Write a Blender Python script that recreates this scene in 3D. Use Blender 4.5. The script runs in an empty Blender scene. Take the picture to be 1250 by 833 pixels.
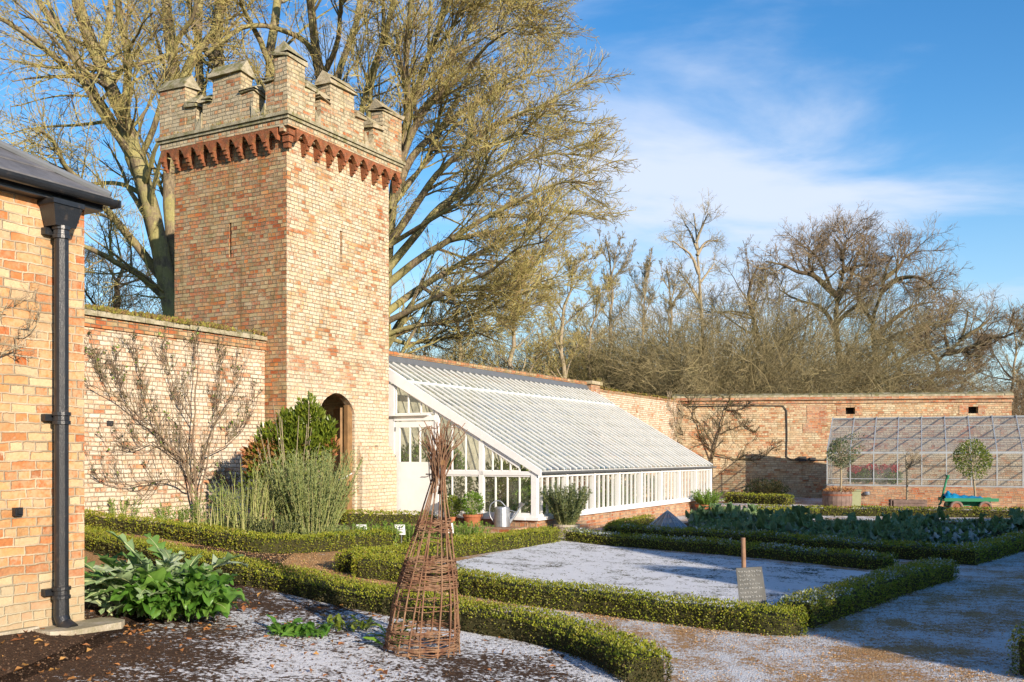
import bpy, bmesh, math, random
import numpy as np
from mathutils import Vector, Matrix

random.seed(7)
rng = np.random.default_rng(11)
scene = bpy.context.scene
COL = scene.collection
CAMZ, F, HZ = 1.4, 1210.0, 556.0


def g(X):
    """ground height: the garden falls gently from the left wall to the right"""
    L = -0.0765 * X - 0.138
    k = 0.04
    return -0.22 + k * np.log1p(np.exp(np.clip((L + 0.22) / k, -40, 40))) if np.ndim(X) else \
        -0.22 + k * math.log1p(math.exp(max(-40, min(40, (L + 0.22) / k))))


def G(px, py):
    """photo pixel -> point on the ground"""
    Z = 15.0
    for _ in range(40):
        X = (px - 625) / F * Z
        Z = 0.5 * Z + 0.5 * (CAMZ - g(max(X, -14))) * F / (py - HZ)
    return np.array([(px - 625) / F * Z, Z])


def at(px, py, Z):
    return np.array([(px - 625) / F * Z, Z, CAMZ + (HZ - py) / F * Z])


# ------------------------------------------------------------------ mesh builder
class MB:
    def __init__(s):
        s.v, s.f, s.n = [], [], 0

    def add(s, verts, faces, mi=0):
        """faces: int array (N,3|4) or list of lists"""
        verts = np.asarray(verts, float).reshape(-1, 3)
        if isinstance(faces, np.ndarray):
            s.f.append((faces + s.n, mi))
        else:
            by = {}
            for f in faces:
                by.setdefault(len(f), []).append(f)
            for k, fl in by.items():
                s.f.append((np.array(fl, int) + s.n, mi))
        s.v.append(verts)
        s.n += len(verts)
        return s

    def box(s, o, ax, ay, az, mi=0):
        o, ax, ay, az = map(lambda q: np.asarray(q, float), (o, ax, ay, az))
        v = [o, o + ax, o + ax + ay, o + ay]
        v = v + [p + az for p in v]
        return s.add(v, [[0, 3, 2, 1], [4, 5, 6, 7], [0, 1, 5, 4], [1, 2, 6, 5], [2, 3, 7, 6], [3, 0, 4, 7]], mi)

    def cbox(s, c, sx, sy, sz, rz=0, mi=0):
        c = np.asarray(c, float)
        ex = np.array([math.cos(rz), math.sin(rz), 0]) * sx
        ey = np.array([-math.sin(rz), math.cos(rz), 0]) * sy
        ez = np.array([0, 0, sz])
        return s.box(c - ex / 2 - ey / 2, ex, ey, ez, mi)

    def prism(s, prof, ext, mi=0, caps=True):
        """prof: list of 3D points (planar), ext: extrusion vector"""
        p = np.asarray(prof, float)
        n = len(p)
        v = np.vstack([p, p + np.asarray(ext, float)])
        fs = [[i, (i + 1) % n, n + (i + 1) % n, n + i] for i in range(n)]
        if caps:
            fs += [list(range(n))[::-1], list(range(n, 2 * n))]
        return s.add(v, fs, mi)

    def tubes(s, P, R, S=4, mi=0, cap=True):
        """P (N,K,3), R (N,K)"""
        P = np.asarray(P, float)
        R = np.asarray(R, float)
        N, K, _ = P.shape
        T = np.gradient(P, axis=1)
        T /= np.linalg.norm(T, axis=2, keepdims=True) + 1e-9
        ref = np.where(np.abs(T[:, :1, 2:3]) > 0.8, np.array([1.0, 0.13, 0]), np.array([0.0, 0.1, 1.0]))
        ref = np.broadcast_to(ref, T.shape)
        A = np.cross(T, ref)
        A /= np.linalg.norm(A, axis=2, keepdims=True) + 1e-9
        B = np.cross(T, A)
        an = np.arange(S) * 2 * np.pi / S
        V = P[:, :, None, :] + R[:, :, None, None] * (np.cos(an)[None, None, :, None] * A[:, :, None, :] +
                                                     np.sin(an)[None, None, :, None] * B[:, :, None, :])
        idx = np.arange(N * K * S).reshape(N, K, S)
        a = idx[:, :-1, :]
        b = idx[:, 1:, :]
        q = np.stack([a, np.roll(a, -1, 2), np.roll(b, -1, 2), b], -1).reshape(-1, 4)
        s.add(V.reshape(-1, 3), q, mi)
        if cap and S > 3:
            base = s.n - N * K * S
            for e in (0, K - 1):
                s.f.append((idx[:, e, :].reshape(-1, S) + base, mi))
        return s

    def tube(s, pts, r, S=8, mi=0):
        P = np.asarray(pts, float)[None]
        R = np.full((1, P.shape[1]), r) if np.isscalar(r) else np.asarray(r, float)[None]
        return s.tubes(P, R, S, mi)

    def lathe(s, c, prof, S=20, mi=0, close=True):
        """prof list of (r,z)"""
        c = np.asarray(c, float)
        an = np.arange(S) * 2 * np.pi / S
        V = []
        for r, z in prof:
            V.append(np.stack([c[0] + r * np.cos(an), c[1] + r * np.sin(an), np.full(S, c[2] + z)], 1))
        idx = np.arange(len(prof) * S).reshape(-1, S)
        a, b = idx[:-1], idx[1:]
        q = np.stack([a, np.roll(a, -1, 1), np.roll(b, -1, 1), b], -1).reshape(-1, 4)
        fs = [list(x) for x in q]
        if close:
            fs += [list(idx[0])[::-1], list(idx[-1])]
        return s.add(np.vstack(V), fs, mi)

    def build(s, name, mats, parent=None, smooth=False, loc=None):
        me = bpy.data.meshes.new(name)
        V = np.vstack(s.v)
        if loc is not None:
            V = V - np.asarray(loc, float)
        me.vertices.add(len(V))
        me.vertices.foreach_set('co', V.astype(np.float32).ravel())
        tot = [f.shape[1] * f.shape[0] for f, _ in s.f]
        me.loops.add(sum(tot))
        me.loops.foreach_set('vertex_index', np.concatenate([f.ravel() for f, _ in s.f]).astype(np.int32))
        npoly = sum(f.shape[0] for f, _ in s.f)
        me.polygons.add(npoly)
        cnt = np.concatenate([np.full(f.shape[0], f.shape[1]) for f, _ in s.f])
        st = np.concatenate([[0], np.cumsum(cnt)[:-1]])
        me.polygons.foreach_set('loop_start', st.astype(np.int32))
        me.polygons.foreach_set('material_index', np.concatenate([np.full(f.shape[0], m) for f, m in s.f]).astype(np.int32))
        me.update(calc_edges=True)
        me.polygons.foreach_set('use_smooth', np.full(npoly, bool(smooth)))
        if npoly < 60000:
            nr = np.empty(npoly * 3, np.float32)
            me.polygons.foreach_get('normal', nr)
            nr = np.repeat(nr.reshape(-1, 3), cnt, 0)
            li = np.empty(int(cnt.sum()), np.int32)
            me.loops.foreach_get('vertex_index', li)
            co = V[li] + (0 if loc is None else np.asarray(loc, float))
            t = np.stack([-nr[:, 1], nr[:, 0]], 1)
            ln = np.linalg.norm(t, axis=1, keepdims=True)
            t = np.where(ln > 1e-6, t / (ln + 1e-9), [[1, 0]])
            # same sense for opposite faces
            flip = np.where((t[:, 0] + 0.013 * t[:, 1]) < 0, -1.0, 1.0)[:, None]
            t = t * flip
            side = np.abs(nr[:, 2]) < 0.75
            u = np.where(side, (co[:, :2] * t).sum(1), co[:, 0])
            v = np.where(side, co[:, 2], co[:, 1])
            uv = me.uv_layers.new(name='UVMap')
            uv.data.foreach_set('uv', np.stack([u, v], 1).astype(np.float32).ravel())
        for m in (mats if isinstance(mats, (list, tuple)) else [mats]):
            me.materials.append(m)
        ob = bpy.data.objects.new(name, me)
        COL.objects.link(ob)
        if parent is not None:
            ob.parent = parent
            root = parent
            M = Matrix.Identity(4)
            chain = []
            while root is not None:
                chain.append(root)
                root = root.parent
            for r in reversed(chain):
                M = M @ r.matrix_parent_inverse @ Matrix.LocRotScale(r.location, r.rotation_euler, r.scale)
            ob.matrix_parent_inverse = M.inverted()
        if loc is not None:
            ob.location = loc
        return ob


class Fr:
    """frame: u along, v towards the viewer, w up"""
    def __init__(s, o, d, n):
        s.o = np.array([o[0], o[1], 0.0])
        s.d = np.array([d[0], d[1], 0.0])
        s.n = np.array([n[0], n[1], 0.0])

    def p(s, u, v, w):
        return s.o + s.d * u + s.n * v + np.array([0, 0, w])

    def box(s, mb, u0, u1, v0, v1, w0, w1, mi=0):
        mb.box(s.p(u0, v0, w0), s.d * (u1 - u0), s.n * (v1 - v0), [0, 0, w1 - w0], mi)

    def prism_u(s, mb, prof, u0, u1, mi=0):     # prof of (v,w)
        mb.prism([s.p(u0, v, w) for v, w in prof], s.d * (u1 - u0), mi)

    def prism_v(s, mb, prof, v0, v1, mi=0):     # prof of (u,w)
        mb.prism([s.p(u, v0, w) for u, w in prof], s.n * (v1 - v0), mi)


def tag(o, label=None, cat=None, group=None, kind=None):
    if label: o['label'] = label
    if cat: o['category'] = cat
    if group: o['group'] = group
    if kind: o['kind'] = kind
    return o


def thing(name, label, cat, loc=(0, 0, 0), group=None):
    o = bpy.data.objects.new(name, None)
    o.empty_display_size = 0.2
    COL.objects.link(o)
    o.location = [float(q) for q in loc]
    return tag(o, label, cat, group)


def copy_tree(o, parent=None):
    c = o.copy()
    COL.objects.link(c)
    if parent is not None:
        c.parent = parent
    for ch in [q for q in o.children]:
        copy_tree(ch, c)
    return c


def face_holes(fr, mb, v, u0, u1, w0, w1, holes, depth, mi=0, mir=0):
    """flat face of frame fr at v, holes = list of [(u,lo,hi),...]; reveals go to v-depth"""
    quads = []
    cur = u0
    for h in sorted(holes, key=lambda h: h[0][0]):
        if h[0][0] > cur:
            quads.append([(cur, w0), (h[0][0], w0), (h[0][0], w1), (cur, w1)])
        for (a, la, ha), (b, lb, hb) in zip(h[:-1], h[1:]):
            if min(la, lb) > w0 + 1e-5:
                quads.append([(a, w0), (b, w0), (b, lb), (a, la)])
            quads.append([(a, ha), (b, hb), (b, w1), (a, w1)])
            mb.add([fr.p(a, v, ha), fr.p(b, v, hb), fr.p(b, v - depth, hb), fr.p(a, v - depth, ha)], [[0, 1, 2, 3]], mir)
            mb.add([fr.p(a, v, la), fr.p(b, v, lb), fr.p(b, v - depth, lb), fr.p(a, v - depth, la)], [[0, 1, 2, 3]], mir)
        for (a, la, ha) in (h[0], h[-1]):
            mb.add([fr.p(a, v, la), fr.p(a, v, ha), fr.p(a, v - depth, ha), fr.p(a, v - depth, la)], [[0, 1, 2, 3]], mir)
        cur = h[-1][0]
    if cur < u1:
        quads.append([(cur, w0), (u1, w0), (u1, w1), (cur, w1)])
    for q in quads:
        mb.add([fr.p(a, v, b) for a, b in q], [[0, 1, 2, 3]], mi)


# ------------------------------------------------------------------ materials
class NT:
    def __init__(s, name):
        s.m = bpy.data.materials.new(name)
        s.m.use_nodes = True
        s.t = s.m.node_tree
        s.t.nodes.clear()
        s.out = s.t.nodes.new('ShaderNodeOutputMaterial')

    def n(s, typ, ins=None, **kw):
        nd = s.t.nodes.new(typ)
        for k, v in kw.items():
            setattr(nd, k, v)
        for k, v in (ins or {}).items():
            s.set(nd.inputs[k], v)
        return nd

    def set(s, sock, v):
        if isinstance(v, bpy.types.NodeSocket):
            s.t.links.new(v, sock)
        elif isinstance(v, (tuple, list)) and len(v) == 3 and sock.type == 'RGBA':
            sock.default_value = (*v, 1)
        else:
            sock.default_value = v

    def math(s, op, a, b=0.0, c=0.0, clamp=False):
        nd = s.n('ShaderNodeMath', operation=op, use_clamp=clamp)
        s.set(nd.inputs[0], a)
        s.set(nd.inputs[1], b)
        s.set(nd.inputs[2], c)
        return nd.outputs[0]

    def mix(s, f, a, b, blend='MIX'):
        nd = s.n('ShaderNodeMix', data_type='RGBA', blend_type=blend)
        s.set(nd.inputs[0], f)
        s.set(nd.inputs[6], a)
        s.set(nd.inputs[7], b)
        return nd.outputs[2]

    def noise(s, vec, scale, detail=3, rough=0.55, out=0):
        nd = s.n('ShaderNodeTexNoise', {'Scale': scale, 'Detail': detail, 'Roughness': rough})
        if vec is not None:
            s.set(nd.inputs['Vector'], vec)
        return nd.outputs[out]

    def ramp(s, f, stops, interp='LINEAR'):
        nd = s.n('ShaderNodeValToRGB')
        cr = nd.color_ramp
        cr.interpolation = interp
        while len(cr.elements) < len(stops):
            cr.elements.new(0.5)
        for e, (p, c) in zip(cr.elements, stops):
            e.position = p
            e.color = (*c, 1) if isinstance(c, (tuple, list)) else (c, c, c, 1)
        s.set(nd.inputs[0], f)
        return nd.outputs[0]

    def sstep(s, v, a, b):
        nd = s.n('ShaderNodeMapRange', {'Value': v, 'From Min': a, 'From Max': b}, interpolation_type='SMOOTHSTEP')
        return nd.outputs[0]

    def obj(s):
        return s.n('ShaderNodeTexCoord').outputs['Object']

    def scale(s, vec, sc):
        nd = s.n('ShaderNodeMapping')
        s.set(nd.inputs['Vector'], vec)
        nd.inputs['Scale'].default_value = sc
        return nd.outputs[0]

    def bump(s, h, strength=0.5, dist=0.01):
        return s.n('ShaderNodeBump', {'Height': h, 'Strength': strength, 'Distance': dist}).outputs[0]

    def pbr(s, col, rough=0.8, normal=None, metal=0.0, spec=0.3, alpha=None, **kw):
        nd = s.n('ShaderNodeBsdfPrincipled', {'Base Color': col, 'Roughness': rough, 'Metallic': metal, 'Specular IOR Level': spec})
        if normal is not None:
            s.set(nd.inputs['Normal'], normal)
        for k, v in kw.items():
            s.set(nd.inputs[k], v)
        return nd.outputs[0]

    def done(s, sh):
        s.t.links.new(sh, s.out.inputs[0])
        return s.m


def brick_mat(name, cols, mortar=(0.42, 0.36, 0.27), bh=0.075, bw=0.23, mw=0.011, wash=0.5, wash_col=(0.62, 0.52, 0.38),
              dirt=0.3, dirt_col=(0.09, 0.08, 0.045), bstr=0.6, low_green=0.0, english=True, moss_top=None, wlo=0.42, whi=0.62, low_pale=None):
    t = NT(name)
    uv = t.n('ShaderNodeTexCoord').outputs['UV']
    wob = t.noise(uv, 5.0, 2, out=1)
    wv = t.n('ShaderNodeVectorMath', {0: wob, 1: (0.5, 0.5, 0.5)}, operation='SUBTRACT').outputs[0]
    wv = t.n('ShaderNodeVectorMath', {0: wv, 'Scale': 0.035}, operation='SCALE').outputs[0]
    p = t.n('ShaderNodeVectorMath', {0: uv, 1: wv}, operation='ADD').outputs[0]
    sp = t.n('ShaderNodeSeparateXYZ', {0: p})
    u, v = sp.outputs[0], sp.outputs[1]
    vr = t.math('DIVIDE', v, bh)
    row = t.math('FLOOR', vr)
    fv = t.math('FRACT', vr)
    if english:
        hr = t.math('COMPARE', t.math('FLOORED_MODULO', row, 3.0), 0.0, 0.1)
        bwe = t.math('SUBTRACT', bw, t.math('MULTIPLY', hr, bw * 0.5))
    else:
        bwe = bw
    rr = t.n('ShaderNodeTexWhiteNoise', {'W': row}, noise_dimensions='1D').outputs[0]
    uu = t.math('ADD', t.math('DIVIDE', u, bwe), t.math('ADD', t.math('MULTIPLY', row, 0.5), t.math('MULTIPLY', rr, 0.3)))
    col = t.math('FLOOR', uu)
    fu = t.math('FRACT', uu)
    du = t.math('MULTIPLY', t.math('MINIMUM', fu, t.math('SUBTRACT', 1.0, fu)), bwe)
    dv = t.math('MULTIPLY', t.math('MINIMUM', fv, t.math('SUBTRACT', 1.0, fv)), bh)
    fine = t.noise(uv, 55.0, 3)
    d = t.math('ADD', t.math('MINIMUM', du, dv), t.math('MULTIPLY', t.math('SUBTRACT', fine, 0.5), 0.012))
    mask = t.sstep(d, mw * 0.25, mw * 0.75)
    idv = t.n('ShaderNodeCombineXYZ', {0: col, 1: row}).outputs[0]
    wn = t.n('ShaderNodeTexWhiteNoise', {'Vector': idv}, noise_dimensions='3D')
    big = t.noise(uv, 0.75, 6, 0.65)
    val = t.math('ADD', t.math('ADD', t.math('MULTIPLY', wn.outputs[0], 0.9), 0.05), t.math('MULTIPLY', t.math('SUBTRACT', big, 0.5), 1.5), clamp=True)
    n = len(cols)
    bc = t.ramp(val, [((i + 0.5) / n, c) for i, c in enumerate(cols)])
    wc3 = t.n('ShaderNodeSeparateColor', {0: wn.outputs[1]})
    br = t.math('ADD', t.math('ADD', 0.50, t.math('MULTIPLY', fine, 0.56)), t.math('MULTIPLY', wc3.outputs[1], 0.40))
    bc = t.mix(1.0, bc, t.n('ShaderNodeCombineColor', {0: br, 1: br, 2: br}).outputs[0], 'MULTIPLY')
    # pale lime / efflorescence
    w1 = t.noise(uv, 1.7, 6, 0.7)
    wf = t.math('MULTIPLY', t.sstep(t.math('ADD', w1, t.math('MULTIPLY', wn.outputs[0], 0.12)), wlo, whi), wash)
    wf2 = t.math('MULTIPLY', wf, t.sstep(t.noise(uv, 26, 3), 0.3, 0.6))
    bc = t.mix(wf2, bc, wash_col)
    mc = t.mix(t.sstep(t.noise(uv, 3.0, 4, 0.6), 0.35, 0.65), mortar, tuple(0.5 * q for q in mortar))
    # here and there the joints are smeared over the brick faces
    smear = t.math('MULTIPLY', t.sstep(t.noise(uv, 7.0, 6, 0.75), 0.56, 0.66), 0.7)
    c = t.mix(t.math('MULTIPLY', mask, t.math('SUBTRACT', 1.0, smear)), mc, bc)
    dn = t.noise(uv, 2.6, 7, 0.72)
    c = t.mix(t.math('MULTIPLY', t.sstep(dn, 0.50, 0.70), dirt), c, dirt_col)
    stv = t.n('ShaderNodeCombineXYZ', {0: t.math('MULTIPLY', u, 5.0), 1: t.math('MULTIPLY', v, 0.55)}).outputs[0]
    stn = t.sstep(t.noise(stv, 1.0, 6, 0.7), 0.52, 0.72)
    c = t.mix(t.math('MULTIPLY', stn, dirt * 0.9), c, tuple(0.6 * q for q in dirt_col))
    lich = t.sstep(t.noise(uv, 13.0, 5, 0.75), 0.62, 0.70)
    c = t.mix(t.math('MULTIPLY', lich, dirt * 0.8), c, (0.46, 0.44, 0.34))
    if low_green:
        z = t.n('ShaderNodeSeparateXYZ', {0: uv}).outputs[1]
        lg = t.math('MULTIPLY', t.math('SUBTRACT', 1.0, t.sstep(t.math('ADD', z, t.math('MULTIPLY', dn, 0.5)), 0.35, 1.05)), low_green)
        c = t.mix(lg, c, (0.36, 0.33, 0.22))
    if low_pale is not None:
        z = t.n('ShaderNodeSeparateXYZ', {0: uv}).outputs[1]
        lp = t.math('MULTIPLY', t.math('SUBTRACT', 1.0, t.sstep(t.math('ADD', z, t.math('MULTIPLY', t.math('SUBTRACT', t.noise(uv, 1.3, 5, 0.65), 0.5), 4.0)), low_pale - 1.0, low_pale + 1.0)), 0.62)
        c = t.mix(t.math('MULTIPLY', lp, t.sstep(t.noise(uv, 22, 4, 0.7), 0.32, 0.6)), c, wash_col)
    if moss_top is not None:
        z = t.n('ShaderNodeSeparateXYZ', {0: uv}).outputs[1]
        lg = t.math('MULTIPLY', t.sstep(t.math('ADD', z, t.math('MULTIPLY', t.math('SUBTRACT', dn, 0.5), 0.9)), moss_top, moss_top + 0.25), 0.85)
        c = t.mix(lg, c, (0.15, 0.13, 0.07))
    h = t.math('ADD', t.math('MULTIPLY', mask, t.math('ADD', 0.75, t.math('MULTIPLY', wn.outputs[0], 0.5))),
               t.math('MULTIPLY', t.noise(uv, 40, 5, 0.7), 0.7))
    return t.done(t.pbr(c, 0.92, t.bump(h, bstr, 0.012), spec=0.15))


def stone_mat(name, base, alt, moss=0.4, moss_col=(0.13, 0.14, 0.03), sc=6.0, bstr=0.6):
    t = NT(name)
    o = t.obj()
    a = t.noise(o, sc, 6, 0.7)
    c = t.mix(t.sstep(a, 0.35, 0.65), base, alt)
    b = t.noise(o, sc * 0.8, 7, 0.75, 0)
    nz = t.n('ShaderNodeSeparateXYZ', {0: t.n('ShaderNodeNewGeometry').outputs['Normal']}).outputs[2]
    mf = t.math('MULTIPLY', t.sstep(t.math('ADD', t.noise(t.scale(o, (1.3, 1.3, 1.3)), sc * 0.6, 6, 0.7), t.math('MULTIPLY', t.math('ABSOLUTE', nz), 0.12)), 0.5, 0.66), moss)
    c = t.mix(mf, c, moss_col)
    sp = t.sstep(t.noise(o, sc * 5, 3), 0.62, 0.7)
    c = t.mix(t.math('MULTIPLY', sp, 0.4), c, (0.5, 0.47, 0.4))
    return t.done(t.pbr(c, 0.9, t.bump(t.math('ADD', a, t.noise(o, sc * 7, 4)), bstr, 0.02), spec=0.15))


def paint_mat(name, base, rough=0.45, var=0.15, dirt=0.2, dirt_col=(0.25, 0.22, 0.14), metal=0.0, sc=4.0, bstr=0.08, spec=0.4):
    t = NT(name)
    o = t.obj()
    a = t.noise(o, sc, 5, 0.65)
    c = t.mix(t.sstep(a, 0.3, 0.7), base, tuple(q * (1 - var) for q in base))
    c = t.mix(t.math('MULTIPLY', t.sstep(t.noise(o, sc * 2.3, 6, 0.75), 0.55, 0.75), dirt), c, dirt_col)
    r = t.math('ADD', rough - 0.08, t.math('MULTIPLY', a, 0.2))
    return t.done(t.pbr(c, r, t.bump(t.noise(o, sc * 12, 3), bstr, 0.01), metal=metal, spec=spec))


def leaf_mat(name, cols, trans=0.35, rough=0.5, spec=0.3):
    """cols: colour choices taken per leaf"""
    t = NT(name)
    ri = t.n('ShaderNodeNewGeometry').outputs['Random Per Island']
    o = t.obj()
    v = t.math('ADD', t.math('MULTIPLY', ri, 0.75), t.math('MULTIPLY', t.noise(o, 2.2, 3), 0.4), clamp=True)
    n = len(cols)
    c = t.ramp(v, [((i + 0.5) / n, k) for i, k in enumerate(cols)])
    p = t.pbr(c, rough, spec=spec)
    tr = t.n('ShaderNodeBsdfTranslucent', {'Color': c}).outputs[0]
    mx = t.n('ShaderNodeMixShader', {0: trans, 1: p, 2: tr}).outputs[0]
    return t.done(mx)


def bark_mat(name, a, b, lichen, lf=0.5, lscale=2.0):
    t = NT(name)
    o = t.obj()
    st = t.scale(o, (6, 6, 1.3))
    n1 = t.noise(st, 3.0, 6, 0.7)
    c = t.mix(t.sstep(n1, 0.3, 0.7), a, b)
    ri = t.n('ShaderNodeNewGeometry').outputs['Random Per Island']
    l1 = t.math('ADD', t.noise(o, lscale, 5, 0.7), t.math('MULTIPLY', t.math('SUBTRACT', ri, 0.5), 0.12))
    c = t.mix(t.math('MULTIPLY', t.sstep(l1, 0.42, 0.6), lf), c, lichen)
    c = t.mix(t.math('MULTIPLY', t.sstep(t.noise(o, lscale * 9, 3), 0.6, 0.7), 0.3), c, tuple(min(1, q * 1.9) for q in lichen))
    return t.done(t.pbr(c, 0.9, t.bump(n1, 0.5, 0.03), spec=0.1))


def twig_mat(name, cols, nsc=0.35):
    t = NT(name)
    ri = t.n('ShaderNodeNewGeometry').outputs['Random Per Island']
    o = t.obj()
    v = t.math('ADD', t.math('MULTIPLY', ri, 0.55), t.math('MULTIPLY', t.noise(o, nsc, 4), 0.55), clamp=True)
    n = len(cols)
    c = t.ramp(v, [((i + 0.5) / n, k) for i, k in enumerate(cols)])
    return t.done(t.pbr(c, 0.85, spec=0.1))


def glass_mat(name, tint=(0.75, 0.8, 0.8), milk=0.12, milk_col=(0.6, 0.62, 0.58), gl=0.12, dirt=0.2, streak=(1, 1, 1), pv=0.0, green=None):
    t = NT(name)
    o = t.obj()
    ge = t.n('ShaderNodeNewGeometry')
    dt = t.n('ShaderNodeVectorMath', {0: ge.outputs['Incoming'], 1: ge.outputs['Normal']}, operation='DOT_PRODUCT').outputs['Value']
    fr = t.math('ADD', 0.045, t.math('MULTIPLY', t.math('POWER', t.math('SUBTRACT', 1.0, t.math('ABSOLUTE', dt)), 5.0), 0.95))
    tr = t.n('ShaderNodeBsdfTransparent', {'Color': tint}).outputs[0]
    bm = t.bump(t.noise(o, 1.1, 2), 0.15, 0.03)
    gs = t.n('ShaderNodeBsdfGlossy', {'Color': (0.9, 0.93, 0.95), 'Roughness': 0.06, 'Normal': bm}).outputs[0]
    f = t.math('ADD', t.math('MULTIPLY', fr, 1.0), gl, clamp=True)
    m = t.n('ShaderNodeMixShader', {0: f, 1: tr, 2: gs}).outputs[0]
    if green:
        milk_col = t.mix(t.sstep(t.noise(t.scale(o, (2, 2, 2)), 1.6, 7, 0.75), 0.46, 0.64), milk_col, green)
    df = t.n('ShaderNodeBsdfDiffuse', {'Color': milk_col}).outputs[0]
    ts = t.n('ShaderNodeBsdfTranslucent', {'Color': milk_col}).outputs[0]
    d2 = t.n('ShaderNodeMixShader', {0: 0.45, 1: df, 2: ts}).outputs[0]
    dn = t.sstep(t.noise(t.scale(o, streak), 3.0, 6, 0.7), 0.4, 0.7)
    ri = t.n('ShaderNodeNewGeometry').outputs['Random Per Island']
    mf = t.math('ADD', t.math('ADD', milk, t.math('MULTIPLY', t.math('SUBTRACT', ri, 0.5), pv)), t.math('MULTIPLY', dn, dirt), clamp=True)
    return t.done(t.n('ShaderNodeMixShader', {0: mf, 1: m, 2: d2}).outputs[0])


# ------------------------------------------------------------------ vegetation helpers
def unit(a):
    return a / (np.linalg.norm(a, axis=-1, keepdims=True) + 1e-9)


def rnd_unit(n):
    return unit(rng.normal(size=(n, 3)))


def leaves(mb, P, D, L, W, mi=0, fold=0.25, curl=0.0, N=None):
    """one small pointed leaf (4 verts, two triangles folded along the rib) at each P pointing along D"""
    n = len(P)
    D = unit(D)
    Nn = rnd_unit(n) if N is None else unit(N + 0.35 * rnd_unit(n))
    S = unit(np.cross(D, Nn))
    U = np.cross(S, D)
    L = np.broadcast_to(np.asarray(L, float), (n,))[:, None]
    W = np.broadcast_to(np.asarray(W, float), (n,))[:, None]
    a = P
    b = P + D * L * 0.5 + S * W * 0.5 + U * W * fold
    c = P + D * L - U * L * curl
    d = P + D * L * 0.5 - S * W * 0.5 + U * W * fold
    V = np.stack([a, b, c, d], 1).reshape(-1, 3)
    i = np.arange(n)[:, None] * 4
    mb.add(V, np.vstack([i + np.array([[0, 1, 2]]), i + np.array([[0, 2, 3]])]), mi)


def smooth_path(pts, n=None, closed=False):
    pts = np.asarray(pts, float)
    k = len(pts)
    n = n or (k - 1) * 8 + 1
    t = np.linspace(0, k - 1, n)
    out = []
    ext = np.vstack([2 * pts[0] - pts[1], pts, 2 * pts[-1] - pts[-2]])
    for q in t:
        i = min(int(q), k - 2)
        f = q - i
        p0, p1, p2, p3 = ext[i], ext[i + 1], ext[i + 2], ext[i + 3]
        out.append(0.5 * ((2 * p1) + (-p0 + p2) * f + (2 * p0 - 5 * p1 + 4 * p2 - p3) * f * f + (-p0 + 3 * p1 - 3 * p2 + p3) * f ** 3))
    return np.array(out)


def resample(P, n):
    P = np.asarray(P, float)
    d = np.concatenate([[0], np.cumsum(np.linalg.norm(np.diff(P, axis=0), axis=1))])
    t = np.linspace(0, d[-1], n)
    return np.stack([np.interp(t, d, P[:, i]) for i in range(P.shape[1])], 1)


def grow(P, R, nch, t0=0.2, t1=0.98, ang=(35, 65), lr=(0.35, 0.7), up=0.0, K=5, wig=0.12, rr=0.6, rtip=0.15, rmin=0.004,
         bias=None, taper_len=0.5, lmax=9, lmin=0.0):
    """children of every branch in P (N,K0,3); returns P2,R2"""
    N, K0, _ = P.shape
    plen = np.linalg.norm(np.diff(P, axis=1), axis=2).sum(1)
    idx = np.repeat(np.arange(N), nch)
    n = len(idx)
    t = rng.uniform(t0, t1, n)
    ft = t * (K0 - 1)
    i0 = np.clip(ft.astype(int), 0, K0 - 2)
    fr = (ft - i0)[:, None]
    st = P[idx, i0] * (1 - fr) + P[idx, i0 + 1] * fr
    tan = unit(P[idx, i0 + 1] - P[idx, i0])
    r0 = R[idx, i0] * (1 - fr[:, 0]) + R[idx, i0 + 1] * fr[:, 0]
    pr = unit(np.cross(tan, rnd_unit(n)))
    a = np.radians(rng.uniform(ang[0], ang[1], n))[:, None]
    d = tan * np.cos(a) + pr * np.sin(a)
    d[:, 2] += up
    if bias is not None:
        d += np.asarray(bias)
    d = unit(d)
    ln = np.clip(plen[idx] * rng.uniform(lr[0], lr[1], n) * (1 - taper_len * t), lmin, lmax)
    pts = [st]
    for k in range(1, K):
        d = d + rnd_unit(n) * wig
        d[:, 2] += up * 0.35
        d = unit(d)
        pts.append(pts[-1] + d * (ln / (K - 1))[:, None])
    P2 = np.stack(pts, 1)
    rs = np.maximum(r0 * rr * rng.uniform(0.8, 1.1, n), rmin)
    R2 = rs[:, None] * np.linspace(1, rtip, K)[None]
    R2 = np.maximum(R2, rmin * 0.6)
    return P2, R2
# ------------------------------------------------------------------ world, sun, camera
SE = math.radians(17.5)
sh = unit(np.array([0.57, -0.82]))
SUN = np.array([sh[0] * math.cos(SE), sh[1] * math.cos(SE), math.sin(SE)])
w = bpy.data.worlds.new('World')
scene.world = w
w.use_nodes = True
nt = w.node_tree
nt.nodes.clear()
wo = nt.nodes.new('ShaderNodeOutputWorld')
bg = nt.nodes.new('ShaderNodeBackground')
sky = nt.nodes.new('ShaderNodeTexSky')
sky.sky_type = 'NISHITA'
sky.sun_disc = False
sky.sun_elevation = SE
sky.sun_rotation = math.atan2(SUN[0], SUN[1])
sky.air_density = 1.0
sky.dust_density = 0.3
sky.ozone_density = 1.6
bg.inputs[1].default_value = 0.138


def wn(typ, **kw):
    nd = nt.nodes.new(typ)
    for k, v in kw.items():
        setattr(nd, k, v)
    return nd


def wl(a, b):
    nt.links.new(a, b)


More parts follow.
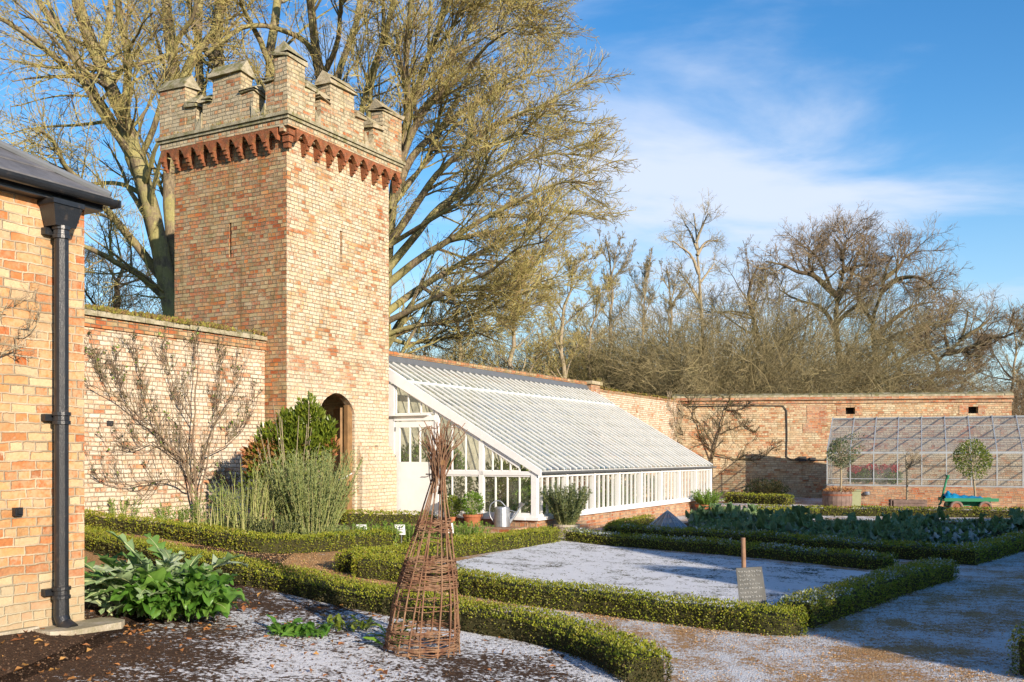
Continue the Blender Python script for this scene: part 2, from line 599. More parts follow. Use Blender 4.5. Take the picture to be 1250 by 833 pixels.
tc = wn('ShaderNodeTexCoord')
sep = wn('ShaderNodeSeparateXYZ')
wl(tc.outputs['Generated'], sep.inputs[0])
zc = wn('ShaderNodeMath', operation='ADD')
wl(sep.outputs[2], zc.inputs[0])
zc.inputs[1].default_value = 0.12
dx = wn('ShaderNodeMath', operation='DIVIDE')
wl(sep.outputs[0], dx.inputs[0]); wl(zc.outputs[0], dx.inputs[1])
dy = wn('ShaderNodeMath', operation='DIVIDE')
wl(sep.outputs[1], dy.inputs[0]); wl(zc.outputs[0], dy.inputs[1])
cb = wn('ShaderNodeCombineXYZ')
wl(dx.outputs[0], cb.inputs[0]); wl(dy.outputs[0], cb.inputs[1])
mp = wn('ShaderNodeMapping')
wl(cb.outputs[0], mp.inputs[0])
mp.inputs['Scale'].default_value = (1.0, 1.7, 1)
mp.inputs['Rotation'].default_value = (0, 0, math.radians(-9))
mp.inputs['Location'].default_value = (3.1, 1.5, 0)
n1 = wn('ShaderNodeTexNoise')
wl(mp.outputs[0], n1.inputs['Vector'])
n1.inputs['Scale'].default_value = 1.0
n1.inputs['Detail'].default_value = 9
n1.inputs['Roughness'].default_value = 0.56
n1.inputs['Distortion'].default_value = 0.4
# where the cloud bank stands: a soft patch of sky around one direction, low above the trees
cdir = unit(np.array([0.19, 1.0, 0.25]))
vm = wn('ShaderNodeVectorMath', operation='SUBTRACT')
wl(tc.outputs['Generated'], vm.inputs[0])
vm.inputs[1].default_value = tuple(cdir)
vs = wn('ShaderNodeVectorMath', operation='MULTIPLY')
wl(vm.outputs[0], vs.inputs[0])
vs.inputs[1].default_value = (4.6, 4.6, 6.6)
vl = wn('ShaderNodeVectorMath', operation='LENGTH')
wl(vs.outputs[0], vl.inputs[0])
pm = wn('ShaderNodeMapRange', interpolation_type='SMOOTHSTEP')
wl(vl.outputs['Value'], pm.inputs[0])
pm.inputs[1].default_value = 0.1
pm.inputs[2].default_value = 1.45
pm.inputs[3].default_value = 0.25
pm.inputs[4].default_value = -0.10
sm = wn('ShaderNodeMath', operation='ADD')
wl(n1.outputs[0], sm.inputs[0]); wl(pm.outputs[0], sm.inputs[1])
cm = wn('ShaderNodeMapRange', interpolation_type='SMOOTHSTEP')
wl(sm.outputs[0], cm.inputs[0])
cm.inputs[1].default_value = 0.42
cm.inputs[2].default_value = 0.80
cm.inputs[4].default_value = 0.88
mx = wn('ShaderNodeMix', data_type='RGBA')
hs = wn('ShaderNodeHueSaturation')
hs.inputs['Hue'].default_value = 0.506
hs.inputs['Saturation'].default_value = 1.42
hs.inputs['Value'].default_value = 0.92
wl(sky.outputs[0], hs.inputs['Color'])
wl(cm.outputs[0], mx.inputs[0])
hz1 = wn('ShaderNodeMapRange', interpolation_type='SMOOTHSTEP')
wl(sep.outputs[2], hz1.inputs[0])
hz1.inputs[1].default_value = 0.0
hz1.inputs[2].default_value = 0.32
hz1.inputs[3].default_value = 0.58
hz1.inputs[4].default_value = 0.0
hm = wn('ShaderNodeMix', data_type='RGBA')
wl(hz1.outputs[0], hm.inputs[0])
wl(hs.outputs[0], hm.inputs[6])
hm.inputs[7].default_value = (2.1, 3.0, 4.0, 1)
wl(hm.outputs[2], mx.inputs[6])
mx.inputs[7].default_value = (3.6, 3.95, 4.7, 1)
wl(mx.outputs[2], bg.inputs[0])
wl(bg.outputs[0], wo.inputs[0])

ld = bpy.data.lights.new('sun', 'SUN')
ld.energy = 4.8
ld.angle = math.radians(0.55)
ld.color = (1.0, 0.87, 0.72)
lo = bpy.data.objects.new('sun', ld)
COL.objects.link(lo)
lo.rotation_euler = Vector(-SUN).to_track_quat('-Z', 'Y').to_euler()
lo.location = tuple(SUN * 60)

cd = bpy.data.cameras.new('camera')
cam = bpy.data.objects.new('camera', cd)
COL.objects.link(cam)
cam.location = (0, 0, CAMZ)
cam.rotation_euler = (math.pi / 2, 0, 0)
cd.sensor_width = 36
cd.lens = F / 1250 * 36
cd.shift_y = (HZ - 416.5) / 1250
cd.clip_start = 0.05
cd.clip_end = 3000
scene.camera = cam
scene.view_settings.view_transform = 'Standard'
scene.view_settings.look = 'None'
scene.view_settings.exposure = 0.72
scene.view_settings.gamma = 1.0
scene.view_settings.use_curve_mapping = False
scene.cycles.max_bounces = 6
scene.cycles.transparent_max_bounces = 16
scene.cycles.diffuse_bounces = 3
scene.cycles.caustics_reflective = False
scene.cycles.caustics_refractive = False

# ------------------------------------------------------------------ material set
M = {}
M['house_brick'] = brick_mat('house_brick', [(0.38, 0.11, 0.035), (0.48, 0.21, 0.08), (0.44, 0.15, 0.05), (0.50, 0.28, 0.12), (0.47, 0.21, 0.075), (0.52, 0.32, 0.16), (0.53, 0.38, 0.22)],
                             mortar=(0.54, 0.43, 0.29), bh=0.068, bw=0.2, mw=0.012, wash=0.5, wash_col=(0.56, 0.42, 0.26), dirt=0.25, dirt_col=(.34, .20, .10), low_green=0.65, bstr=0.7)
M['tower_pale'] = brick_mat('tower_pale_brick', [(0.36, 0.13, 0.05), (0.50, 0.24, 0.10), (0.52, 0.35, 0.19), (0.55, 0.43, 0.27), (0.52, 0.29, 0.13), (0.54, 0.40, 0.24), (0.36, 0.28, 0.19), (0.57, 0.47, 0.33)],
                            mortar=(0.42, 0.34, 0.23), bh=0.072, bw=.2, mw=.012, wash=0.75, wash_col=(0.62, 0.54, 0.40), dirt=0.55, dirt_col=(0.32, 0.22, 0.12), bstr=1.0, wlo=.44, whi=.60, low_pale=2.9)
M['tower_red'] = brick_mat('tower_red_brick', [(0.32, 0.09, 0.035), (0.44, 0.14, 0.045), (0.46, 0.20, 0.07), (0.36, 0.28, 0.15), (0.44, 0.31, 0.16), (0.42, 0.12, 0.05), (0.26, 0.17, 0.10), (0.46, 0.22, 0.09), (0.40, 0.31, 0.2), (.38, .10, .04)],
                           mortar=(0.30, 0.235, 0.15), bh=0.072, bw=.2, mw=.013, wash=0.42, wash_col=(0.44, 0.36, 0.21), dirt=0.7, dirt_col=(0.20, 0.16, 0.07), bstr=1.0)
M['parapet_brick'] = brick_mat('parapet_brick', [(0.38, 0.13, 0.05), (0.50, 0.26, 0.12), (0.46, 0.36, 0.22), (0.52, 0.42, 0.27), (0.36, 0.28, 0.18)],
                           mortar=(0.44, 0.38, 0.26), bh=0.072, bw=.2, mw=.016, wash=0.5, wash_col=(0.52, 0.46, 0.32), dirt=0.85, dirt_col=(0.24, 0.21, 0.10), bstr=1.0)
M['wall_brick'] = brick_mat('wall_brick', [(0.46, 0.18, 0.08), (0.56, 0.30, 0.16), (0.60, 0.45, 0.31), (0.64, 0.54, 0.41), (0.56, 0.36, 0.22), (0.62, 0.50, 0.38)],
                            mortar=(0.44, 0.35, 0.24), bh=0.070, bw=.2, mw=.013, wash=0.7, wash_col=(0.64, 0.57, 0.44), dirt=0.6, dirt_col=(0.36, 0.22, 0.11), bstr=1.0, wlo=.42, whi=.56)
M['far_brick'] = brick_mat('far_wall_brick', [(0.38, 0.15, 0.07), (0.46, 0.28, 0.14), (0.50, 0.39, 0.24), (0.40, 0.22, 0.11), (0.52, 0.42, 0.27)],
                           mortar=(0.38, 0.30, 0.19), bh=0.08, mw=.013, wash=0.6, wash_col=(0.57, 0.48, 0.33), dirt=0.55, dirt_col=(0.24, 0.17, 0.09), bstr=0.9)
M['red_brick'] = brick_mat('red_brick', [(0.34, 0.11, 0.05), (0.45, 0.17, 0.07), (0.42, 0.22, 0.11), (0.28, 0.11, 0.06), (0.46, 0.28, 0.15)],
                           mortar=(0.42, 0.34, 0.25), bh=0.075, mw=.014, wash=0.5, wash_col=(.5, .38, .25), dirt=0.5, dirt_col=(.2, .13, .08))
M['terracotta'] = stone_mat('terracotta', (0.30, 0.10, 0.045), (0.17, 0.07, 0.035), moss=0.45, moss_col=(0.2, 0.14, 0.06), sc=9)
M['coping'] = stone_mat('coping_stone', (0.42, 0.37, 0.26), (0.24, 0.21, 0.13), moss=0.85, moss_col=(0.15, 0.14, 0.045), sc=7)
M['pale_coping'] = stone_mat('pale_coping_stone', (0.46, 0.39, 0.27), (0.32, 0.26, 0.16), moss=0.6, moss_col=(0.2, 0.17, 0.06), sc=7)
M['step_stone'] = stone_mat('step_stone', (0.45, 0.40, 0.31), (0.33, 0.28, 0.2), moss=0.3, sc=6)
M['moss'] = leaf_mat('moss', [(0.08, 0.09, 0.02), (0.2, 0.2, 0.03), (0.28, 0.16, 0.07), (0.14, 0.10, 0.04), (.3, .27, .05)], 0.1, 0.9)
M['dark_gap'] = paint_mat('dark_opening', (0.02, 0.015, 0.012), rough=0.95, dirt=0)  # near-black colour stands in for the darkness inside vents and slits
M['white'] = paint_mat('white_paint', (0.80, 0.79, 0.77), rough=0.4, var=0.08, dirt=0.12, dirt_col=(0.42, 0.38, 0.28))
M['white_in'] = paint_mat('white_limewash', (0.62, 0.56, 0.44), rough=0.8, var=0.15, dirt=0.3)
M['black'] = paint_mat('black_iron_paint', (0.018, 0.02, 0.024), rough=0.36, var=0.4, dirt=0.55, dirt_col=(0.10, 0.075, 0.055), spec=0.6, bstr=0.2, sc=7)
M['lead'] = paint_mat('lead_grey', (0.17, 0.18, 0.19), rough=0.5, metal=0.3, dirt=0.3)
M['slate'] = paint_mat('roof_slate', (0.15, 0.145, 0.15), rough=0.6, var=0.4, dirt=0.5, dirt_col=(0.2, 0.2, 0.19), sc=5, bstr=0.4)
M['oak'] = paint_mat('oak_boards', (0.30, 0.17, 0.07), rough=0.7, var=0.4, dirt=0.3, dirt_col=(0.08, 0.05, 0.03), sc=5)
M['post_wood'] = paint_mat('post_wood', (0.30, 0.17, 0.10), rough=0.7, var=0.35, dirt=0.3, dirt_col=(0.1, 0.07, 0.05), sc=14, bstr=0.3)
M['grey_wood'] = paint_mat('weathered_tub_wood', (0.22, 0.15, 0.12), rough=0.8, var=0.35, dirt=0.3, dirt_col=(0.08, 0.06, 0.05), sc=9)
M['sage_paint'] = paint_mat('sage_green_paint', (0.34, 0.36, 0.2), rough=0.6)
M['zinc'] = paint_mat('galvanised_zinc', (0.42, 0.45, 0.48), rough=0.38, metal=0.75, var=0.3, dirt=0.25, dirt_col=(0.3, 0.3, 0.3), sc=12)
M['alu'] = paint_mat('aluminium_bar', (0.46, 0.48, 0.48), rough=0.5, metal=0.3, var=0.3, dirt=0.3, dirt_col=(0.2, 0.2, 0.17))
M['pot'] = paint_mat('terracotta_pot', (0.40, 0.14, 0.06), rough=0.8, var=0.3, dirt=0.25, dirt_col=(0.45, 0.35, 0.27), sc=9, bstr=0.3)
M['green_paint'] = paint_mat('green_paint', (0.02, 0.20, 0.09), rough=0.45, dirt=0.2)
M['tarp'] = paint_mat('blue_tarp', (0.01, 0.26, 0.48), rough=0.3, var=0.4, dirt=0.1, dirt_col=(0.3, 0.5, 0.6), sc=6, bstr=0.8)
M['rubber'] = paint_mat('tyre_rubber', (0.03, 0.03, 0.03), rough=0.85)
M['rust'] = paint_mat('rusty_steel', (0.28, 0.10, 0.05), rough=0.8, var=0.4)
M['cable'] = paint_mat('black_cable', (0.03, 0.028, 0.028), rough=0.6)
M['slate_board'] = paint_mat('slate_board', (0.13, 0.13, 0.12), rough=0.75, var=0.3, dirt=0.35, dirt_col=(0.22, 0.21, 0.18), sc=8)
M['chalk'] = paint_mat('white_chalk', (0.78, 0.77, 0.72), rough=0.9, dirt=0.1)
M['label'] = paint_mat('plant_label_face', (0.7, 0.7, 0.68), rough=0.5)
M['label_ink'] = paint_mat('label_ink', (0.05, 0.05, 0.05), rough=0.6)
M['cloche_lead'] = paint_mat('cloche_lead', (0.45, 0.47, 0.48), rough=0.45, metal=0.4)
M['glass'] = glass_mat('window_glass', tint=(0.95, 0.96, 0.93), milk=0.03, dirt=0.14, gl=0.03, milk_col=(0.6, 0.58, 0.48))
M['roof_glass'] = glass_mat('roof_glass', tint=(0.78, 0.84, 0.80), milk=0.28, dirt=0.34, gl=0.03, milk_col=(0.50, 0.53, 0.49), streak=(3, 1.2, 1.2), pv=.3, green=(0.24, 0.26, 0.16))
M['gh_glass'] = glass_mat('greenhouse_glass', tint=(0.95, 0.96, 0.94), milk=0.17, dirt=0.22, gl=0.04, milk_col=(0.52, 0.50, 0.46))
M['wicker'] = bark_mat('willow_rods', (0.12, 0.055, 0.035), (0.26, 0.14, 0.08), (0.30, 0.22, 0.14), 0.35, 9)
M['bark'] = bark_mat('tree_bark', (0.11, 0.085, 0.06), (0.27, 0.21, 0.13), (0.33, 0.31, 0.11), 0.6, 1.9)
M['bark_dark'] = bark_mat('dark_bark', (0.06, 0.045, 0.03), (0.13, 0.095, 0.06), (0.18, 0.16, 0.06), 0.35, 0.8)
M['bark_grey'] = bark_mat('grey_bark', (0.24, 0.19, 0.13), (0.36, 0.29, 0.2), (0.3, 0.27, 0.13), 0.3, 4)
M['twig_yellow'] = twig_mat('lichen_twigs', [(0.20, 0.12, 0.06), (0.31, 0.26, 0.09), (0.40, 0.35, 0.12), (0.26, 0.17, 0.09), (0.42, 0.39, 0.14)])
M['twig_brown'] = twig_mat('brown_twigs', [(0.11, 0.08, 0.05), (0.23, 0.165, 0.10), (0.16, 0.12, 0.07), (0.28, 0.20, 0.12)])
M['twig_olive'] = twig_mat('olive_twigs', [(0.10, 0.085, 0.04), (0.21, 0.17, 0.085), (0.32, 0.26, 0.14), (0.16, 0.145, 0.06)])
M['twig_dark'] = twig_mat('dark_twigs', [(0.05, 0.05, 0.025), (0.11, 0.10, 0.04), (0.17, 0.14, 0.07)])
M['box_leaf'] = leaf_mat('box_leaf', [(0.05, 0.08, 0.008), (0.15, 0.20, 0.018), (0.27, 0.30, 0.025), (0.38, 0.38, 0.04), (0.16, 0.20, 0.018), (.28, .23, .04)], 0.3, 0.42)
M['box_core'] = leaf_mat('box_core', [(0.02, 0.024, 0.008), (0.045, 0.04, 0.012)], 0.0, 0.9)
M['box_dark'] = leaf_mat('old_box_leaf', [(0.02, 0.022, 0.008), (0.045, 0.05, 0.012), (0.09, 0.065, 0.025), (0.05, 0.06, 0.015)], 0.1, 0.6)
M['frost_leaf'] = leaf_mat('frosted_leaf', [(0.22, 0.26, 0.22), (0.55, 0.6, 0.62), (0.1, 0.14, 0.06), (0.35, 0.4, 0.38)], 0.2, 0.7)
M['cardoon'] = leaf_mat('cardoon_leaf', [(0.15, 0.26, 0.08), (0.30, 0.40, 0.19), (0.11, 0.23, 0.04), (0.22, 0.32, 0.12), (0.36, 0.43, 0.28)], 0.3, 0.6)
M['chard'] = leaf_mat('broad_green_leaf', [(0.06, 0.15, 0.02), (0.10, 0.24, 0.03), (0.15, 0.28, 0.045)], 0.4, 0.35, 0.5)
M['rib'] = paint_mat('leaf_stalk', (0.42, 0.46, 0.22), rough=0.5, dirt=0)
M['rosemary'] = leaf_mat('rosemary_leaf', [(0.09, 0.13, 0.04), (0.20, 0.25, 0.09), (0.28, 0.32, 0.13), (0.15, 0.2, 0.07)], 0.25, 0.6)
M['laurel'] = leaf_mat('laurel_leaf', [(0.05, 0.09, 0.01), (0.13, 0.18, 0.02), (0.22, 0.26, 0.03), (0.10, 0.14, 0.015)], 0.25, 0.3, 0.5)
M['red_leaf'] = leaf_mat('red_brown_leaf', [(0.35, 0.10, 0.04), (0.42, 0.2, 0.08), (0.2, 0.14, 0.03)], 0.3, 0.5)
M['dark_leaf'] = leaf_mat('dark_leaf', [(0.02, 0.035, 0.012), (0.045, 0.06, 0.02), (0.07, 0.09, 0.03)], 0.15, 0.5)
M['herb'] = leaf_mat('herb_leaf', [(0.08, 0.18, 0.02), (0.16, 0.30, 0.03), (0.24, 0.36, 0.06), (0.12, 0.2, 0.04)], 0.4, 0.5)
M['kale'] = leaf_mat('kale_leaf', [(0.05, 0.10, 0.03), (0.10, 0.18, 0.06), (0.19, 0.26, 0.14), (0.14, 0.22, 0.06), (0.24, 0.30, 0.20)], 0.25, 0.5)
M['flower'] = leaf_mat('red_petal', [(0.6, 0.04, 0.06), (0.75, 0.1, 0.12), (0.5, 0.02, 0.05)], 0.4, 0.5)
M['dry_leaf'] = leaf_mat('fallen_leaf', [(0.16, 0.07, 0.03), (0.40, 0.17, 0.05), (0.30, 0.12, 0.05), (0.48, 0.26, 0.08)], 0.2, 0.7)
M['stem'] = twig_mat('green_stem', [(0.2, 0.24, 0.06), (0.34, 0.36, 0.12), (0.42, 0.38, 0.18)])


def ground_mat(name, under, snow_lo, snow_hi, sscale=1.0, stone=True, snow_x=None, bstr=0.6, scol=(0.87, 0.88, 0.90), fleck=0.0, fcol=(0.3, 0.13, 0.05)):
    """stones or soil with a thin, broken cover of snow; snow_x = (x0, x1) where the snow sets in along x"""
    t = NT(name)
    o = t.obj()
    vo = t.n('ShaderNodeTexVoronoi', {'Vector': o, 'Scale': 75.0 if stone else 45.0})
    sepc = t.n('ShaderNodeSeparateColor', {0: vo.outputs['Color']})
    n = len(under)
    big = t.noise(o, 0.9, 5, 0.6)
    uv_ = t.math('ADD', t.math('MULTIPLY', sepc.outputs[0], 0.7), t.math('MULTIPLY', big, 0.3))
    c = t.ramp(uv_, [((i + 0.5) / n, k) for i, k in enumerate(under)])
    fine = t.noise(o, 140, 3, 0.6)
    mid = t.noise(o, 17, 5, 0.7)
    mid2 = t.noise(o, 5.5, 5, 0.65)
    sv = t.math('ADD', t.math('ADD', t.math('MULTIPLY', t.noise(o, sscale, 4, 0.6), 0.40), t.math('MULTIPLY', mid, 0.27)),
                t.math('ADD', t.math('MULTIPLY', fine, 0.16), t.math('MULTIPLY', mid2, 0.17)))
    sv = t.math('ADD', sv, t.math('MULTIPLY', t.math('SUBTRACT', sepc.outputs[1], 0.5), 0.10))
    if snow_x:
        x = t.n('ShaderNodeSeparateXYZ', {0: o}).outputs[0]
        sv = t.math('ADD', sv, t.math('MULTIPLY', t.math('SUBTRACT', t.sstep(x, snow_x[0], snow_x[1]), 1.0), snow_x[2]))
    sn = t.sstep(sv, snow_lo, snow_hi)
    if fleck:
        c = t.mix(t.sstep(t.noise(o, 30, 4, 0.7), 0.66 - fleck, 0.68), c, fcol)
    sc = t.mix(t.noise(o, 9, 3), scol, tuple(q * 0.86 for q in scol))
    c = t.mix(sn, c, sc)
    h = t.math('ADD', t.math('MULTIPLY', vo.outputs['Distance'], -1.2 if stone else -0.6), t.math('ADD', t.math('MULTIPLY', mid, 1.2), t.math('MULTIPLY', fine, 0.8)))
    h = t.math('ADD', h, t.math('MULTIPLY', sn, 0.35))
    return t.done(t.pbr(c, 0.9, t.bump(h, bstr, 0.03), spec=0.15))


GRAVEL = [(0.28, 0.13, 0.05), (0.54, 0.29, 0.11), (0.62, 0.40, 0.19), (0.42, 0.20, 0.07), (0.64, 0.50, 0.31)]
SOIL = [(0.045, 0.026, 0.016), (0.085, 0.05, 0.03), (0.06, 0.036, 0.022), (0.12, 0.07, 0.04)]
M['gravel'] = ground_mat('snowy_gravel', GRAVEL, 0.468, 0.52, 1.4, snow_x=(-1.8, 0.6, 0.13), bstr=.9)
M['soil'] = ground_mat('frosted_soil', SOIL, 0.458, 0.495, 0.8, stone=False, snow_x=(-3.5, -1.5, 0.16), fleck=0.03, bstr=.9)
M['bed_soil'] = ground_mat('bed_soil', SOIL, 0.62, 0.66, 1.5, stone=False)
M['lawn'] = ground_mat('snowy_lawn', [(0.05, 0.06, 0.02), (0.10, 0.10, 0.04), (0.07, 0.05, 0.03)], 0.415, 0.465, 2.2, stone=False, bstr=.9)
M['meadow'] = ground_mat('rough_grass', [(0.06, 0.07, 0.02), (0.10, 0.10, 0.035), (0.12, 0.09, 0.04)], 0.6, 0.66, 0.3, stone=False)
# ------------------------------------------------------------------ ground
XS = sorted(set([round(-14 + 0.25 * i, 3) for i in range(137)] + [-900, -400, -120, -60, -30, -20, 30, 60, 120, 400, 900]))
YS = [-150, -60, -20, -6, 0] + list(np.arange(1, 46, 1.0)) + [60, 90, 150, 300, 600, 1500]


def gx(X):
    return g(max(-14, min(20, X)))


mb = MB()
V = [(x, y, gx(x)) for y in YS for x in XS]
nx = len(XS)
mb.add(V, np.array([[j * nx + i, j * nx + i + 1, (j + 1) * nx + i + 1, (j + 1) * nx + i] for j in range(len(YS) - 1) for i in range(nx - 1)]))
tag(mb.build('ground', M['meadow'], smooth=True), kind='structure')


def sheet(name, poly, mat, lift):
    bm = bmesh.new()
    vs = [bm.verts.new((p[0], p[1], 0)) for p in poly]
    bm.faces.new(vs)
    xs = [p[0] for p in poly]
    for x in XS:
        if min(xs) < x < max(xs):
            bmesh.ops.bisect_plane(bm, geom=bm.verts[:] + bm.edges[:] + bm.faces[:], plane_co=(x, 0, 0), plane_no=(1, 0, 0), dist=1e-5)
    for v in bm.verts:
        v.co.z = gx(v.co.x) + lift
    bm.normal_update()
    for f in bm.faces:
        if f.normal.z < 0:
            f.normal_flip()
    me = bpy.data.meshes.new(name)
    bm.to_mesh(me)
    bm.free()
    me.materials.append(mat)
    o = bpy.data.objects.new(name, me)
    COL.objects.link(o)
    return tag(o, kind='structure')


# frames: FW = long garden wall (u = 0 where it meets the tower), FF = far wall, FH = house front
FW = Fr((-4.54, 18.2), (.4816, .8764), (.8764, -.4816))
FF = Fr((6.49, 38.27), (.989, -.147), (-.147, -.989))
hk = G(103, 762)
FH = Fr(hk, (.4816, .8764), (.8764, -.4816))

# gravel garden floor, inside the walls
sheet('gravel_path', [FW.p(-14, -.2, 0), FW.p(22.9, -.2, 0), FF.p(12.1, -.2, 0), (24, 36.5), (24, -3), (-12, -3)], M['gravel'], 0.004)

# ------------------------------------------------------------------ house on the left
eave = 1.4 + (556 - 250) / F * hk[1]
hz = gx(hk[0]) - 0.06
house = thing('brick_house', 'orange brick house corner with black downpipe and slate eave', 'house', (hk[0], hk[1], hz))
mb = MB()
FH.box(mb, -7, 0, -5, 0, hz, eave)
mb.build('wall', M['house_brick'], house)
mb = MB()
FH.box(mb, -7, -0.42, 0.0, 0.05, hz, hz + 0.11)
FH.box(mb, -0.40, 0.02, 0.0, 0.02, hz, hz + 0.07)
mb.build('plinth', M['step_stone'], house)
OVH, OVU, PIT = .17, .10, .60
mb = MB()
for k in range(10):   # slate courses on the hipped roof
    v0 = OVH - 0.27 * k
    v1 = v0 - .285
    for side in (0, 1):
        za, zb_ = eave + .05 + (OVH - v0) * PIT, eave + .05 + (OVH - v1) * PIT
        a0, a1 = OVU - (OVH - v0), OVU - (OVH - v1)
        if side == 0:
            q = [FH.p(-7.3, v0 + .008, za + .010), FH.p(a0 + .008, v0 + .008, za + .010), FH.p(a1, v1, zb_), FH.p(-7.3, v1, zb_)]
        else:
            q = [FH.p(a0 + .008, -5.2, za + .010), FH.p(a0 + .008, v0 + .008, za + .010), FH.p(a1, v1, zb_), FH.p(a1, -5.2, zb_)]
        mb.add(q + [p - np.array([0, 0, .012]) for p in q], [[0, 1, 2, 3], [4, 5, 6, 7], [0, 1, 5, 4], [1, 2, 6, 5], [2, 3, 7, 6], [3, 0, 4, 7]])
mb.build('roof', M['slate'], house)
mb = MB()
mb.tube([FH.p(OVU, OVH, eave + .07), FH.p(OVU - 2.7, OVH - 2.7, eave + .07 + 2.7 * PIT)], .03, 8)
mb.build('hip_roll', M['lead'], house)
mb = MB()
FH.box(mb, -7.3, OVU - .02, 0.0, OVH - .06, eave - .05, eave + .02)
FH.box(mb, 0.0, OVU - .02, -4, -.001, eave - .05, eave + .02)
mb.build('eave_board', M['black'], house)
mb = MB()      # half-round gutter
an = np.linspace(math.pi, 2 * math.pi, 9)
prof = [(OVH + .045 * math.cos(a), eave + .035 + .052 * math.sin(a)) for a in an] + [(OVH + .038 * math.cos(a), eave + .035 + .045 * math.sin(a)) for a in an[::-1]]
FH.prism_u(mb, prof, -7.3, OVU + .05)
FH.box(mb, OVU + .04, OVU + .055, OVH - .055, OVH + .055, eave - .02, eave + .036)
mb.build('gutter', M['black'], house)
du = -0.27
dp = thing('downpipe', None, None)
COL.objects.unlink(dp); bpy.data.objects.remove(dp)
hz0 = eave - 0.24
mb = MB()
pv = 0.095
mb.tube([FH.p(du, pv, hz + .17), FH.p(du, pv, hz0 + .02)], .050, 16)
pipe = mb.build('downpipe', M['black'], house, smooth=False)
for zz in (hz + .34, hz + 1.62, hz0 - .04):
    mb = MB()
    mb.lathe(FH.p(du, pv, zz - .045), [(.05, 0), (.064, .0), (.064, .025), (.056, .03), (.056, .06), (.066, .065), (.066, .09), (.05, .09)], 16)
    FH.box(mb, du - .10, du + .10, 0.0, .05, zz - .02, zz + .03)
    mb.build('collar', M['black'], pipe)
mb = MB()
mb.tube([FH.p(du, pv, hz + .30), FH.p(du, pv, hz + .17), FH.p(du, pv + .03, hz + .11), FH.p(du + .01, pv + .10, hz + .07)], [.052, .054, .056, .058], 16)
mb.build('shoe', M['black'], pipe)
mb = MB()
t0, t1 = .17, .215
a = [FH.p(du - .085, 0.02, hz0), FH.p(du + .085, 0.02, hz0), FH.p(du + .085, .145, hz0), FH.p(du - .085, .145, hz0)]
b = [FH.p(du - .12, 0.01, hz0 + .15), FH.p(du + .12, 0.01, hz0 + .15), FH.p(du + .12, .175, hz0 + .15), FH.p(du - .12, .175, hz0 + .15)]
c = [p + np.array([0, 0, .035]) for p in [FH.p(du - .13, 0.0, hz0 + .15), FH.p(du + .13, 0.0, hz0 + .15), FH.p(du + .13, .185, hz0 + .15), FH.p(du - .13, .185, hz0 + .15)]]
c0 = [p - np.array([0, 0, .035]) for p in c]
mb.add(a + b, [[0, 1, 2, 3], [0, 1, 5, 4], [1, 2, 6, 5], [2, 3, 7, 6], [3, 0, 4, 7]])
mb.add(c0 + c, [[0, 1, 2, 3], [4, 5, 6, 7], [0, 1, 5, 4], [1, 2, 6, 5], [2, 3, 7, 6], [3, 0, 4, 7]])
mb.build('hopper', M['black'], pipe)
# stone under the spout: lies on the ground, a thing of its own
mb = MB()
sg = [FH.p(u, v, hz + .01) for u, v in [(-.47, .02), (.13, .02), (.17, .12), (.15, .27), (.06, .34), (-.36, .33), (-.47, .24)]]
mb.prism(sg, [0, 0, .085])
tag(mb.build('spout_stone', M['step_stone'], loc=FH.p(-.15, .15, hz)), 'worn pale stone slab on the soil under the mouth of the black downpipe', 'stone slab')
mb = MB()
q = at(22, 626, hk[1] - .62)
ub = float(np.dot(q[:2] - FH.o[:2], FH.d[:2]))
FH.box(mb, -.60, -.54, 0.003, .04, q[2] - .03, q[2] + .03)
FH.box(mb, -.585, -.55, 0.04, .055, q[2] - .016, q[2] + .02)
tag(mb.build('wall_socket', M['black'], loc=FH.p(-.57, 0, q[2])), 'small black box fixed low on the orange house wall', 'outlet box')

# ------------------------------------------------------------------ garden walls
def rubble_coping(fr, u0, u1, v0, v1, w0, w1, step=.42, ridge=True, seed=1):
    r = random.Random(seed)
    mb = MB()
    u = u0
    while u < u1 - .02:
        e = min(u + step * r.uniform(.8, 1.2), u1)
        j = r.uniform(-.012, .012)
        prof = [(v0 - .0, w0), (v1 + j, w0), (v1 + j, w0 + (w1 - w0) * .45), ((v0 + v1) / 2, w1 + j), (v0, w0 + (w1 - w0) * .45)]
        fr.prism_u(mb, prof, u + .006, e - .006)
        u = e
    return mb


def moss_tufts(fr, u0, u1, v0, v1, zf, n, size=.05):
    mb = MB()
    u = rng.uniform(u0, u1, n)
    cl = (np.sin(u * 2.1) + np.sin(u * 5.3 + 1) + rng.normal(0, .6, n)) > -.2
    u = u[cl]
    v = rng.uniform(v0, v1, len(u))
    P = fr.o + fr.d * u[:, None] + fr.n * v[:, None]
    P[:, 2] = [zf(q) for q in v]
    D = rnd_unit(len(u)) * .8 + np.array([0, 0, 1.0])
    leaves(mb, P, D, rng.uniform(.4, 1.2, len(u)) * size, rng.uniform(.5, 1, len(u)) * size * .6)
    return mb


WT = 3.50
wall = thing('garden_wall', 'tall old brick garden wall with mossy coping left of the tower', 'garden wall', FW.p(-3, -.2, .1))
mb = MB()
FW.box(mb, -14, -0.002, -.45, 0, -.3, WT)
mb.build('brickwork', M['wall_brick'], wall)
mb = MB()
FW.box(mb, -14, -0.002, 0.0, .035, WT - .17, WT - .02)
mb.build('string_course', M['tower_red'], wall)
rubble_coping(FW, -14, -.004, -.5, .07, WT, WT + .17, seed=3).build('coping', M['coping'], wall)
tag(moss_tufts(FW, -6, -.05, -.35, .10, lambda v: WT + .07 + .08 * (1 - abs((v + .2) / .3)), 9500, .085).build('moss', M['moss'], wall), kind='stuff')

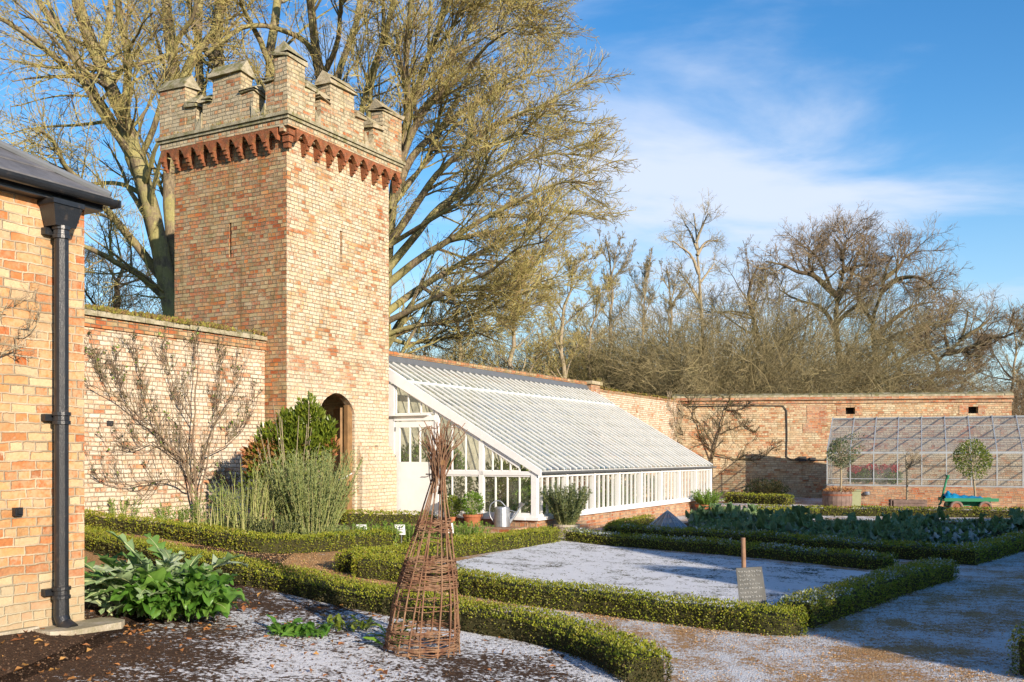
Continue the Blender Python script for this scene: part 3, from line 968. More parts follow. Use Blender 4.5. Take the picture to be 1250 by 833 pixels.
wall2 = thing('garden_wall', 'brick garden wall running on behind the white lean-to glasshouse', 'garden wall', FW.p(10, -.2, -.2))
mb = MB()
FW.box(mb, 3.14, 14.2, -.45, 0, -.4, 3.57)
FW.box(mb, 14.9, 22.5, -.45, 0, -.4, 3.42)
mb.build('brickwork', M['wall_brick'], wall2)
mb = MB()
FW.box(mb, 3.2, 14.2, .0, .035, 3.40, 3.50)
for i in range(95):
    u = 3.2 + i * .116
    FW.box(mb, u, u + .105, -.46, .03, 3.573, 3.68 + random.uniform(-.012, .012))
for i in range(66):
    u = 14.95 + i * .116
    FW.box(mb, u, u + .105, -.46, .03, 3.423, 3.50 + random.uniform(-.012, .012))
mb.build('coping', M['tower_red'], wall2)
tag(moss_tufts(FW, 15, 22.4, -.4, .04, lambda v: 3.52, 2200, .09).build('moss', M['moss'], wall2), kind='stuff')
mb = MB()    # blocked opening head
mb2 = MB()
FW.box(mb2, 16.6, 17.6, .003, .012, 2.0, 2.38)
mb2.build('blocked_opening', M['oak'], wall2)

pier = thing('brick_pier', 'short red brick pier with stone cap where the glasshouse roof ends', 'pier', FW.p(14.5, 0, -.2))
mb = MB()
FW.box(mb, 14.21, 14.89, -.5, .16, -.4, 3.60)
mb.build('shaft', M['red_brick'], pier)
mb = MB()
FW.box(mb, 14.15, 14.95, -.56, .22, 3.60, 3.70)
mb.build('cap', M['pale_coping'], pier)

fwall = thing('garden_wall', 'long buff brick end wall with two small vents, behind the aluminium greenhouse', 'garden wall', FF.p(6, -.2, -.2))
FT = 3.60
mb = MB()
vs_ = []
def ffu(px, z=3.0):
    # u on the far wall for a photo column
    k = (px - 625) / F
    o, d = FF.o, FF.d
    return (k * o[1] - o[0]) / (d[0] - k * d[1])
UE = ffu(1235)
for px in (1038, 1188):
    u = ffu(px)
    vs_.append([(u - .17, 2.95, 3.2), (u + .17, 2.95, 3.2)])
face_holes(FF, mb, 0.0, -.4, UE, -.4, FT, vs_, .3)
FF.box(mb, -.4, UE, -.5, -.301, -.4, FT)
mb.add([FF.p(UE, 0, -.4), FF.p(UE, 0, FT), FF.p(UE, -.31, FT), FF.p(UE, -.31, -.4)], [[0, 1, 2, 3]])
mb.build('brickwork', M['far_brick'], fwall)
mb = MB()
FF.box(mb, -.4, UE + .03, 0.0, .05, FT - .24, FT - .16)
FF.box(mb, -.4, UE + .05, 0.0, .10, FT - .10, FT)
for px in (1038, 1188):
    u = ffu(px)
    FF.box(mb, u - .5, u - .175, .002, .014, 2.9, 3.25)
    FF.box(mb, u + .175, u + .42, .002, .014, 2.9, 3.25)
u = ffu(995)
FF.box(mb, u - .3, u + .42, .002, .014, 2.6, 3.3)
FF.box(mb, u - .45, u + .25, .002, .016, 2.25, 2.6)
mb.build('red_brick_bands', M['red_brick'], fwall)
rubble_coping(FF, -.3, UE + .05, -.55, .08, FT + .002, FT + .16, .8, seed=5).build('coping', M['coping'], fwall)
for px in (1038, 1188):
    mb = MB()
    u = ffu(px)
    FF.box(mb, u - .17, u + .17, -.29, -.25, 2.95, 3.2)
    mb.build('vent', M['dark_gap'], fwall)

cable = MB()
uc = ffu(960)
zt = 3.23
pts = [FF.p(.3, .04, 3.28), FF.p(uc - 1.5, .04, 3.30), FF.p(uc - .12, .04, 3.28), FF.p(uc, .04, 3.1), FF.p(uc + .02, .04, 2.2), FF.p(uc, .04, 1.35), FF.p(uc + .15, .04, 1.24), FF.p(uc + 1.7, .04, 1.22)]
cable.tube(pts, .022, 6)
FF.box(cable, uc + .45, uc + .72, .0, .14, 1.17, 1.35)
FF.box(cable, uc + .85, uc + 1.06, .0, .14, 1.18, 1.32)
tag(cable.build('wall_cable', M['cable']), 'black conduit running down the far buff wall to two small boxes', 'conduit')

# ------------------------------------------------------------------ tower
TU, TVB, TVF = 3.13, -2.325, .525
BZ = -.15
tower = thing('brick_tower', 'square battlemented brick tower with an arched doorway', 'tower', FW.p(1.5, -.9, 0))
ST = 7.51          # string course height
CB = 6.88          # bottom of the corbels
fr_r = Fr(FW.p(0, TVF, 0), FW.d, FW.n)          # sunlit face: u 0..3.13
fr_l = Fr(FW.p(0, TVF, 0), -FW.n, -FW.d)        # left face: u 0..2.85


def uface(fr, px):
    k = (px - 625) / F
    return (k * fr.o[1] - fr.o[0]) / (fr.d[0] - k * fr.d[1])


def zface(fr, u, py):
    return CAMZ + (HZ - py) / F * fr.p(u, 0, 0)[1]


dl, dr = uface(fr_r, 390), uface(fr_r, 433)
zs = zface(fr_r, dl, 503)
zap = zface(fr_r, (dl + dr) / 2, 480)
arch = []
for q_, h_ in ((0, 0), (.04, .28), (.10, .52), (.2, .74), (.34, .92), (.44, 1.0), (.56, .99), (.68, .88), (.8, .70), (.9, .46), (.96, .24), (1, -.05)):
    arch.append((dl + (dr - dl) * q_, BZ, zs + (zap - zs) * h_))
sl = uface(fr_r, 416.5)
slit_r = [(sl - .035, zface(fr_r, sl, 320), zface(fr_r, sl, 282)), (sl + .035, zface(fr_r, sl, 320), zface(fr_r, sl, 282))]
mb = MB()
# door and slit share columns: split the face in two storeys
midz = 4.0
face_holes(fr_r, mb, 0, 0, TU, BZ, midz, [arch], .16)
face_holes(fr_r, mb, 0, 0, TU, midz, ST, [slit_r], .35)
# core walls behind (leave a dark lobby behind the door)
mb.add([fr_r.p(0, -2.85, BZ), fr_r.p(TU, -2.85, BZ), fr_r.p(TU, -2.85, ST), fr_r.p(0, -2.85, ST)], [[0, 1, 2, 3]])
mb.add([fr_r.p(TU, 0, BZ), fr_r.p(TU, -2.85, BZ), fr_r.p(TU, -2.85, ST), fr_r.p(TU, 0, ST)], [[0, 1, 2, 3]])
mb.add([fr_r.p(0, 0, ST), fr_r.p(TU, 0, ST), fr_r.p(TU, -2.85, ST), fr_r.p(0, -2.85, ST)], [[0, 1, 2, 3]])
# lobby
a_, b_, c_, d_ = dl - .25, dr + .8, -.161, -1.9
for (x0, y0), (x1, y1) in (((a_, c_), (a_, d_)), ((a_, d_), (b_, d_)), ((b_, c_), (b_, d_)), ((a_, c_), (dl, c_)), ((dr, c_), (b_, c_))):
    mb.add([fr_r.p(x0, y0, BZ), fr_r.p(x1, y1, BZ), fr_r.p(x1, y1, 3.4), fr_r.p(x0, y0, 3.4)], [[0, 1, 2, 3]])
mb.add([fr_r.p(a_, c_, 3.4), fr_r.p(b_, c_, 3.4), fr_r.p(b_, d_, 3.4), fr_r.p(a_, d_, 3.4)], [[0, 1, 2, 3]])
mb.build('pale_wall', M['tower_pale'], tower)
mb = MB()
s2 = uface(fr_l, 281)
slit_l = [(s2 - .03, zface(fr_l, s2, 314), zface(fr_l, s2, 272)), (s2 + .03, zface(fr_l, s2, 314), zface(fr_l, s2, 272))]
face_holes(fr_l, mb, 0, 0, 2.85, BZ, ST, [slit_l], .35)
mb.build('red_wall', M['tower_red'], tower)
for fr, s in ((fr_r, slit_r), (fr_l, slit_l)):
    mb = MB()
    fr.box(mb, s[0][0], s[1][0], -.34, -.30, s[0][1], s[0][2])
    mb.build('arrow_slit', M['dark_gap'], tower)
# battered base right of the door
mb = MB()
ub = uface(fr_r, 436)
zb = zface(fr_r, ub + .3, 545)
for i, (o_, z0, z1) in enumerate(((.10, BZ, zb - .22), (.075, zb - .22, zb - .15), (.05, zb - .15, zb - .08), (.025, zb - .08, zb))):
    fr_r.box(mb, ub, TU + o_, .003, o_ + .03, z0, z1)
mb.build('buttress', M['tower_pale'], tower)
mb = MB()
u = uface(fr_r, 459)
fr_r.box(mb, u - .03, u + .03, .001, .03, zface(fr_r, u, 551), zface(fr_r, u, 544))
mb.build('wall_bracket', M['cable'], tower)

# corbel table: a lintel band, small pointed arches and stepped brackets
OV = .19
mb = MB()
for fr, L in ((fr_r, TU), (fr_l, 2.85)):
    a0 = -OV if fr is fr_r else 0.0
    fr.box(mb, a0, L + OV, 0.001, OV, ST - .205, ST - .085)
    fr.box(mb, a0, L + OV * .7, 0.001, OV * .50, ST - .30, ST - .205)
mb.build('corbel_band', M['parapet_brick'], tower)


def corbel(fr, uc, wd):
    """one arch of the table with the bracket on its right side"""
    mb = MB()
    h = wd / 2
    # arch plate
    n = 8
    pts = []
    zt_, zb_ = ST - .206, ST - .46
    out = [(uc - h, zt_), (uc + h, zt_)]
    inner = []
    for i in range(n + 1):
        s = i / n
        x = (2 * s - 1)
        y = 1 - abs(x) ** 1.6
        inner.append((uc + h - .03 - (wd - .06) * s, zb_ + .04 + .17 * y))
    for (p, q) in zip(inner[:-1], inner[1:]):
        uu = [(p[0], zt_), (q[0], zt_), q, p]
        mb.prism([fr.p(a, OV * .55, b) for a, b in uu], fr.n * (OV * .42))
    for sx in (-1, 1):
        e = uc + sx * h
        i_ = uc + sx * (h - .03)
        mb.prism([fr.p(a, OV * .55, b) for a, b in [(e, zt_), (i_, zt_), (i_, zb_ + .03), (e, zb_ + .03)]], fr.n * (OV * .42))
    # bracket: narrowing steps down to a rounded drop
    bc = uc + h
    for (r, z0, z1, v1) in ((.052, -.42, -.33, OV * .95), (.042, -.50, -.42, OV * .76), (.032, -.56, -.50, OV * .54), (.02, -.60, -.56, OV * .3)):
        prof = [(bc - r, ST + z1), (bc + r, ST + z1), (bc + r * .8, ST + z0), (bc - r * .8, ST + z0)]
        mb.prism([fr.p(a, 0.002, b) for a, b in prof], fr.n * v1)
    return mb


NB = 9
for fr, L in ((fr_r, TU), (fr_l, 2.85)):
    wd = (L + .1) / NB
    for i in range(NB):
        corbel(fr, .06 + wd * (i + .5), wd * .99).build('corbel', M['terracotta'], tower)
mb = MB()
for k, (r, z0, z1) in enumerate(((.13, -.34, -.24), (.10, -.46, -.34), (.07, -.56, -.46))):
    c = fr_r.p(0.0, 0.0, ST + z0)
    mb.box(c - fr_r.d * r * .9 - fr_r.n * .02, fr_r.d * r * 1.2, fr_r.n * (r + .05), [0, 0, z1 - z0 - .002])
mb.build('corner_corbel', M['terracotta'], tower)
# string course
mb = MB()
O2 = OV + .05
for z0, z1, o in ((-.085, -.03, O2 - .02), (-.03, .03, O2 + .015)):
    mb.box(fr_r.p(-o, -2.85 - o, ST + z0), FW.d * (TU + 2 * o), FW.n * (2.85 + 2 * o), [0, 0, z1 - z0])
mb.build('string_course', M['coping'], tower)

# parapet
PW = .30
def cap(mb, fr, u0, u1, v0, v1, z, h, mi=0, hip0=0.0, hip1=0.0):
    """saddleback coping, ridge along u"""
    vm_ = (v0 + v1) / 2
    o = .045
    zz = z + .05
    fr.box(mb, u0 - o, u1 + o, v0 - o, v1 + o, z, zz, mi)
    a = [fr.p(u0 - o, v0 - o, zz), fr.p(u1 + o, v0 - o, zz), fr.p(u1 + o, v1 + o, zz), fr.p(u0 - o, v1 + o, zz)]
    r = [fr.p(u0 - o + hip0, vm_, z + h), fr.p(u1 + o - hip1, vm_, z + h)]
    w_ = [fr.p(u0 - o + hip0 * .9, vm_ + .05, z + h - .02), fr.p(u1 + o - hip1 * .9, vm_ + .05, z + h - .02)]
    mb.add(a + r, [[0, 1, 5, 4], [3, 2, 5, 4], [0, 3, 4], [1, 2, 5]], mi)


def merlon(fr, u0, u1, side_l, side_r, hi, mat, corner=0):
    """high block u0..u1 with a saddleback cap, lower stepped shoulders either side"""
    v1_, v0_ = OV, OV - PW
    cm = M['coping'] if fr is fr_l else M['pale_coping']
    mb = MB()
    fr.box(mb, u0, u1, v0_, v1_, ST + .031, ST + hi)
    for s, e, w in ((-1, u0, side_l), (1, u1, side_r)):
        if w > 0:
            a, b = (e - w, e) if s < 0 else (e, e + w)
            fr.box(mb, a, b, v0_, v1_ - .003, ST + .031, ST + hi * .56)
    o = mb.build('merlon', mat, tower)
    mc = MB()
    cap(mc, fr, u0, u1, v0_, v1_, ST + hi + .001, random.uniform(.24, .30))
    mc.build('coping', cm, o)
    for s, e, w in ((-1, u0, side_l), (1, u1, side_r)):
        if w <= 0:
            continue
        a, b = (e - w, e) if s < 0 else (e, e + w)
        mc = MB()
        cap(mc, fr, a + (0 if s < 0 else .05), b - (.05 if s < 0 else 0), v0_, v1_, ST + hi * .56 + .001, random.uniform(.18, .24))
        mc.build('shoulder_coping', cm, o)
        mc = MB()
        if s < 0:
            pr = [(a - .16, ST + .031), (a - .001, ST + .031), (a - .001, ST + .29)]
        else:
            pr = [(b + .001, ST + .031), (b + .16, ST + .031), (b + .001, ST + .29)]
        mc.prism([fr.p(x, v0_ - .02, z) for x, z in pr], fr.n * (PW + .045))
        mc.build('sill_stone', cm, o)
    return o


# parapet positions read on each face (string course at zoomed photo)
def up(fr, px):
    f2 = Fr(fr.p(0, OV, 0), fr.d, fr.n)
    return uface(f2, px)


R = M['parapet_brick']
Pm = M['parapet_brick']
# low parapet under everything
mb = MB()
mb.box(fr_r.p(-OV, OV - PW, ST + .031), fr_r.d * (TU + 2 * OV), fr_r.n * PW, [0, 0, .10])
mb.box(fr_r.p(-OV, -2.85 - OV, ST + .031), fr_r.d * (TU + 2 * OV), fr_r.n * PW, [0, 0, .10])
mb.box(fr_r.p(TU + OV - PW, -2.85 - OV + PW, ST + .031), fr_r.d * PW, fr_r.n * (2.85 + 2 * OV - 2 * PW), [0, 0, .10])
mb.build('parapet', Pm, tower)
mb = MB()
mb.box(fr_l.p(PW - OV + .002, OV - PW, ST + .032), fr_l.d * (2.85 + 2 * OV - 2 * PW - .004), fr_l.n * (PW + .004), [0, 0, .10])
mb.build('parapet', R, tower)
# corner block
cu = up(fr_r, 372)
cl = up(fr_l, 335)
mb = MB()
mb.box(fr_r.p(-OV - .003, OV + .003 - (cl + OV), ST + .029), fr_r.d * (cu + OV), fr_r.n * (cl + OV), [0, 0, 1.02])
shr = up(fr_r, 384) - cu
mb.box(fr_r.p(cu, OV - PW, ST + .029), fr_r.d * shr, fr_r.n * PW, [0, 0, .58])
mb.box(fr_l.p(cl, OV - PW, ST + .029), fr_l.d * .22, fr_l.n * PW, [0, 0, .58])
cm_ = mb.build('merlon', Pm, tower)
mc = MB()
zz = ST + 1.05
o = .045
q = [fr_r.p(-OV - o, OV + o, zz), fr_r.p(cu + o, OV + o, zz), fr_r.p(cu + o, -cl + OV - OV - o, zz), fr_r.p(-OV - o, -cl - o, zz)]
mc.box(q[3], q[2] - q[3], q[0] - q[3], [0, 0, .05])
q = [p + np.array([0, 0, .05]) for p in q]
md = (q[0] + q[1] + q[2] + q[3]) / 4 + np.array([0, 0, .25])
r0, r1 = md - FW.d * .14, md + FW.d * .14
mc.add(q + [r0, r1], [[0, 1, 5, 4], [3, 2, 5, 4], [0, 3, 4], [1, 2, 5]])
mc.build('coping', M['coping'], cm_)
for fr, e, w in ((fr_r, cu, shr), (fr_l, cl, .22)):
    mc = MB()
    cap(mc, fr, e + .05, e + w, OV - PW, OV, ST + .61, .18)
    mc.build('shoulder_coping', M['coping'], cm_)
    mc = MB()
    e = e + w
    mc.prism([fr.p(x, OV - PW - .02, z) for x, z in [(e + .001, ST + .031), (e + .16, ST + .031), (e + .001, ST + .27)]], fr.n * (PW + .045))
    mc.build('sill_stone', M['coping'], cm_)
# left face: middle and far-left merlons
merlon(fr_l, up(fr_l, 294), up(fr_l, 259), .30, .24, .93, R)
merlon(fr_l, up(fr_l, 226), 2.85 + OV, .28, 0, .93, R)
# right face
merlon(fr_r, up(fr_r, 403), up(fr_r, 433), .28, .30, .93, Pm)
merlon(fr_r, up(fr_r, 467), TU + OV, .32, 0, .90, Pm)
# back faces
fb = Fr(fr_r.p(TU, -2.85, 0), -FW.d, -FW.n)
merlon(fb, .95, 1.75, .28, .28, .93, Pm)
fb2 = Fr(fr_r.p(TU, 0, 0), -FW.n, FW.d)
merlon(fb2, .9, 1.6, .28, .28, .93, R)
mb = MB()
mb.box(fr_r.p(TU + OV - .5, -2.85 - OV - .003, ST + .03), fr_r.d * .503, fr_r.n * .5, [0, 0, .93])
mb.build('merlon', Pm, tower)
mb = MB()
mb.box(fr_r.p(-OV - .004, -2.85 - OV - .004, ST + .03), fr_r.d * .42, fr_r.n * .30, [0, 0, .6])
mb.build('merlon', Pm, tower)
tag(moss_tufts(fr_l, 0, 2.9, .0, OV + .06, lambda v: ST + .04, 500, .05).build('moss', M['moss'], tower), kind='stuff')

for o_ in tower.children_recursive:
    if o_.name.split('.')[0] in ('coping', 'shoulder_coping', 'sill_stone', 'merlon'):
        r_ = .022 if 'merlon' not in o_.name else .010
        n_ = len(o_.data.vertices)
        co = np.empty(n_ * 3, np.float32)
        o_.data.vertices.foreach_get('co', co)
        co = co.reshape(-1, 3)
        co[:, :2] += rng.normal(0, r_ * .6, (n_, 2))
        co[:, 2] += np.where(co[:, 2] > ST + .2, rng.normal(0, r_, n_), 0)
        o_.data.vertices.foreach_set('co', co.ravel())
        o_.data.update()
# open door leaf swung back inside the arch
door = MB()
hd_ = unit(np.array([-.33, .944]))
fd = Fr(fr_r.p(dr - .16, -.18, 0), hd_, np.array([-hd_[1], hd_[0]]))
for i in range(6):
    fd.box(door, .002 + i * .14, .138 + i * .14, 0, .045, BZ + .06, zs + .12)
dleaf = door.build('door', M['oak'], tower)
mb = MB()
for z_ in (.35, 1.1, 1.75):
    fd.box(mb, .0, .8, .045, .075, BZ + z_, BZ + z_ + .12)
mb.build('ledge', M['oak'], dleaf)
mb = MB()
fr_r.box(mb, dr - .15, dr - .005, -.15, -.06, BZ + .02, zs + .17)
mb.build('door_post', M['oak'], tower)
mb = MB()
p0 = fr_r.p(dr - .1, .0, zface(fr_r, dr, 578))
p1 = fr_r.p(dr - .62, .02, zface(fr_r, dr, 586))
mb.tube([p0, (p0 + p1) / 2 - np.array([0, 0, .03]), p1], .014, 6)
mb.build('rope', M['label'], tower)

# ------------------------------------------------------------------ lean-to glasshouse
GU0, GU1, GV = 3.30, 14.45, 3.91
EZ, TZ = 1.067, 3.36
SZ = .194
GB = -.24
gh = thing('lean_to_glasshouse', 'long white-framed lean-to glasshouse on a low brick base against the wall', 'glasshouse', FW.p(9, 2, GB))
W_, GL, RG = M['white'], M['glass'], M['roof_glass']
mb = MB()
FW.box(mb, GU0 + .05, GU1, GV - .22, GV - .02, GB, SZ - .06)
FW.box(mb, GU0 + .03, GU0 + .23, 1.55, GV - .221, GB, SZ - .06)
FW.box(mb, GU1 - .2, GU1, 0.01, GV - .221, GB, SZ - .06)
mb.build('brick_base', M['red_brick'], gh)
mb = MB()
FW.box(mb, GU0 - .02, GU1 + .03, GV - .24, GV + .05, SZ - .06, SZ)
FW.box(mb, GU0 - .03, GU0 + .24, 1.55, GV - .241, SZ - .06, SZ)
mb.build('sill', W_, gh)
# front posts, mullions, panes
NBAY = 8
bw_ = (GU1 - GU0) / NBAY
for i in range(NBAY + 1):
    mb = MB()
    u = GU0 + i * bw_
    wd = .11 if i in (0, NBAY) else .085
    u = min(u, GU1 - wd / 2)
    FW.box(mb, max(GU0, u - wd / 2), u + wd / 2 + (.06 if i == 0 else 0), GV - .12, GV, SZ, EZ - .04)
    mb.build('post', W_, gh)
for i in range(NBAY):
    u0_ = GU0 + i * bw_ + .06
    u1_ = u0_ + bw_ - .12
    wf = MB()
    FW.box(wf, u0_, u1_, GV - .09, GV - .02, SZ, SZ + .045)
    FW.box(wf, u0_, u1_, GV - .09, GV - .02, EZ - .10, EZ - .041)
    for k in range(1, 5):
        um = u0_ + (u1_ - u0_) * k / 5
        FW.box(wf, um - .012, um + .012, GV - .08, GV - .03, SZ + .045, EZ - .10)
    w0 = wf.build('window', W_, gh)
    mb = MB()
    mb.add([FW.p(u0_, GV - .06, SZ + .045), FW.p(u1_, GV - .06, SZ + .045), FW.p(u1_, GV - .06, EZ - .10), FW.p(u0_, GV - .06, EZ - .10)], [[0, 1, 2, 3]])
    mb.build('pane', GL, w0)
mb = MB()
FW.box(mb, GU0, GU1, GV - .12, GV - .01, EZ - .04, EZ + .03)
mb.build('eave_beam', W_, gh)
mb = MB()
an = np.linspace(math.pi, 2 * math.pi, 8)
gz = EZ + .015
prof = [(GV + .07 + .055 * math.cos(a), gz + .05 * math.sin(a)) for a in an] + [(GV + .07 + .047 * math.cos(a), gz + .042 * math.sin(a)) for a in an[::-1]]
FW.prism_u(mb, prof, GU0 + .06, GU1 + .08)
mb.build('gutter', M['lead'], gh)
# roof: two runs of glass with a lap, 38 bars
sl_ = (TZ - EZ) / GV
def rz(v): return EZ + .04 + (GV - v) * sl_
vj = GV * .20
nb = 39
for k in range(nb - 1):
    pass
def roof_glass(va, vb, lift):
    mb = MB()
    for k in range(nb - 1):
        ua = GU0 + .02 + (GU1 - GU0 - .04) * k / (nb - 1) + .014
        ub_ = GU0 + .02 + (GU1 - GU0 - .04) * (k + 1) / (nb - 1) - .014
        nseg = max(2, int((vb - va) / .42))
        for j in range(nseg):
            a, b = va + (vb - va) * j / nseg, va + (vb - va) * (j + 1) / nseg
            t_ = random.uniform(-.002, .004)
            mb.add([FW.p(ua, a, rz(a) + lift + t_), FW.p(ub_, a, rz(a) + lift + t_), FW.p(ub_, b + .01, rz(b + .01) + lift + .010 + t_), FW.p(ua, b + .01, rz(b + .01) + lift + .010 + t_)], [[0, 1, 2, 3]])
    return mb
rp = roof_glass(.06, vj + .05, .055).build('roof_glass', RG, gh)
rp2 = roof_glass(vj, GV + .04, .022).build('roof_glass', RG, gh)
for k in range(nb):
    mb = MB()
    u = GU0 + .02 + (GU1 - GU0 - .04) * k / (nb - 1)
    for va, vb, lf in ((.05, vj + .04, .04), (vj, GV + .03, .01)):
        mb.prism([FW.p(u - .011, va, rz(va) + lf), FW.p(u - .012, vb, rz(vb) + lf), FW.p(u - .012, vb, rz(vb) + lf + .045), FW.p(u - .012, va, rz(va) + lf + .045)], FW.d * .024)
    mb.build('glazing_bar', W_, gh)
mb = MB()
mb.prism([FW.p(GU0, vj - .01, rz(vj) - .03), FW.p(GU0, vj + .05, rz(vj) - .06), FW.p(GU0, vj + .05, rz(vj) + .030), FW.p(GU0, vj - .01, rz(vj) + .058)], FW.d * (GU1 - GU0))
mb.build('purlin', W_, gh)
mb = MB()
mb.prism([FW.p(GU0 - .02, .0, rz(0) - .1), FW.p(GU0 - .02, .09, rz(.09) + .09), FW.p(GU0 - .02, .0, rz(0) + .2)], FW.d * (GU1 - GU0 + .04))
mb.build('flashing', M['lead'], gh)
mb = MB()     # rafters within
for k in range(9):
    u = GU0 + .3 + k * (GU1 - GU0 - .5) / 8
    mb.prism([FW.p(u, .05, rz(.05) - .10), FW.p(u, GV - .15, rz(GV - .15) - .10), FW.p(u, GV - .15, rz(GV - .15) - .03), FW.p(u, .05, rz(.05) - .03)], FW.d * .05)
mb.build('rafters', W_, gh)
mb = MB()     # limewashed wall inside
FW.box(mb, GU0 + .3, GU1 - .2, .004, .02, GB, TZ - .1)
mb.build('inner_wall', M['white_in'], gh)
# gable end
def gv(px):       # v on the gable plane for a photo column
    fg = Fr(FW.p(GU0, 0, 0), FW.n, -FW.d)
    return uface(fg, px)
mb = MB()    # raking board
bw2 = .20
mb.prism([FW.p(GU0 - .035, .02, rz(.02) + .075), FW.p(GU0 - .035, GV + .10, rz(GV + .10) + .075), FW.p(GU0 - .035, GV + .10, rz(GV + .10) - .06), FW.p(GU0 - .035, .02, rz(.02) - bw2)], FW.d * .05)
mb.build('raking_board', W_, gh)
vd0, vd1 = gv(481), gv(560)
vd1 = vd0 + 1.02
vp = gv(587)
GD = BZ - .02
DH = CAMZ + (556 - 515) / F * FW.p(GU0, .8, 0)[1]
def gbox(mb, v0, v1, z0, z1, th=.07, off=0.0, mi=0):
    FW.box(mb, GU0 + off, GU0 + off + th, v0, v1, z0, z1, mi)
mb = MB()
gbox(mb, vd0 - .14, vd0, GD, rz(vd0) - .18, .09)
gbox(mb, 0.02, vd0 - .14, GD, rz(.4) - .1, .06, .01)
gbox(mb, vd1, vd1 + .08, GD, rz(vd1) - .16, .09)
gbox(mb, vp - .05, vp + .05, SZ, rz(vp) - .15, .09)
gbox(mb, GV - .12, GV, SZ, EZ - .02, .09, -.003)
gbox(mb, vd0, vd1 + .0, DH + .02, DH + .12, .10, -.01)
gbox(mb, vd1 + .08, GV - .12, EZ - .06, EZ + .02, .085)
gbox(mb, vd1 + .08, GV - .12, SZ, SZ + .05, .08)
gbox(mb, vd0 - .04, vd0 + .9, DH + .12, DH + .15, .17, -.09)
mb.build('gable_frame', W_, gh)
def slope_light(v0, v1, z0, npane, name='window'):
    """window whose head follows the roof"""
    top = lambda v: rz(v) - .20
    wf = MB()
    pn = MB()
    if top(v1) < z0 + .05:
        v1 = GV - (z0 + .05 + .20 - EZ - .04) / sl_
    wf.add([FW.p(GU0 + .02, v0, z0), FW.p(GU0 + .02, v1, z0), FW.p(GU0 + .02, v1, z0 + .02), FW.p(GU0 + .02, v0, z0 + .02)], [[0, 1, 2, 3]])
    for k in range(npane + 1):
        v = v0 + (v1 - v0) * k / npane
        gbox(wf, v - .012, v + .012, z0, max(top(v), z0 + .03), .04, .02)
    pn.add([FW.p(GU0 + .036, v0, z0), FW.p(GU0 + .036, v1, z0), FW.p(GU0 + .036, v1, top(v1)), FW.p(GU0 + .036, v0, top(v0))], [[0, 1, 2, 3]])
    wf.prism([FW.p(GU0 + .01, v0, top(v0)), FW.p(GU0 + .01, v1, top(v1)), FW.p(GU0 + .01, v1, top(v1) + .08), FW.p(GU0 + .01, v0, top(v0) + .08)], FW.d * .06)
    a = wf.build(name, W_, gh)
    pn.build('pane', GL, a)
def rect_light(v0, v1, z0, z1, npane):
    wf, pn = MB(), MB()
    for k in range(npane + 1):
        v = v0 + (v1 - v0) * k / npane
        gbox(wf, v - .012, v + .012, z0, z1, .04, .02)
    gbox(wf, v0, v1, z1 - .03, z1, .05, .015)
    gbox(wf, v0, v1, z0, z0 + .03, .05, .015)
    pn.add([FW.p(GU0 + .036, v0, z0), FW.p(GU0 + .036, v1, z0), FW.p(GU0 + .036, v1, z1), FW.p(GU0 + .036, v0, z1)], [[0, 1, 2, 3]])
    a = wf.build('window', W_, gh)
    pn.build('pane', GL, a)
slope_light(vd0 + .03, vd0 + .98, DH + .16, 3)
rect_light(vd1 + .08, vp - .05, SZ + .05, EZ - .06, 3)
rect_light(vp + .05, GV - .12, SZ + .05, EZ - .06, 4)
slope_light(vd1 + .08, vp - .05, EZ + .02, 3)
slope_light(vp + .05, GV - .25, EZ + .02, 4)
# door: three glazed lights over a boarded panel
mb = MB()
zm = CAMZ + (556 - 567) / F * FW.p(GU0, .9, 0)[1]
gbox(mb, vd0 + .01, vd1 - .01, GD + .03, zm, .045, .02)
gbox(mb, vd0 + .01, vd0 + .13, zm, DH, .045, .02)
gbox(mb, vd1 - .13, vd1 - .01, zm, DH, .045, .02)
gbox(mb, vd0 + .13, vd1 - .13, DH - .12, DH, .045, .02)
gbox(mb, vd0 + .13, vd1 - .13, zm, zm + .05, .045, .02)
for k in (1, 2):
    v = vd0 + .13 + (vd1 - vd0 - .26) * k / 3
    gbox(mb, v - .014, v + .014, zm + .05, DH - .12, .04, .02)
gbox(mb, vd0 + .10, vd0 + .11, GD + .1, zm - .1, .005, .016)
dr_ = mb.build('door', W_, gh)
mb = MB()
mb.add([FW.p(GU0 + .04, v_, z_) for v_, z_ in ((vd0 + .13, zm + .05), (vd1 - .13, zm + .05), (vd1 - .13, DH - .12), (vd0 + .13, DH - .12))], [[0, 1, 2, 3]])
mb.build('pane', GL, dr_)
mb = MB()
gbox(mb, vd1 - .085, vd1 - .035, zm - .08, zm + .10, .03, -.01)
mb.tube([FW.p(GU0 - .01, vd1 - .06, zm - .2), FW.p(GU0 - .07, vd1 - .06, zm - .2), FW.p(GU0 - .07, vd1 - .17, zm - .2)], .013, 8)
mb.build('handle', M['black'], dr_)
for z_ in (GD + .25, zm + .1, DH - .2):
    mb = MB()
    gbox(mb, vd0 - .02, vd0 + .03, z_, z_ + .09, .012, .008)
    mb.build('hinge', M['lead'], dr_)

mb = MB()
STEP = .005
FW.box(mb, GU0 - .62, GU0 - .04, 1.62, 3.72, -.3, STEP)
tag(mb.build('brick_step', M['red_brick'], loc=FW.p(GU0 - .3, 2.6, -.2)), 'low brick step along the foot of the glasshouse gable, holding can and pots', 'step')

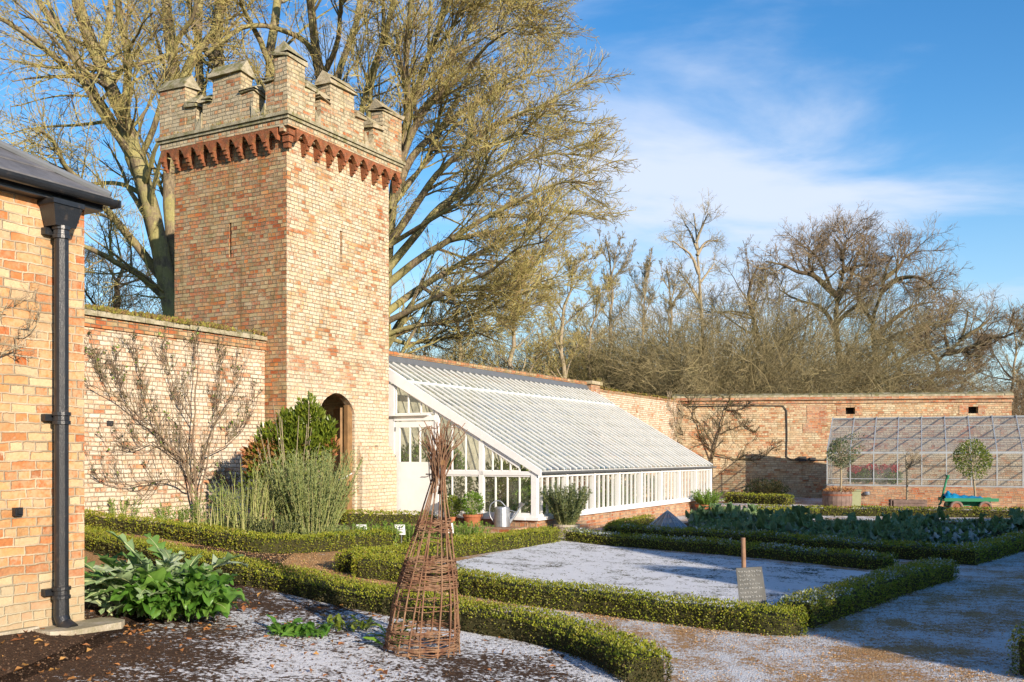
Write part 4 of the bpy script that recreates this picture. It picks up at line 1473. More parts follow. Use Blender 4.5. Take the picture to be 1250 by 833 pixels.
# ------------------------------------------------------------------ aluminium greenhouse on the right
g2o = G(1009, 616.5)
F2 = Fr(g2o, unit(np.array([.925, -.38])), unit(np.array([-.38, -.925])))
z2 = gx(g2o[0])
SL, E2, R2Z = [CAMZ + (HZ - y_) / F * (g2o[1] + d_) for y_, d_ in ((593, 0), (553, 0), (510.5, 2.1))]
G2 = thing('aluminium_greenhouse', 'aluminium lean-to greenhouse on a red brick base at the far right', 'greenhouse', F2.p(4, -1, z2))
L2, D2 = 10.0, 2.4
mb = MB()
F2.box(mb, 0, L2, -.22, 0, z2 - .1, SL)
F2.box(mb, 0, .22, -D2, -.221, z2 - .1, SL)
F2.box(mb, L2 - .22, L2, -D2, -.221, z2 - .1, SL)
mb.build('brick_base', M['red_brick'], G2)
mb = MB()
F2.box(mb, 0.02, L2, -D2 - .2, -D2 - .005, z2 - .1, R2Z - .05)
mb.build('back_wall', M['wall_brick'], G2)
nb2 = 14
pitch = L2 / nb2
mb = MB()
F2.box(mb, 0, L2, -.06, .01, SL + .002, SL + .05)
F2.box(mb, 0, L2, -.05, 0, E2 - .03, E2 + .04)
F2.box(mb, 0, L2, -.035, -.01, SL + .22, SL + .245)
F2.box(mb, 0, L2, -D2, -D2 + .05, R2Z - .05, R2Z)
for f_ in (.36, .72):
    v = -D2 * f_
    z = E2 + (R2Z - E2) * f_
    F2.box(mb, 0, L2, v - .015, v + .015, z, z + .03)
F2.box(mb, 0, .04, -D2, -.06, SL + .003, SL + .05)
F2.box(mb, 0, .04, -D2, -.05, E2 - .02, E2 + .02)
mb.build('rails', M['alu'], G2)
for k in range(nb2 + 1):
    u = min(k * pitch, L2 - .035)
    mb = MB()
    F2.box(mb, u, u + .035, -.045, .004, SL + .05, E2 - .03)
    mb.prism([F2.p(u, -.02, E2 + .04), F2.p(u, -D2 + .03, R2Z - .01), F2.p(u, -D2 + .03, R2Z + .03), F2.p(u, -.02, E2 + .08)], F2.d * .03)
    mb.build('frame_bar', M['alu'], G2)
mb = MB()
for k in range(nb2):
    u = k * pitch
    mb.add([F2.p(u + .035, -.02, SL + .05), F2.p(u + pitch, -.02, SL + .05), F2.p(u + pitch, -.02, E2 - .03), F2.p(u + .035, -.02, E2 - .03)], [[0, 1, 2, 3]])
mb.build('front_glass', M['gh_glass'], G2)
mb = MB()
for k in range(nb2):
    u = k * pitch
    mb.add([F2.p(u + .03, 0, E2 + .055), F2.p(u + pitch, 0, E2 + .055), F2.p(u + pitch, -D2, R2Z + .005), F2.p(u + .03, -D2, R2Z + .005)], [[0, 1, 2, 3]])
mb.build('roof_glass', M['gh_glass'], G2)
mb = MB()
mb.add([F2.p(.02, -.06, SL + .05), F2.p(.02, -D2, SL + .05), F2.p(.02, -D2, R2Z - .05), F2.p(.02, -.06, E2)], [[0, 1, 2, 3]])
mb.build('end_glass', M['gh_glass'], G2)
for f_ in (.35, .68):
    mb = MB()
    v = -D2 * f_
    F2.box(mb, 0.0, .03, v - .015, v + .015, SL + .05, E2 + (R2Z - E2) * f_)
    mb.build('end_bar', M['alu'], G2)
mb = MB()
F2.box(mb, .3, L2 - .3, -.95, -.25, SL - .02, SL + .02)
for k in range(8):
    F2.box(mb, .4 + k * 1.3, .45 + k * 1.3, -.9, -.85, z2, SL - .02)
mb.build('staging', M['alu'], G2)
mb = MB()
u_ = float(uface(F2, 1058.5))
mb.lathe(F2.p(u_, .005, 0.18), [(.0, -.05), (.09, -.05), (.1, 0), (.07, .05), (0, .05)], 12)
mb.build('wall_tap_box', M['zinc'], G2)
M['herb_dark'] = leaf_mat('winter_grass', [(0.05, 0.055, 0.02), (0.10, 0.10, 0.035), (0.16, 0.12, 0.06)], 0.2, 0.7)
# ------------------------------------------------------------------ sheets of lawn and beds
LQ = dict(FL=G(436, 704), FR=G(984, 776), BR=G(1160, 707), BL=G(680, 658))
lawn_poly = [LQ['FL'], G(700, 745), G(860, 768), LQ['FR'], G(1010, 762), LQ['BR'], G(1074, 697), LQ['BL'], G(560, 678)]
cen = sum(LQ.values()) / 4
sheet('snowy_lawn', [tuple(cen + (p - cen) * .94) for p in [LQ['FL'], LQ['FR'], LQ['BR'], LQ['BL']]], M['lawn'], .010)
# H1 line (front base of the nearest hedge)
H1 = [G(80, 668), G(160, 685), G(257, 708), G(331, 722), G(400, 738), G(464, 751), G(560, 771), G(640, 785), G(704, 803), G(765, 836)]
H1b = H1 + [G(800, 868)]
sheet('soil_bed', [tuple(q) for q in H1b] + [(1.2, 3.5), (1.2, -1), (-7, -1), tuple(FH.p(-6, -1, 0)[:2]), tuple(FH.p(.0, -1, 0)[:2]), tuple(FH.p(3, -1.0, 0)[:2]), tuple(FH.p(6, -3, 0)[:2])][:], M['soil'], .008)
# H2: the border hedge under the wall
H2 = [G(60, 640), G(104, 646), G(186, 656), G(273, 671), G(338, 677), G(420, 673), G(495, 665)]
bed = [tuple(q) for q in H2] + [tuple(G(560, 655)), tuple(FW.p(3.3, .1, 0)[:2]), tuple(FW.p(-14, .1, 0)[:2])]
sheet('border_soil', bed, M['bed_soil'], .008)
K1, K2, K3 = G(756, 657), G(1185, 690), G(1262, 670)
kb_far = [G(1262, 640), G(840, 638)]
sheet('kitchen_bed_soil', [tuple(K1), tuple(K2), tuple(K3), (G(1330, 650)[0], G(1330, 650)[1]), tuple(G(1262, 638)), tuple(G(840, 638))], M['bed_soil'], .008)

# ------------------------------------------------------------------ hedges
def hedge(name, label, base, h=.27, w=.34, side=1, lsz=.016, dens=3600, frost=0.0, smooth=True, uneven=.025, mats=None, rag=.0, dark=.27):
    """base: ground line of the near face; side=+1 body lies to the left of the walking direction"""
    P = np.array([[q[0], q[1]] for q in base], float)
    P = smooth_path(P, (len(P) - 1) * 6 + 1) if smooth and len(P) > 2 else P
    L = np.linalg.norm(np.diff(P, axis=0), axis=1).sum()
    n = max(4, int(L / .18))
    P = resample(P, n)
    T = unit(np.gradient(P, axis=0))
    Nn = np.stack([-T[:, 1], T[:, 0]], 1) * side
    C = P + Nn * w / 2
    gz_ = np.array([gx(c[0]) for c in C])
    # core: rounded box section
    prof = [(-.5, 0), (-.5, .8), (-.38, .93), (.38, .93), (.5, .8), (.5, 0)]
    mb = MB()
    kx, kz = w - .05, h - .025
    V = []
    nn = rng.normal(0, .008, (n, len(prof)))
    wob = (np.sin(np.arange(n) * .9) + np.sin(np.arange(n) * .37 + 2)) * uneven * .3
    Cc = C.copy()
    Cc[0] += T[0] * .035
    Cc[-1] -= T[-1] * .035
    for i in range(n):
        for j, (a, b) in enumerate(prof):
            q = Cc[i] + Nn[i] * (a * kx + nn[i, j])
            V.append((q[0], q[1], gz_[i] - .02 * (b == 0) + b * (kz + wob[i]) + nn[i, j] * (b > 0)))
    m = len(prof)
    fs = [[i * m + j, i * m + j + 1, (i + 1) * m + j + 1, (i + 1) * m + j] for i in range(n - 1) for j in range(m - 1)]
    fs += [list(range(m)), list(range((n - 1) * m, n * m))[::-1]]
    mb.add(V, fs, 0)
    # leaves over the faces
    per = 2 * h + w
    cnt = int(L * per * dens) + int(2 * w * h * dens)
    s = rng.uniform(-.04, L + .04, cnt)
    t = rng.uniform(0, per, cnt)
    endm = rng.random(cnt) < (2 * w * h) / (L * per + 2 * w * h) * 1.5
    a = np.where(t < h, -.5, np.where(t > h + w, .5, (t - h) / w - .5))
    b = np.where(t < h, t / h, np.where(t > h + w, (per - t) / h, 1.0))
    nv = np.where(t < h, -1.0, np.where(t > h + w, 1.0, 0.0))
    nz_ = np.where((t >= h) & (t <= h + w), 1.0, 0.0)
    # end caps
    ea = rng.uniform(-.5, .5, cnt)
    eb = rng.uniform(0, 1, cnt)
    es = np.where(rng.random(cnt) < .5, 0.0, L)
    a = np.where(endm, ea, a); b = np.where(endm, eb, b); s = np.where(endm, es, s)
    nv = np.where(endm, 0, nv); nz_ = np.where(endm, 0, nz_)
    ns = np.where(endm, np.sign(es - L / 2), 0)
    # soften the shoulder
    edge = np.clip((np.abs(a) - .36) / .14, 0, 1) * np.clip((b - .78) / .22, 0, 1)
    sl = np.clip(s / L, 0, 1) * (n - 1)
    i0 = np.clip(sl.astype(int), 0, n - 2)
    f = (sl - i0)[:, None]
    c = C[i0] * (1 - f) + C[i0 + 1] * f
    nn2 = unit(Nn[i0] * (1 - f) + Nn[i0 + 1] * f)
    tt = unit(T[i0] * (1 - f) + T[i0 + 1] * f)
    tuft = .5 + .5 * np.sin(s * 21 + a * 9 + 3 * np.sin(s * 7)) * np.sin(a * 14 + s * 5)
    out = rng.normal(0, .008, cnt) + tuft * .034 + rng.exponential(.006 + rag, cnt) - .020
    wv = np.interp(sl, np.arange(n), wob)
    over = np.where(s < 0, s, np.where(s > L, s - L, 0.0))
    xy = c + nn2 * (a * w * (1 - .1 * edge) + nv * out)[:, None] + tt * (ns * out + over)[:, None]
    z = gx_arr(c[:, 0]) + np.maximum(.004, b * (h + wv) - edge * .03 + nz_ * out * 1.3)
    Pn = np.column_stack([xy, z])
    nor = np.column_stack([nn2 * nv[:, None] + tt * ns[:, None], nz_])
    D = nor * .75 + rnd_unit(cnt) * .85 + np.array([0, 0, .55])
    ls = lsz * rng.uniform(.7, 1.35, cnt)
    fz = (nz_ > 0) & (rng.random(cnt) < frost) & (np.sin(s * 3.1) + np.sin(s * 7.7 + 1) + rng.normal(0, .5, cnt) > -.4)
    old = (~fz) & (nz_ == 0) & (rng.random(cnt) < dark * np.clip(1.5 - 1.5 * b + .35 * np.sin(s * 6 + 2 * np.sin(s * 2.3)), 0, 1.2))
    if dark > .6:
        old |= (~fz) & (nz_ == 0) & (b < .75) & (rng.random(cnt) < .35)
    new = (~fz) & (~old)
    leaves(mb, Pn[new], D[new], ls[new], ls[new] * .7, 1)
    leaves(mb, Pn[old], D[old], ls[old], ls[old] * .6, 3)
    if fz.any():
        leaves(mb, Pn[fz] + [0, 0, .004], D[fz] * [1, 1, .4], ls[fz] * 1.1, ls[fz], 2)
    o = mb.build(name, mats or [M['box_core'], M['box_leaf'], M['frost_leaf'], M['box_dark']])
    return tag(o, label, 'hedge', 'clipped box hedges edging the beds')


def gx_arr(X):
    return g(np.clip(X, -14, 20))


hedge('box_hedge', 'curving clipped box hedge nearest the camera, behind the willow obelisk', H1, .215, .33, lsz=.0175, dens=5600, dark=.8)
hedge('box_hedge', 'clipped box hedge edging the border under the wall and tower', H2, .215, .34, lsz=.024, dens=2300)
FRONT = [G(432, 706), G(488, 712), G(562, 727), G(640, 740), G(740, 753), G(840, 766), G(940, 777), G(982, 777)]
hedge('box_hedge', 'sunlit box hedge along the near side of the snowy lawn, below the chalk sign', FRONT, .225, .34, lsz=.019, dens=4600)
hedge('box_hedge', 'shaded box hedge along the right side of the snowy lawn', [G(994, 768), G(1106, 727), G(1168, 708)], .24, .36, lsz=.019, dens=4400, frost=.28)
bl = G(688, 661); br = G(1080, 698)
hedge('box_hedge', 'dark frosted box hedge along the back of the snowy lawn', [bl, G(880, 678), br], .20, .30, lsz=.026, dens=2100, frost=.4)
l0 = G(500, 690)
hedge('box_hedge', 'sunlit box hedge along the left side of the snowy lawn', [G(440, 702), G(562, 681), G(684, 662)], .23, .34, lsz=.024, dens=2800, side=1)
hedge('box_hedge', 'long dark box hedge with frosted top in front of the kale bed', [K1, G(900, 667), G(1050, 679), K2], .23, .34, lsz=.028, dens=1800, frost=.25)
hedge('box_hedge', 'dark box hedge turning away along the right end of the kale bed', [G(1192, 691), K3, G(1330, 655)], .24, .34, lsz=.026, dens=2000, frost=.2)
hedge('box_hedge', 'short box hedge in front of the glass cloche', [G(756, 656), G(768, 648), G(800, 643)], .21, .3, lsz=.028, dens=1600)
hedge('box_hedge', 'bright box hedge in front of the wagon and the tub tree', [G(925, 629), G(1080, 631), G(1262, 633)], .22, .36, lsz=.038, dens=900)
hedge('box_hedge', 'yellow-green box hedge at the far left end of the kale bed', [G(872, 641), G(935, 634), G(1000, 631)], .2, .4, lsz=.036, dens=900)
hedge('box_hedge', 'small sunlit box hedge near the far shaded wall corner', [G(884, 614), G(960, 617)], .30, .5, lsz=.045, dens=600)
hedge('box_hedge', 'dark box hedge behind the kale bed', [G(1000, 644), G(1262, 646)], .14, .26, lsz=.034, dens=900, frost=.2)
hedge('box_hedge', 'low box hedge at the foot of the tower and glasshouse door', [G(425, 641), G(500, 640), G(545, 641)], .22, .3, lsz=.034, dens=1000)
hedge('box_hedge', 'end of a box hedge cut off by the right edge of the picture', [G(1236, 824), G(1300, 838), G(1400, 850)], .32, .36, lsz=.018, dens=5200)

P = cen + (rng.random((2600, 2)) - .5) * [9, 11]
inn = np.ones(len(P), bool)
qd = [cen + (p - cen) * .9 for p in [LQ['FL'], LQ['FR'], LQ['BR'], LQ['BL']]]
for a_, b_ in zip(qd, qd[1:] + qd[:1]):
    e_ = b_ - a_
    inn &= (e_[0] * (P[:, 1] - a_[1]) - e_[1] * (P[:, 0] - a_[0])) > 0
P = P[inn & (rng.random(len(P)) < .55 + .45 * np.sin(P[:, 0] * 3) * np.sin(P[:, 1] * 2.2))]
mb = MB()
for k_ in range(4):
    Q = P + rng.normal(0, .012, P.shape)
    leaves(mb, np.column_stack([Q, gx_arr(Q[:, 0]) + .008]), rnd_unit(len(Q)) * [1, 1, .3] + [0, 0, .35], rng.uniform(.012, .034, len(Q)), .007, 0)
tag(mb.build('grass_blades', [M['herb_dark']]), 'dark blades of grass poking through the thin snow on the lawn', 'grass', kind='stuff')

# ------------------------------------------------------------------ willow obelisk
ob = G(514, 796)
oz = gx(ob[0])
wk = thing('willow_obelisk', 'woven willow plant obelisk with a spray of loose tips, in the frosted bed', 'obelisk', (ob[0], ob[1], oz))
OH = 1.33       # tie height
tie = at(537, 564, ob[1]) - np.array([ob[0], ob[1], 0])
tie_z = tie[2]
def ob_c(z): return np.array([ob[0] + tie[0] * (z - oz) / (tie_z - oz), ob[1], z])
def ob_r(z):
    f = (z - oz) / (tie_z - oz)
    return .255 * (1 - f) ** 1.02 * (1 + .22 * math.sin(f * 3.14)) + .024
rods = []
for k in range(17):
    a = 2 * math.pi * k / 17 + random.uniform(-.1, .1)
    a2 = a + random.uniform(-.25, .25)
    pts = []
    for j in range(7):
        z = oz - .02 + (tie_z - oz) * j / 6
        aa = a + (a2 - a) * j / 6
        r = ob_r(z) * random.uniform(.96, 1.05)
        pts.append(ob_c(z) + [r * math.cos(aa), r * math.sin(aa), 0])
    d = pts[-1] - pts[-2]
    e = pts[-1]
    d = d / np.linalg.norm(d)
    sp = np.array([random.uniform(-.9, .9), random.uniform(-.5, .5), 1.0])
    d = d * .6 + sp * .35
    for j in range(4):
        e = e + d / np.linalg.norm(d) * random.uniform(.06, .11)
        d = d + np.array([random.uniform(-.3, .3), random.uniform(-.3, .3), -.05])
        pts.append(e)
    rods.append(smooth_path(pts, 30))
mb = MB()
mb.tubes(np.array(rods), np.tile(np.linspace(.0072, .003, 30), (17, 1)), 6)
mb.build('upright_rods', M['wicker'], wk, smooth=True)
mb = MB()
for k in range(60):    # loose spray
    a = random.uniform(0, 6.28)
    p = ob_c(tie_z - random.uniform(0, .25)) + [.03 * math.cos(a), .03 * math.sin(a), 0]
    d = np.array([math.cos(a) * random.uniform(.05, .42), math.sin(a) * .35, 1.0])
    pts = [p]
    for j in range(7):
        p = p + unit(d) * random.uniform(.030, .062)
        d = d + np.array([random.uniform(-.16, .16), random.uniform(-.16, .16), -.02])
        pts.append(p)
    mb.tube(smooth_path(pts, 16), np.linspace(.0055, .0018, 16), 5)
for sgn in (-1, -1, -1, 1, 1):    # loops springing out and back
    p = ob_c(tie_z + .03)
    w_ = random.uniform(.12, .2)
    pts = [p, p + [sgn * w_ * .7, 0, .09], p + [sgn * w_, .02, .17], p + [sgn * w_ * .7, 0, .26 * random.uniform(.8, 1.1)], p + [sgn * .03, 0, .22]]
    mb.tube(smooth_path(pts, 20), .0028, 5)
mb.build('loose_tips', M['wicker'], wk, smooth=True)
def weave(z0, z1, n, amp=.012):
    mb = MB()
    for k in range(n):
        z = random.uniform(z0, z1)
        a0 = random.uniform(0, 6.28)
        span = random.uniform(2.2, 5.5)
        pts = []
        m = 40
        ph = random.choice([0, math.pi])
        dz = random.uniform(-.03, .03)
        for j in range(m):
            a = a0 + span * j / (m - 1)
            zz_ = z + dz * j / m + .006 * math.sin(a * 7 + k)
            r = ob_r(zz_) + amp * math.cos(a * 15 / 2 + ph) + random.uniform(-.002, .002)
            pts.append(ob_c(zz_) + [r * math.cos(a), r * math.sin(a), 0])
        mb.tube(pts, np.linspace(.0048, .0028, m), 5)
    return mb
def oz_px(py): return CAMZ + (HZ - py) / F * ob[1]
for a_, b_, n_ in ((794, 764, 44), (716, 682, 64), (650, 636, 24), (760, 718, 5), (680, 652, 3)):
    weave(oz_px(a_), oz_px(b_), n_).build('woven_band', M['wicker'], wk, smooth=True)
mb = MB()
for k in range(4):
    c = ob_c(tie_z - .02 + .009 * k)
    an = np.linspace(0, 2 * math.pi, 20)
    mb.tube(np.stack([c[0] + .036 * np.cos(an), c[1] + .036 * np.sin(an), np.full(20, c[2])], 1), .005, 5)
mb.build('tie', M['oak'], wk)

# ------------------------------------------------------------------ chalk board
sp = G(917, 757)
sz = gx(sp[0])
sb = thing('chalk_sign', 'small slate board with white handwriting on a wooden stake', 'sign', (sp[0], sp[1], sz))
mb = MB()
mb.tube([(at(909, 740, sp[1])[0], sp[1] + .03, sz - .05), at(909, 700, sp[1]) + [0, .03, 0], at(908, 657, sp[1]) + [0, .03, 0]], .022, 10)
mb.build('stake', M['post_wood'], sb)
c1, c2 = at(898.5, 694, sp[1]), at(930, 692, sp[1])
c3, c4 = at(937.5, 745, sp[1] - .05), at(904.5, 750, sp[1] - .05)
mb = MB()
mb.prism([c1, c2, c3, c4], [0, .014, .002])
mb.build('board', M['slate_board'], sb)
mb = MB()
ex_ = c2 - c1
ey_ = c4 - c1
for i in range(10):      # lines of handwriting, too small to read in the photograph
    y = .08 + i * .092
    x = .07 + random.uniform(0, .03)
    xe = .93 - (.30 if i in (2, 5, 9) else random.uniform(0, .1))
    while x < xe:
        wl_ = min(random.uniform(.10, .24), .95 - x)
        m = int(wl_ / .03) + 2
        pts = []
        for j in range(m):
            yy = y + random.choice([.012, .012, .024]) * (1 if j % 2 else -1)
            pts.append(c1 + ex_ * (x + wl_ * j / m) + ey_ * yy + np.array([0, -.003, 0]))
        mb.tube(pts, .0026, 4)
        x += wl_ + .05
mb.build('chalk_writing', M['chalk'], sb)

# ------------------------------------------------------------------ watering can, pots
wc = FW.p(GU0 - .36, gv(613) - .12, 0)[:2]
wc = np.array([(613 - 625) / F * wc[1], wc[1]])
s_ = wc[1] / F
wz = STEP
can = thing('watering_can', 'galvanised watering can with long spout beside the glasshouse corner', 'watering can', (wc[0], wc[1], wz))
mb = MB()
mb.lathe((wc[0], wc[1], wz), [(0, 0), (9.5 * s_, 0), (10 * s_, .01), (9.3 * s_, 22 * s_), (8.6 * s_, 24 * s_), (8 * s_, 24.5 * s_), (0, 24.6 * s_)], 24)
mb.build('body', M['zinc'], can, smooth=False)
mb = MB()
q0 = np.array([wc[0] + 8 * s_, wc[1], wz + 4 * s_])
mb.tube([q0, q0 + [7 * s_, 0, 9 * s_], q0 + [15 * s_, 0, 21 * s_]], [2.2 * s_, 1.6 * s_, 1.2 * s_], 10)
mb.tube([q0 + [14 * s_, 0, 20 * s_], q0 + [17 * s_, 0, 25 * s_]], [1.3 * s_, 3.4 * s_], 12)
mb.tube([np.array([wc[0] + 4 * s_, wc[1], wz + 22 * s_]), q0 + [9 * s_, 0, 14 * s_]], .6 * s_, 6)
mb.build('spout', M['zinc'], can)
mb = MB()
mb.tube(smooth_path([(wc[0] - 9.3 * s_, wc[1], wz + 5 * s_), (wc[0] - 15 * s_, wc[1], wz + 14 * s_), (wc[0] - 14 * s_, wc[1], wz + 27 * s_), (wc[0] - 4 * s_, wc[1], wz + 32 * s_), (wc[0] + 5 * s_, wc[1], wz + 24 * s_)], 24), .75 * s_, 8)
mb.build('handle', M['zinc'], can)


def blob(center, rad, n, lsz, mat_ix=0, mb=None, upb=.3, hollow=.45, aspect=.45, flat=0.0, lump=.22):
    """leaf cloud filling an uneven ellipsoid"""
    mb = mb or MB()
    d = rnd_unit(n)
    seeds = rnd_unit(9)
    lumps = (np.maximum(0, d @ seeds.T) ** 6 * rng.uniform(-.6, 1, 9)).sum(1)
    r = (hollow + (1 - hollow) * rng.random(n) ** .5) * (1 + lump * lumps) + rng.exponential(.03, n)
    P = np.asarray(center) + d * r[:, None] * np.asarray(rad)
    D = d + rnd_unit(n) * .7 + [0, 0, upb]
    ls = lsz * rng.uniform(.6, 1.4, n)
    leaves(mb, P, D, ls, ls * aspect, mat_ix)
    return mb


def stems(mb, base, r0, n, h, lean=.35, rad=.005, K=6, mi=0, wig=.08, top=None):
    an = rng.uniform(0, 6.28, n)
    rr_ = r0 * np.sqrt(rng.random(n))
    P = np.stack([base[0] + rr_ * np.cos(an), base[1] + rr_ * np.sin(an), np.full(n, base[2])], 1)
    D = unit(np.stack([np.cos(an) * lean * rng.random(n), np.sin(an) * lean * rng.random(n), np.ones(n)], 1))
    L = h * rng.uniform(.65, 1.1, n)
    pts = [P]
    for k in range(1, K):
        D = unit(D + rnd_unit(n) * wig)
        pts.append(pts[-1] + D * (L / (K - 1))[:, None])
    Pp = np.stack(pts, 1)
    mb.tubes(Pp, np.tile(np.linspace(rad, rad * .35, K), (n, 1)), 4, mi)
    return Pp


def spray(base, r0, n, h, lsz, per=22, lean=.4, mats=None, rad=.004, aspect=.25, name='bush', up=.7, wig=.1, t0=.15):
    """bush of upright leafy shoots: slot 0 stems, slot 1 leaves"""
    mb = MB()
    P = stems(mb, base, r0, n, h, lean, rad, 7, 0, wig)
    K = P.shape[1]
    idx = np.repeat(np.arange(n), per)
    t = rng.uniform(t0, 1, len(idx)) * (K - 1)
    i0 = np.clip(t.astype(int), 0, K - 2)
    f = (t - i0)[:, None]
    q = P[idx, i0] * (1 - f) + P[idx, i0 + 1] * f
    D = unit(P[idx, i0 + 1] - P[idx, i0]) * up + rnd_unit(len(idx)) * .8
    ls = lsz * rng.uniform(.6, 1.3, len(idx))
    leaves(mb, q, D, ls, ls * aspect, 1)
    return mb


def pot(name, label, c, r, h, mat='pot', grp=None, rim=True):
    t = thing(name, label, 'plant pot', c, grp)
    mb = MB()
    prof = [(0, 0), (r * .72, 0), (r * .95, h * .8), (r * 1.06, h * .8), (r * 1.08, h), (r * .95, h), (r * .93, h * .9), (0, h * .88)]
    mb.lathe(c, prof, 20)
    mb.build('pot_body', M[mat], t)
    return t


M['bay_dark'] = leaf_mat('dark_bay_leaf', [(0.04, 0.06, 0.025), (0.09, 0.12, 0.045), (0.17, 0.20, 0.08), (0.06, 0.09, 0.04)], 0.2, 0.4, 0.4)
# small terracotta pot near the door with bright leaves, rosemary pot, pot at the far glasshouse corner
def potted(px, py, wpx, hpx, label, plabel, leafm, crown_px, kind='spray', plantname='potted_plant', cat='plant', step=False, potn='terracotta_pot', potm='pot', nsh=70):
    c = G(px, py)
    z = gx(c[0])
    if step:
        Zs = FW.p(GU0 - .36, gv(px) - .1, 0)[1]
        c = np.array([(px - 625) / F * Zs, Zs])
        z = STEP
    k = c[1] / F
    pot(potn, label, (c[0], c[1], z), wpx / 2 * k, hpx * k, potm)
    cr, ch = crown_px
    base = (c[0], c[1], z + hpx * k * .88)
    if kind == 'spray':
        mb = spray(base, wpx * .35 * k, nsh, ch * k, .06, 60, lean=cr / ch * 1.1, rad=.004, wig=.12)
        o = mb.build(plantname, [M['stem'], M[leafm]])
    else:
        mb = MB()
        stems(mb, base, .03, 5, ch * k * .8, .3, .006)
        blob((c[0], c[1], base[2] + ch * k * .55), (cr * k, cr * k, ch * k * .5), 900, .05, 1, mb)
        o = mb.build(plantname, [M['stem'], M[leafm]])
    return tag(o, plabel, cat)


potted(577, 640, 23, 14, 'small terracotta pot by the glasshouse window', 'leggy green plant in the small terracotta pot by the glasshouse door', 'herb', (13, 26), 'blob', step=True)
potted(692, 655, 30, 15, 'stone-coloured pot under the dark bush by the glasshouse front', 'round dark rosemary bush in a pot in front of the glasshouse', 'bay_dark', (27, 48), plantname='potted_bush', cat='bush', potn='stone_pot', potm='step_stone', nsh=170)
potted(862, 628, 26, 12, 'terracotta pot at the far corner of the white glasshouse', 'feathery green plant in the pot at the far glasshouse corner', 'herb', (22, 20), plantname='potted_plant')
potted(552, 640, 12, 10, 'narrow terracotta pot behind the willow obelisk', 'sprig of green in the narrow pot behind the obelisk', 'laurel', (9, 24), 'blob', step=True)

# cloche
cc = G(815, 650)
kz = cc[1] / F
cz = gx(cc[0])
cl_ = thing('glass_cloche', 'pyramid glass cloche with leaded bars standing in the kale bed', 'cloche', (cc[0], cc[1], cz))
R0, H0 = 27 * kz, 27 * kz
ns_ = 8
ring = [np.array([cc[0] + R0 * math.cos(2 * math.pi * i / ns_ + .3), cc[1] + R0 * math.sin(2 * math.pi * i / ns_ + .3), cz + .10]) for i in range(ns_)]
low = [p - [0, 0, .10] for p in ring]
apex = np.array([cc[0], cc[1], cz + H0])
mb = MB()
for i in range(ns_):
    a, b = ring[i], ring[(i + 1) % ns_]
    mb.tube([a, apex], .008, 5)
    mb.tube([a, b], .009, 5)
    mb.tube([low[i], ring[i]], .009, 5)
    mb.tube([a + (apex - a) * .5, b + (apex - b) * .5], .005, 4)
    mb.tube([(a + b) / 2, apex], .005, 4)
mb.tube(smooth_path([apex + [-.03, 0, 0], apex + [-.03, 0, .05], apex + [.03, 0, .05], apex + [.03, 0, 0]], 12), .007, 6)
mb.build('lead_frame', M['cloche_lead'], cl_)
mb = MB()
for i in range(ns_):
    j = (i + 1) % ns_
    mb.add([ring[i], ring[j], apex], [[0, 1, 2]])
    mb.add([low[i], low[j], ring[j], ring[i]], [[0, 1, 2, 3]])
mb.build('glass_panes', glass_mat('cloche_glass', milk=.35, dirt=.3, gl=.15, milk_col=(.42, .46, .5)), cl_)

# plant labels
for i, (px, py) in enumerate(((443, 652), (490, 652), (549, 650))):
    c = G(px, py + 14)
    z = gx(c[0])
    t = thing('plant_label', ['small tilted white plant label left of the other, in the herb border', 'small tilted white plant label just left of the obelisk', 'small tilted white plant label behind the obelisk'][i], 'plant label', (c[0], c[1], z), 'plant labels in the herb border')
    k = c[1] / F
    mb = MB()
    mb.tube([(c[0], c[1], z - .03), (c[0], c[1] + .02, z + 14 * k)], .006, 6)
    mb.build('spike', M['zinc'], t)
    mb = MB()
    b0 = np.array([c[0] - 6 * k, c[1], z + 13 * k])
    mb.prism([b0, b0 + [11 * k, 0, 0], b0 + [9.5 * k, .07, 12 * k], b0 + [-3 * k, .07, 12 * k]], [0, .004, -.002])
    p_ = mb.build('plate', M['label'], t)
    mb = MB()
    for j in range(3):
        a = b0 + np.array([(1.0 - j * .6) * k, .02 * (j + .6), (3 + 3 * j) * k])
        mb.tube([a + [0, -.008, 0], a + [7.5 * k, -.008, 0]], .004, 4)
    mb.build('printed_lines', M['label_ink'], p_)
mb = MB()
uu_ = uface(FW, 134)
zz = zface(FW, uu_, 517)
FW.box(mb, uu_ - .06, uu_ + .06, .003, .012, zz - .04, zz + .04)
tag(mb.build('name_plate', M['cable'], loc=FW.p(uu_, 0, zz)), 'small dark name plate fixed on the left garden wall', 'name plate')

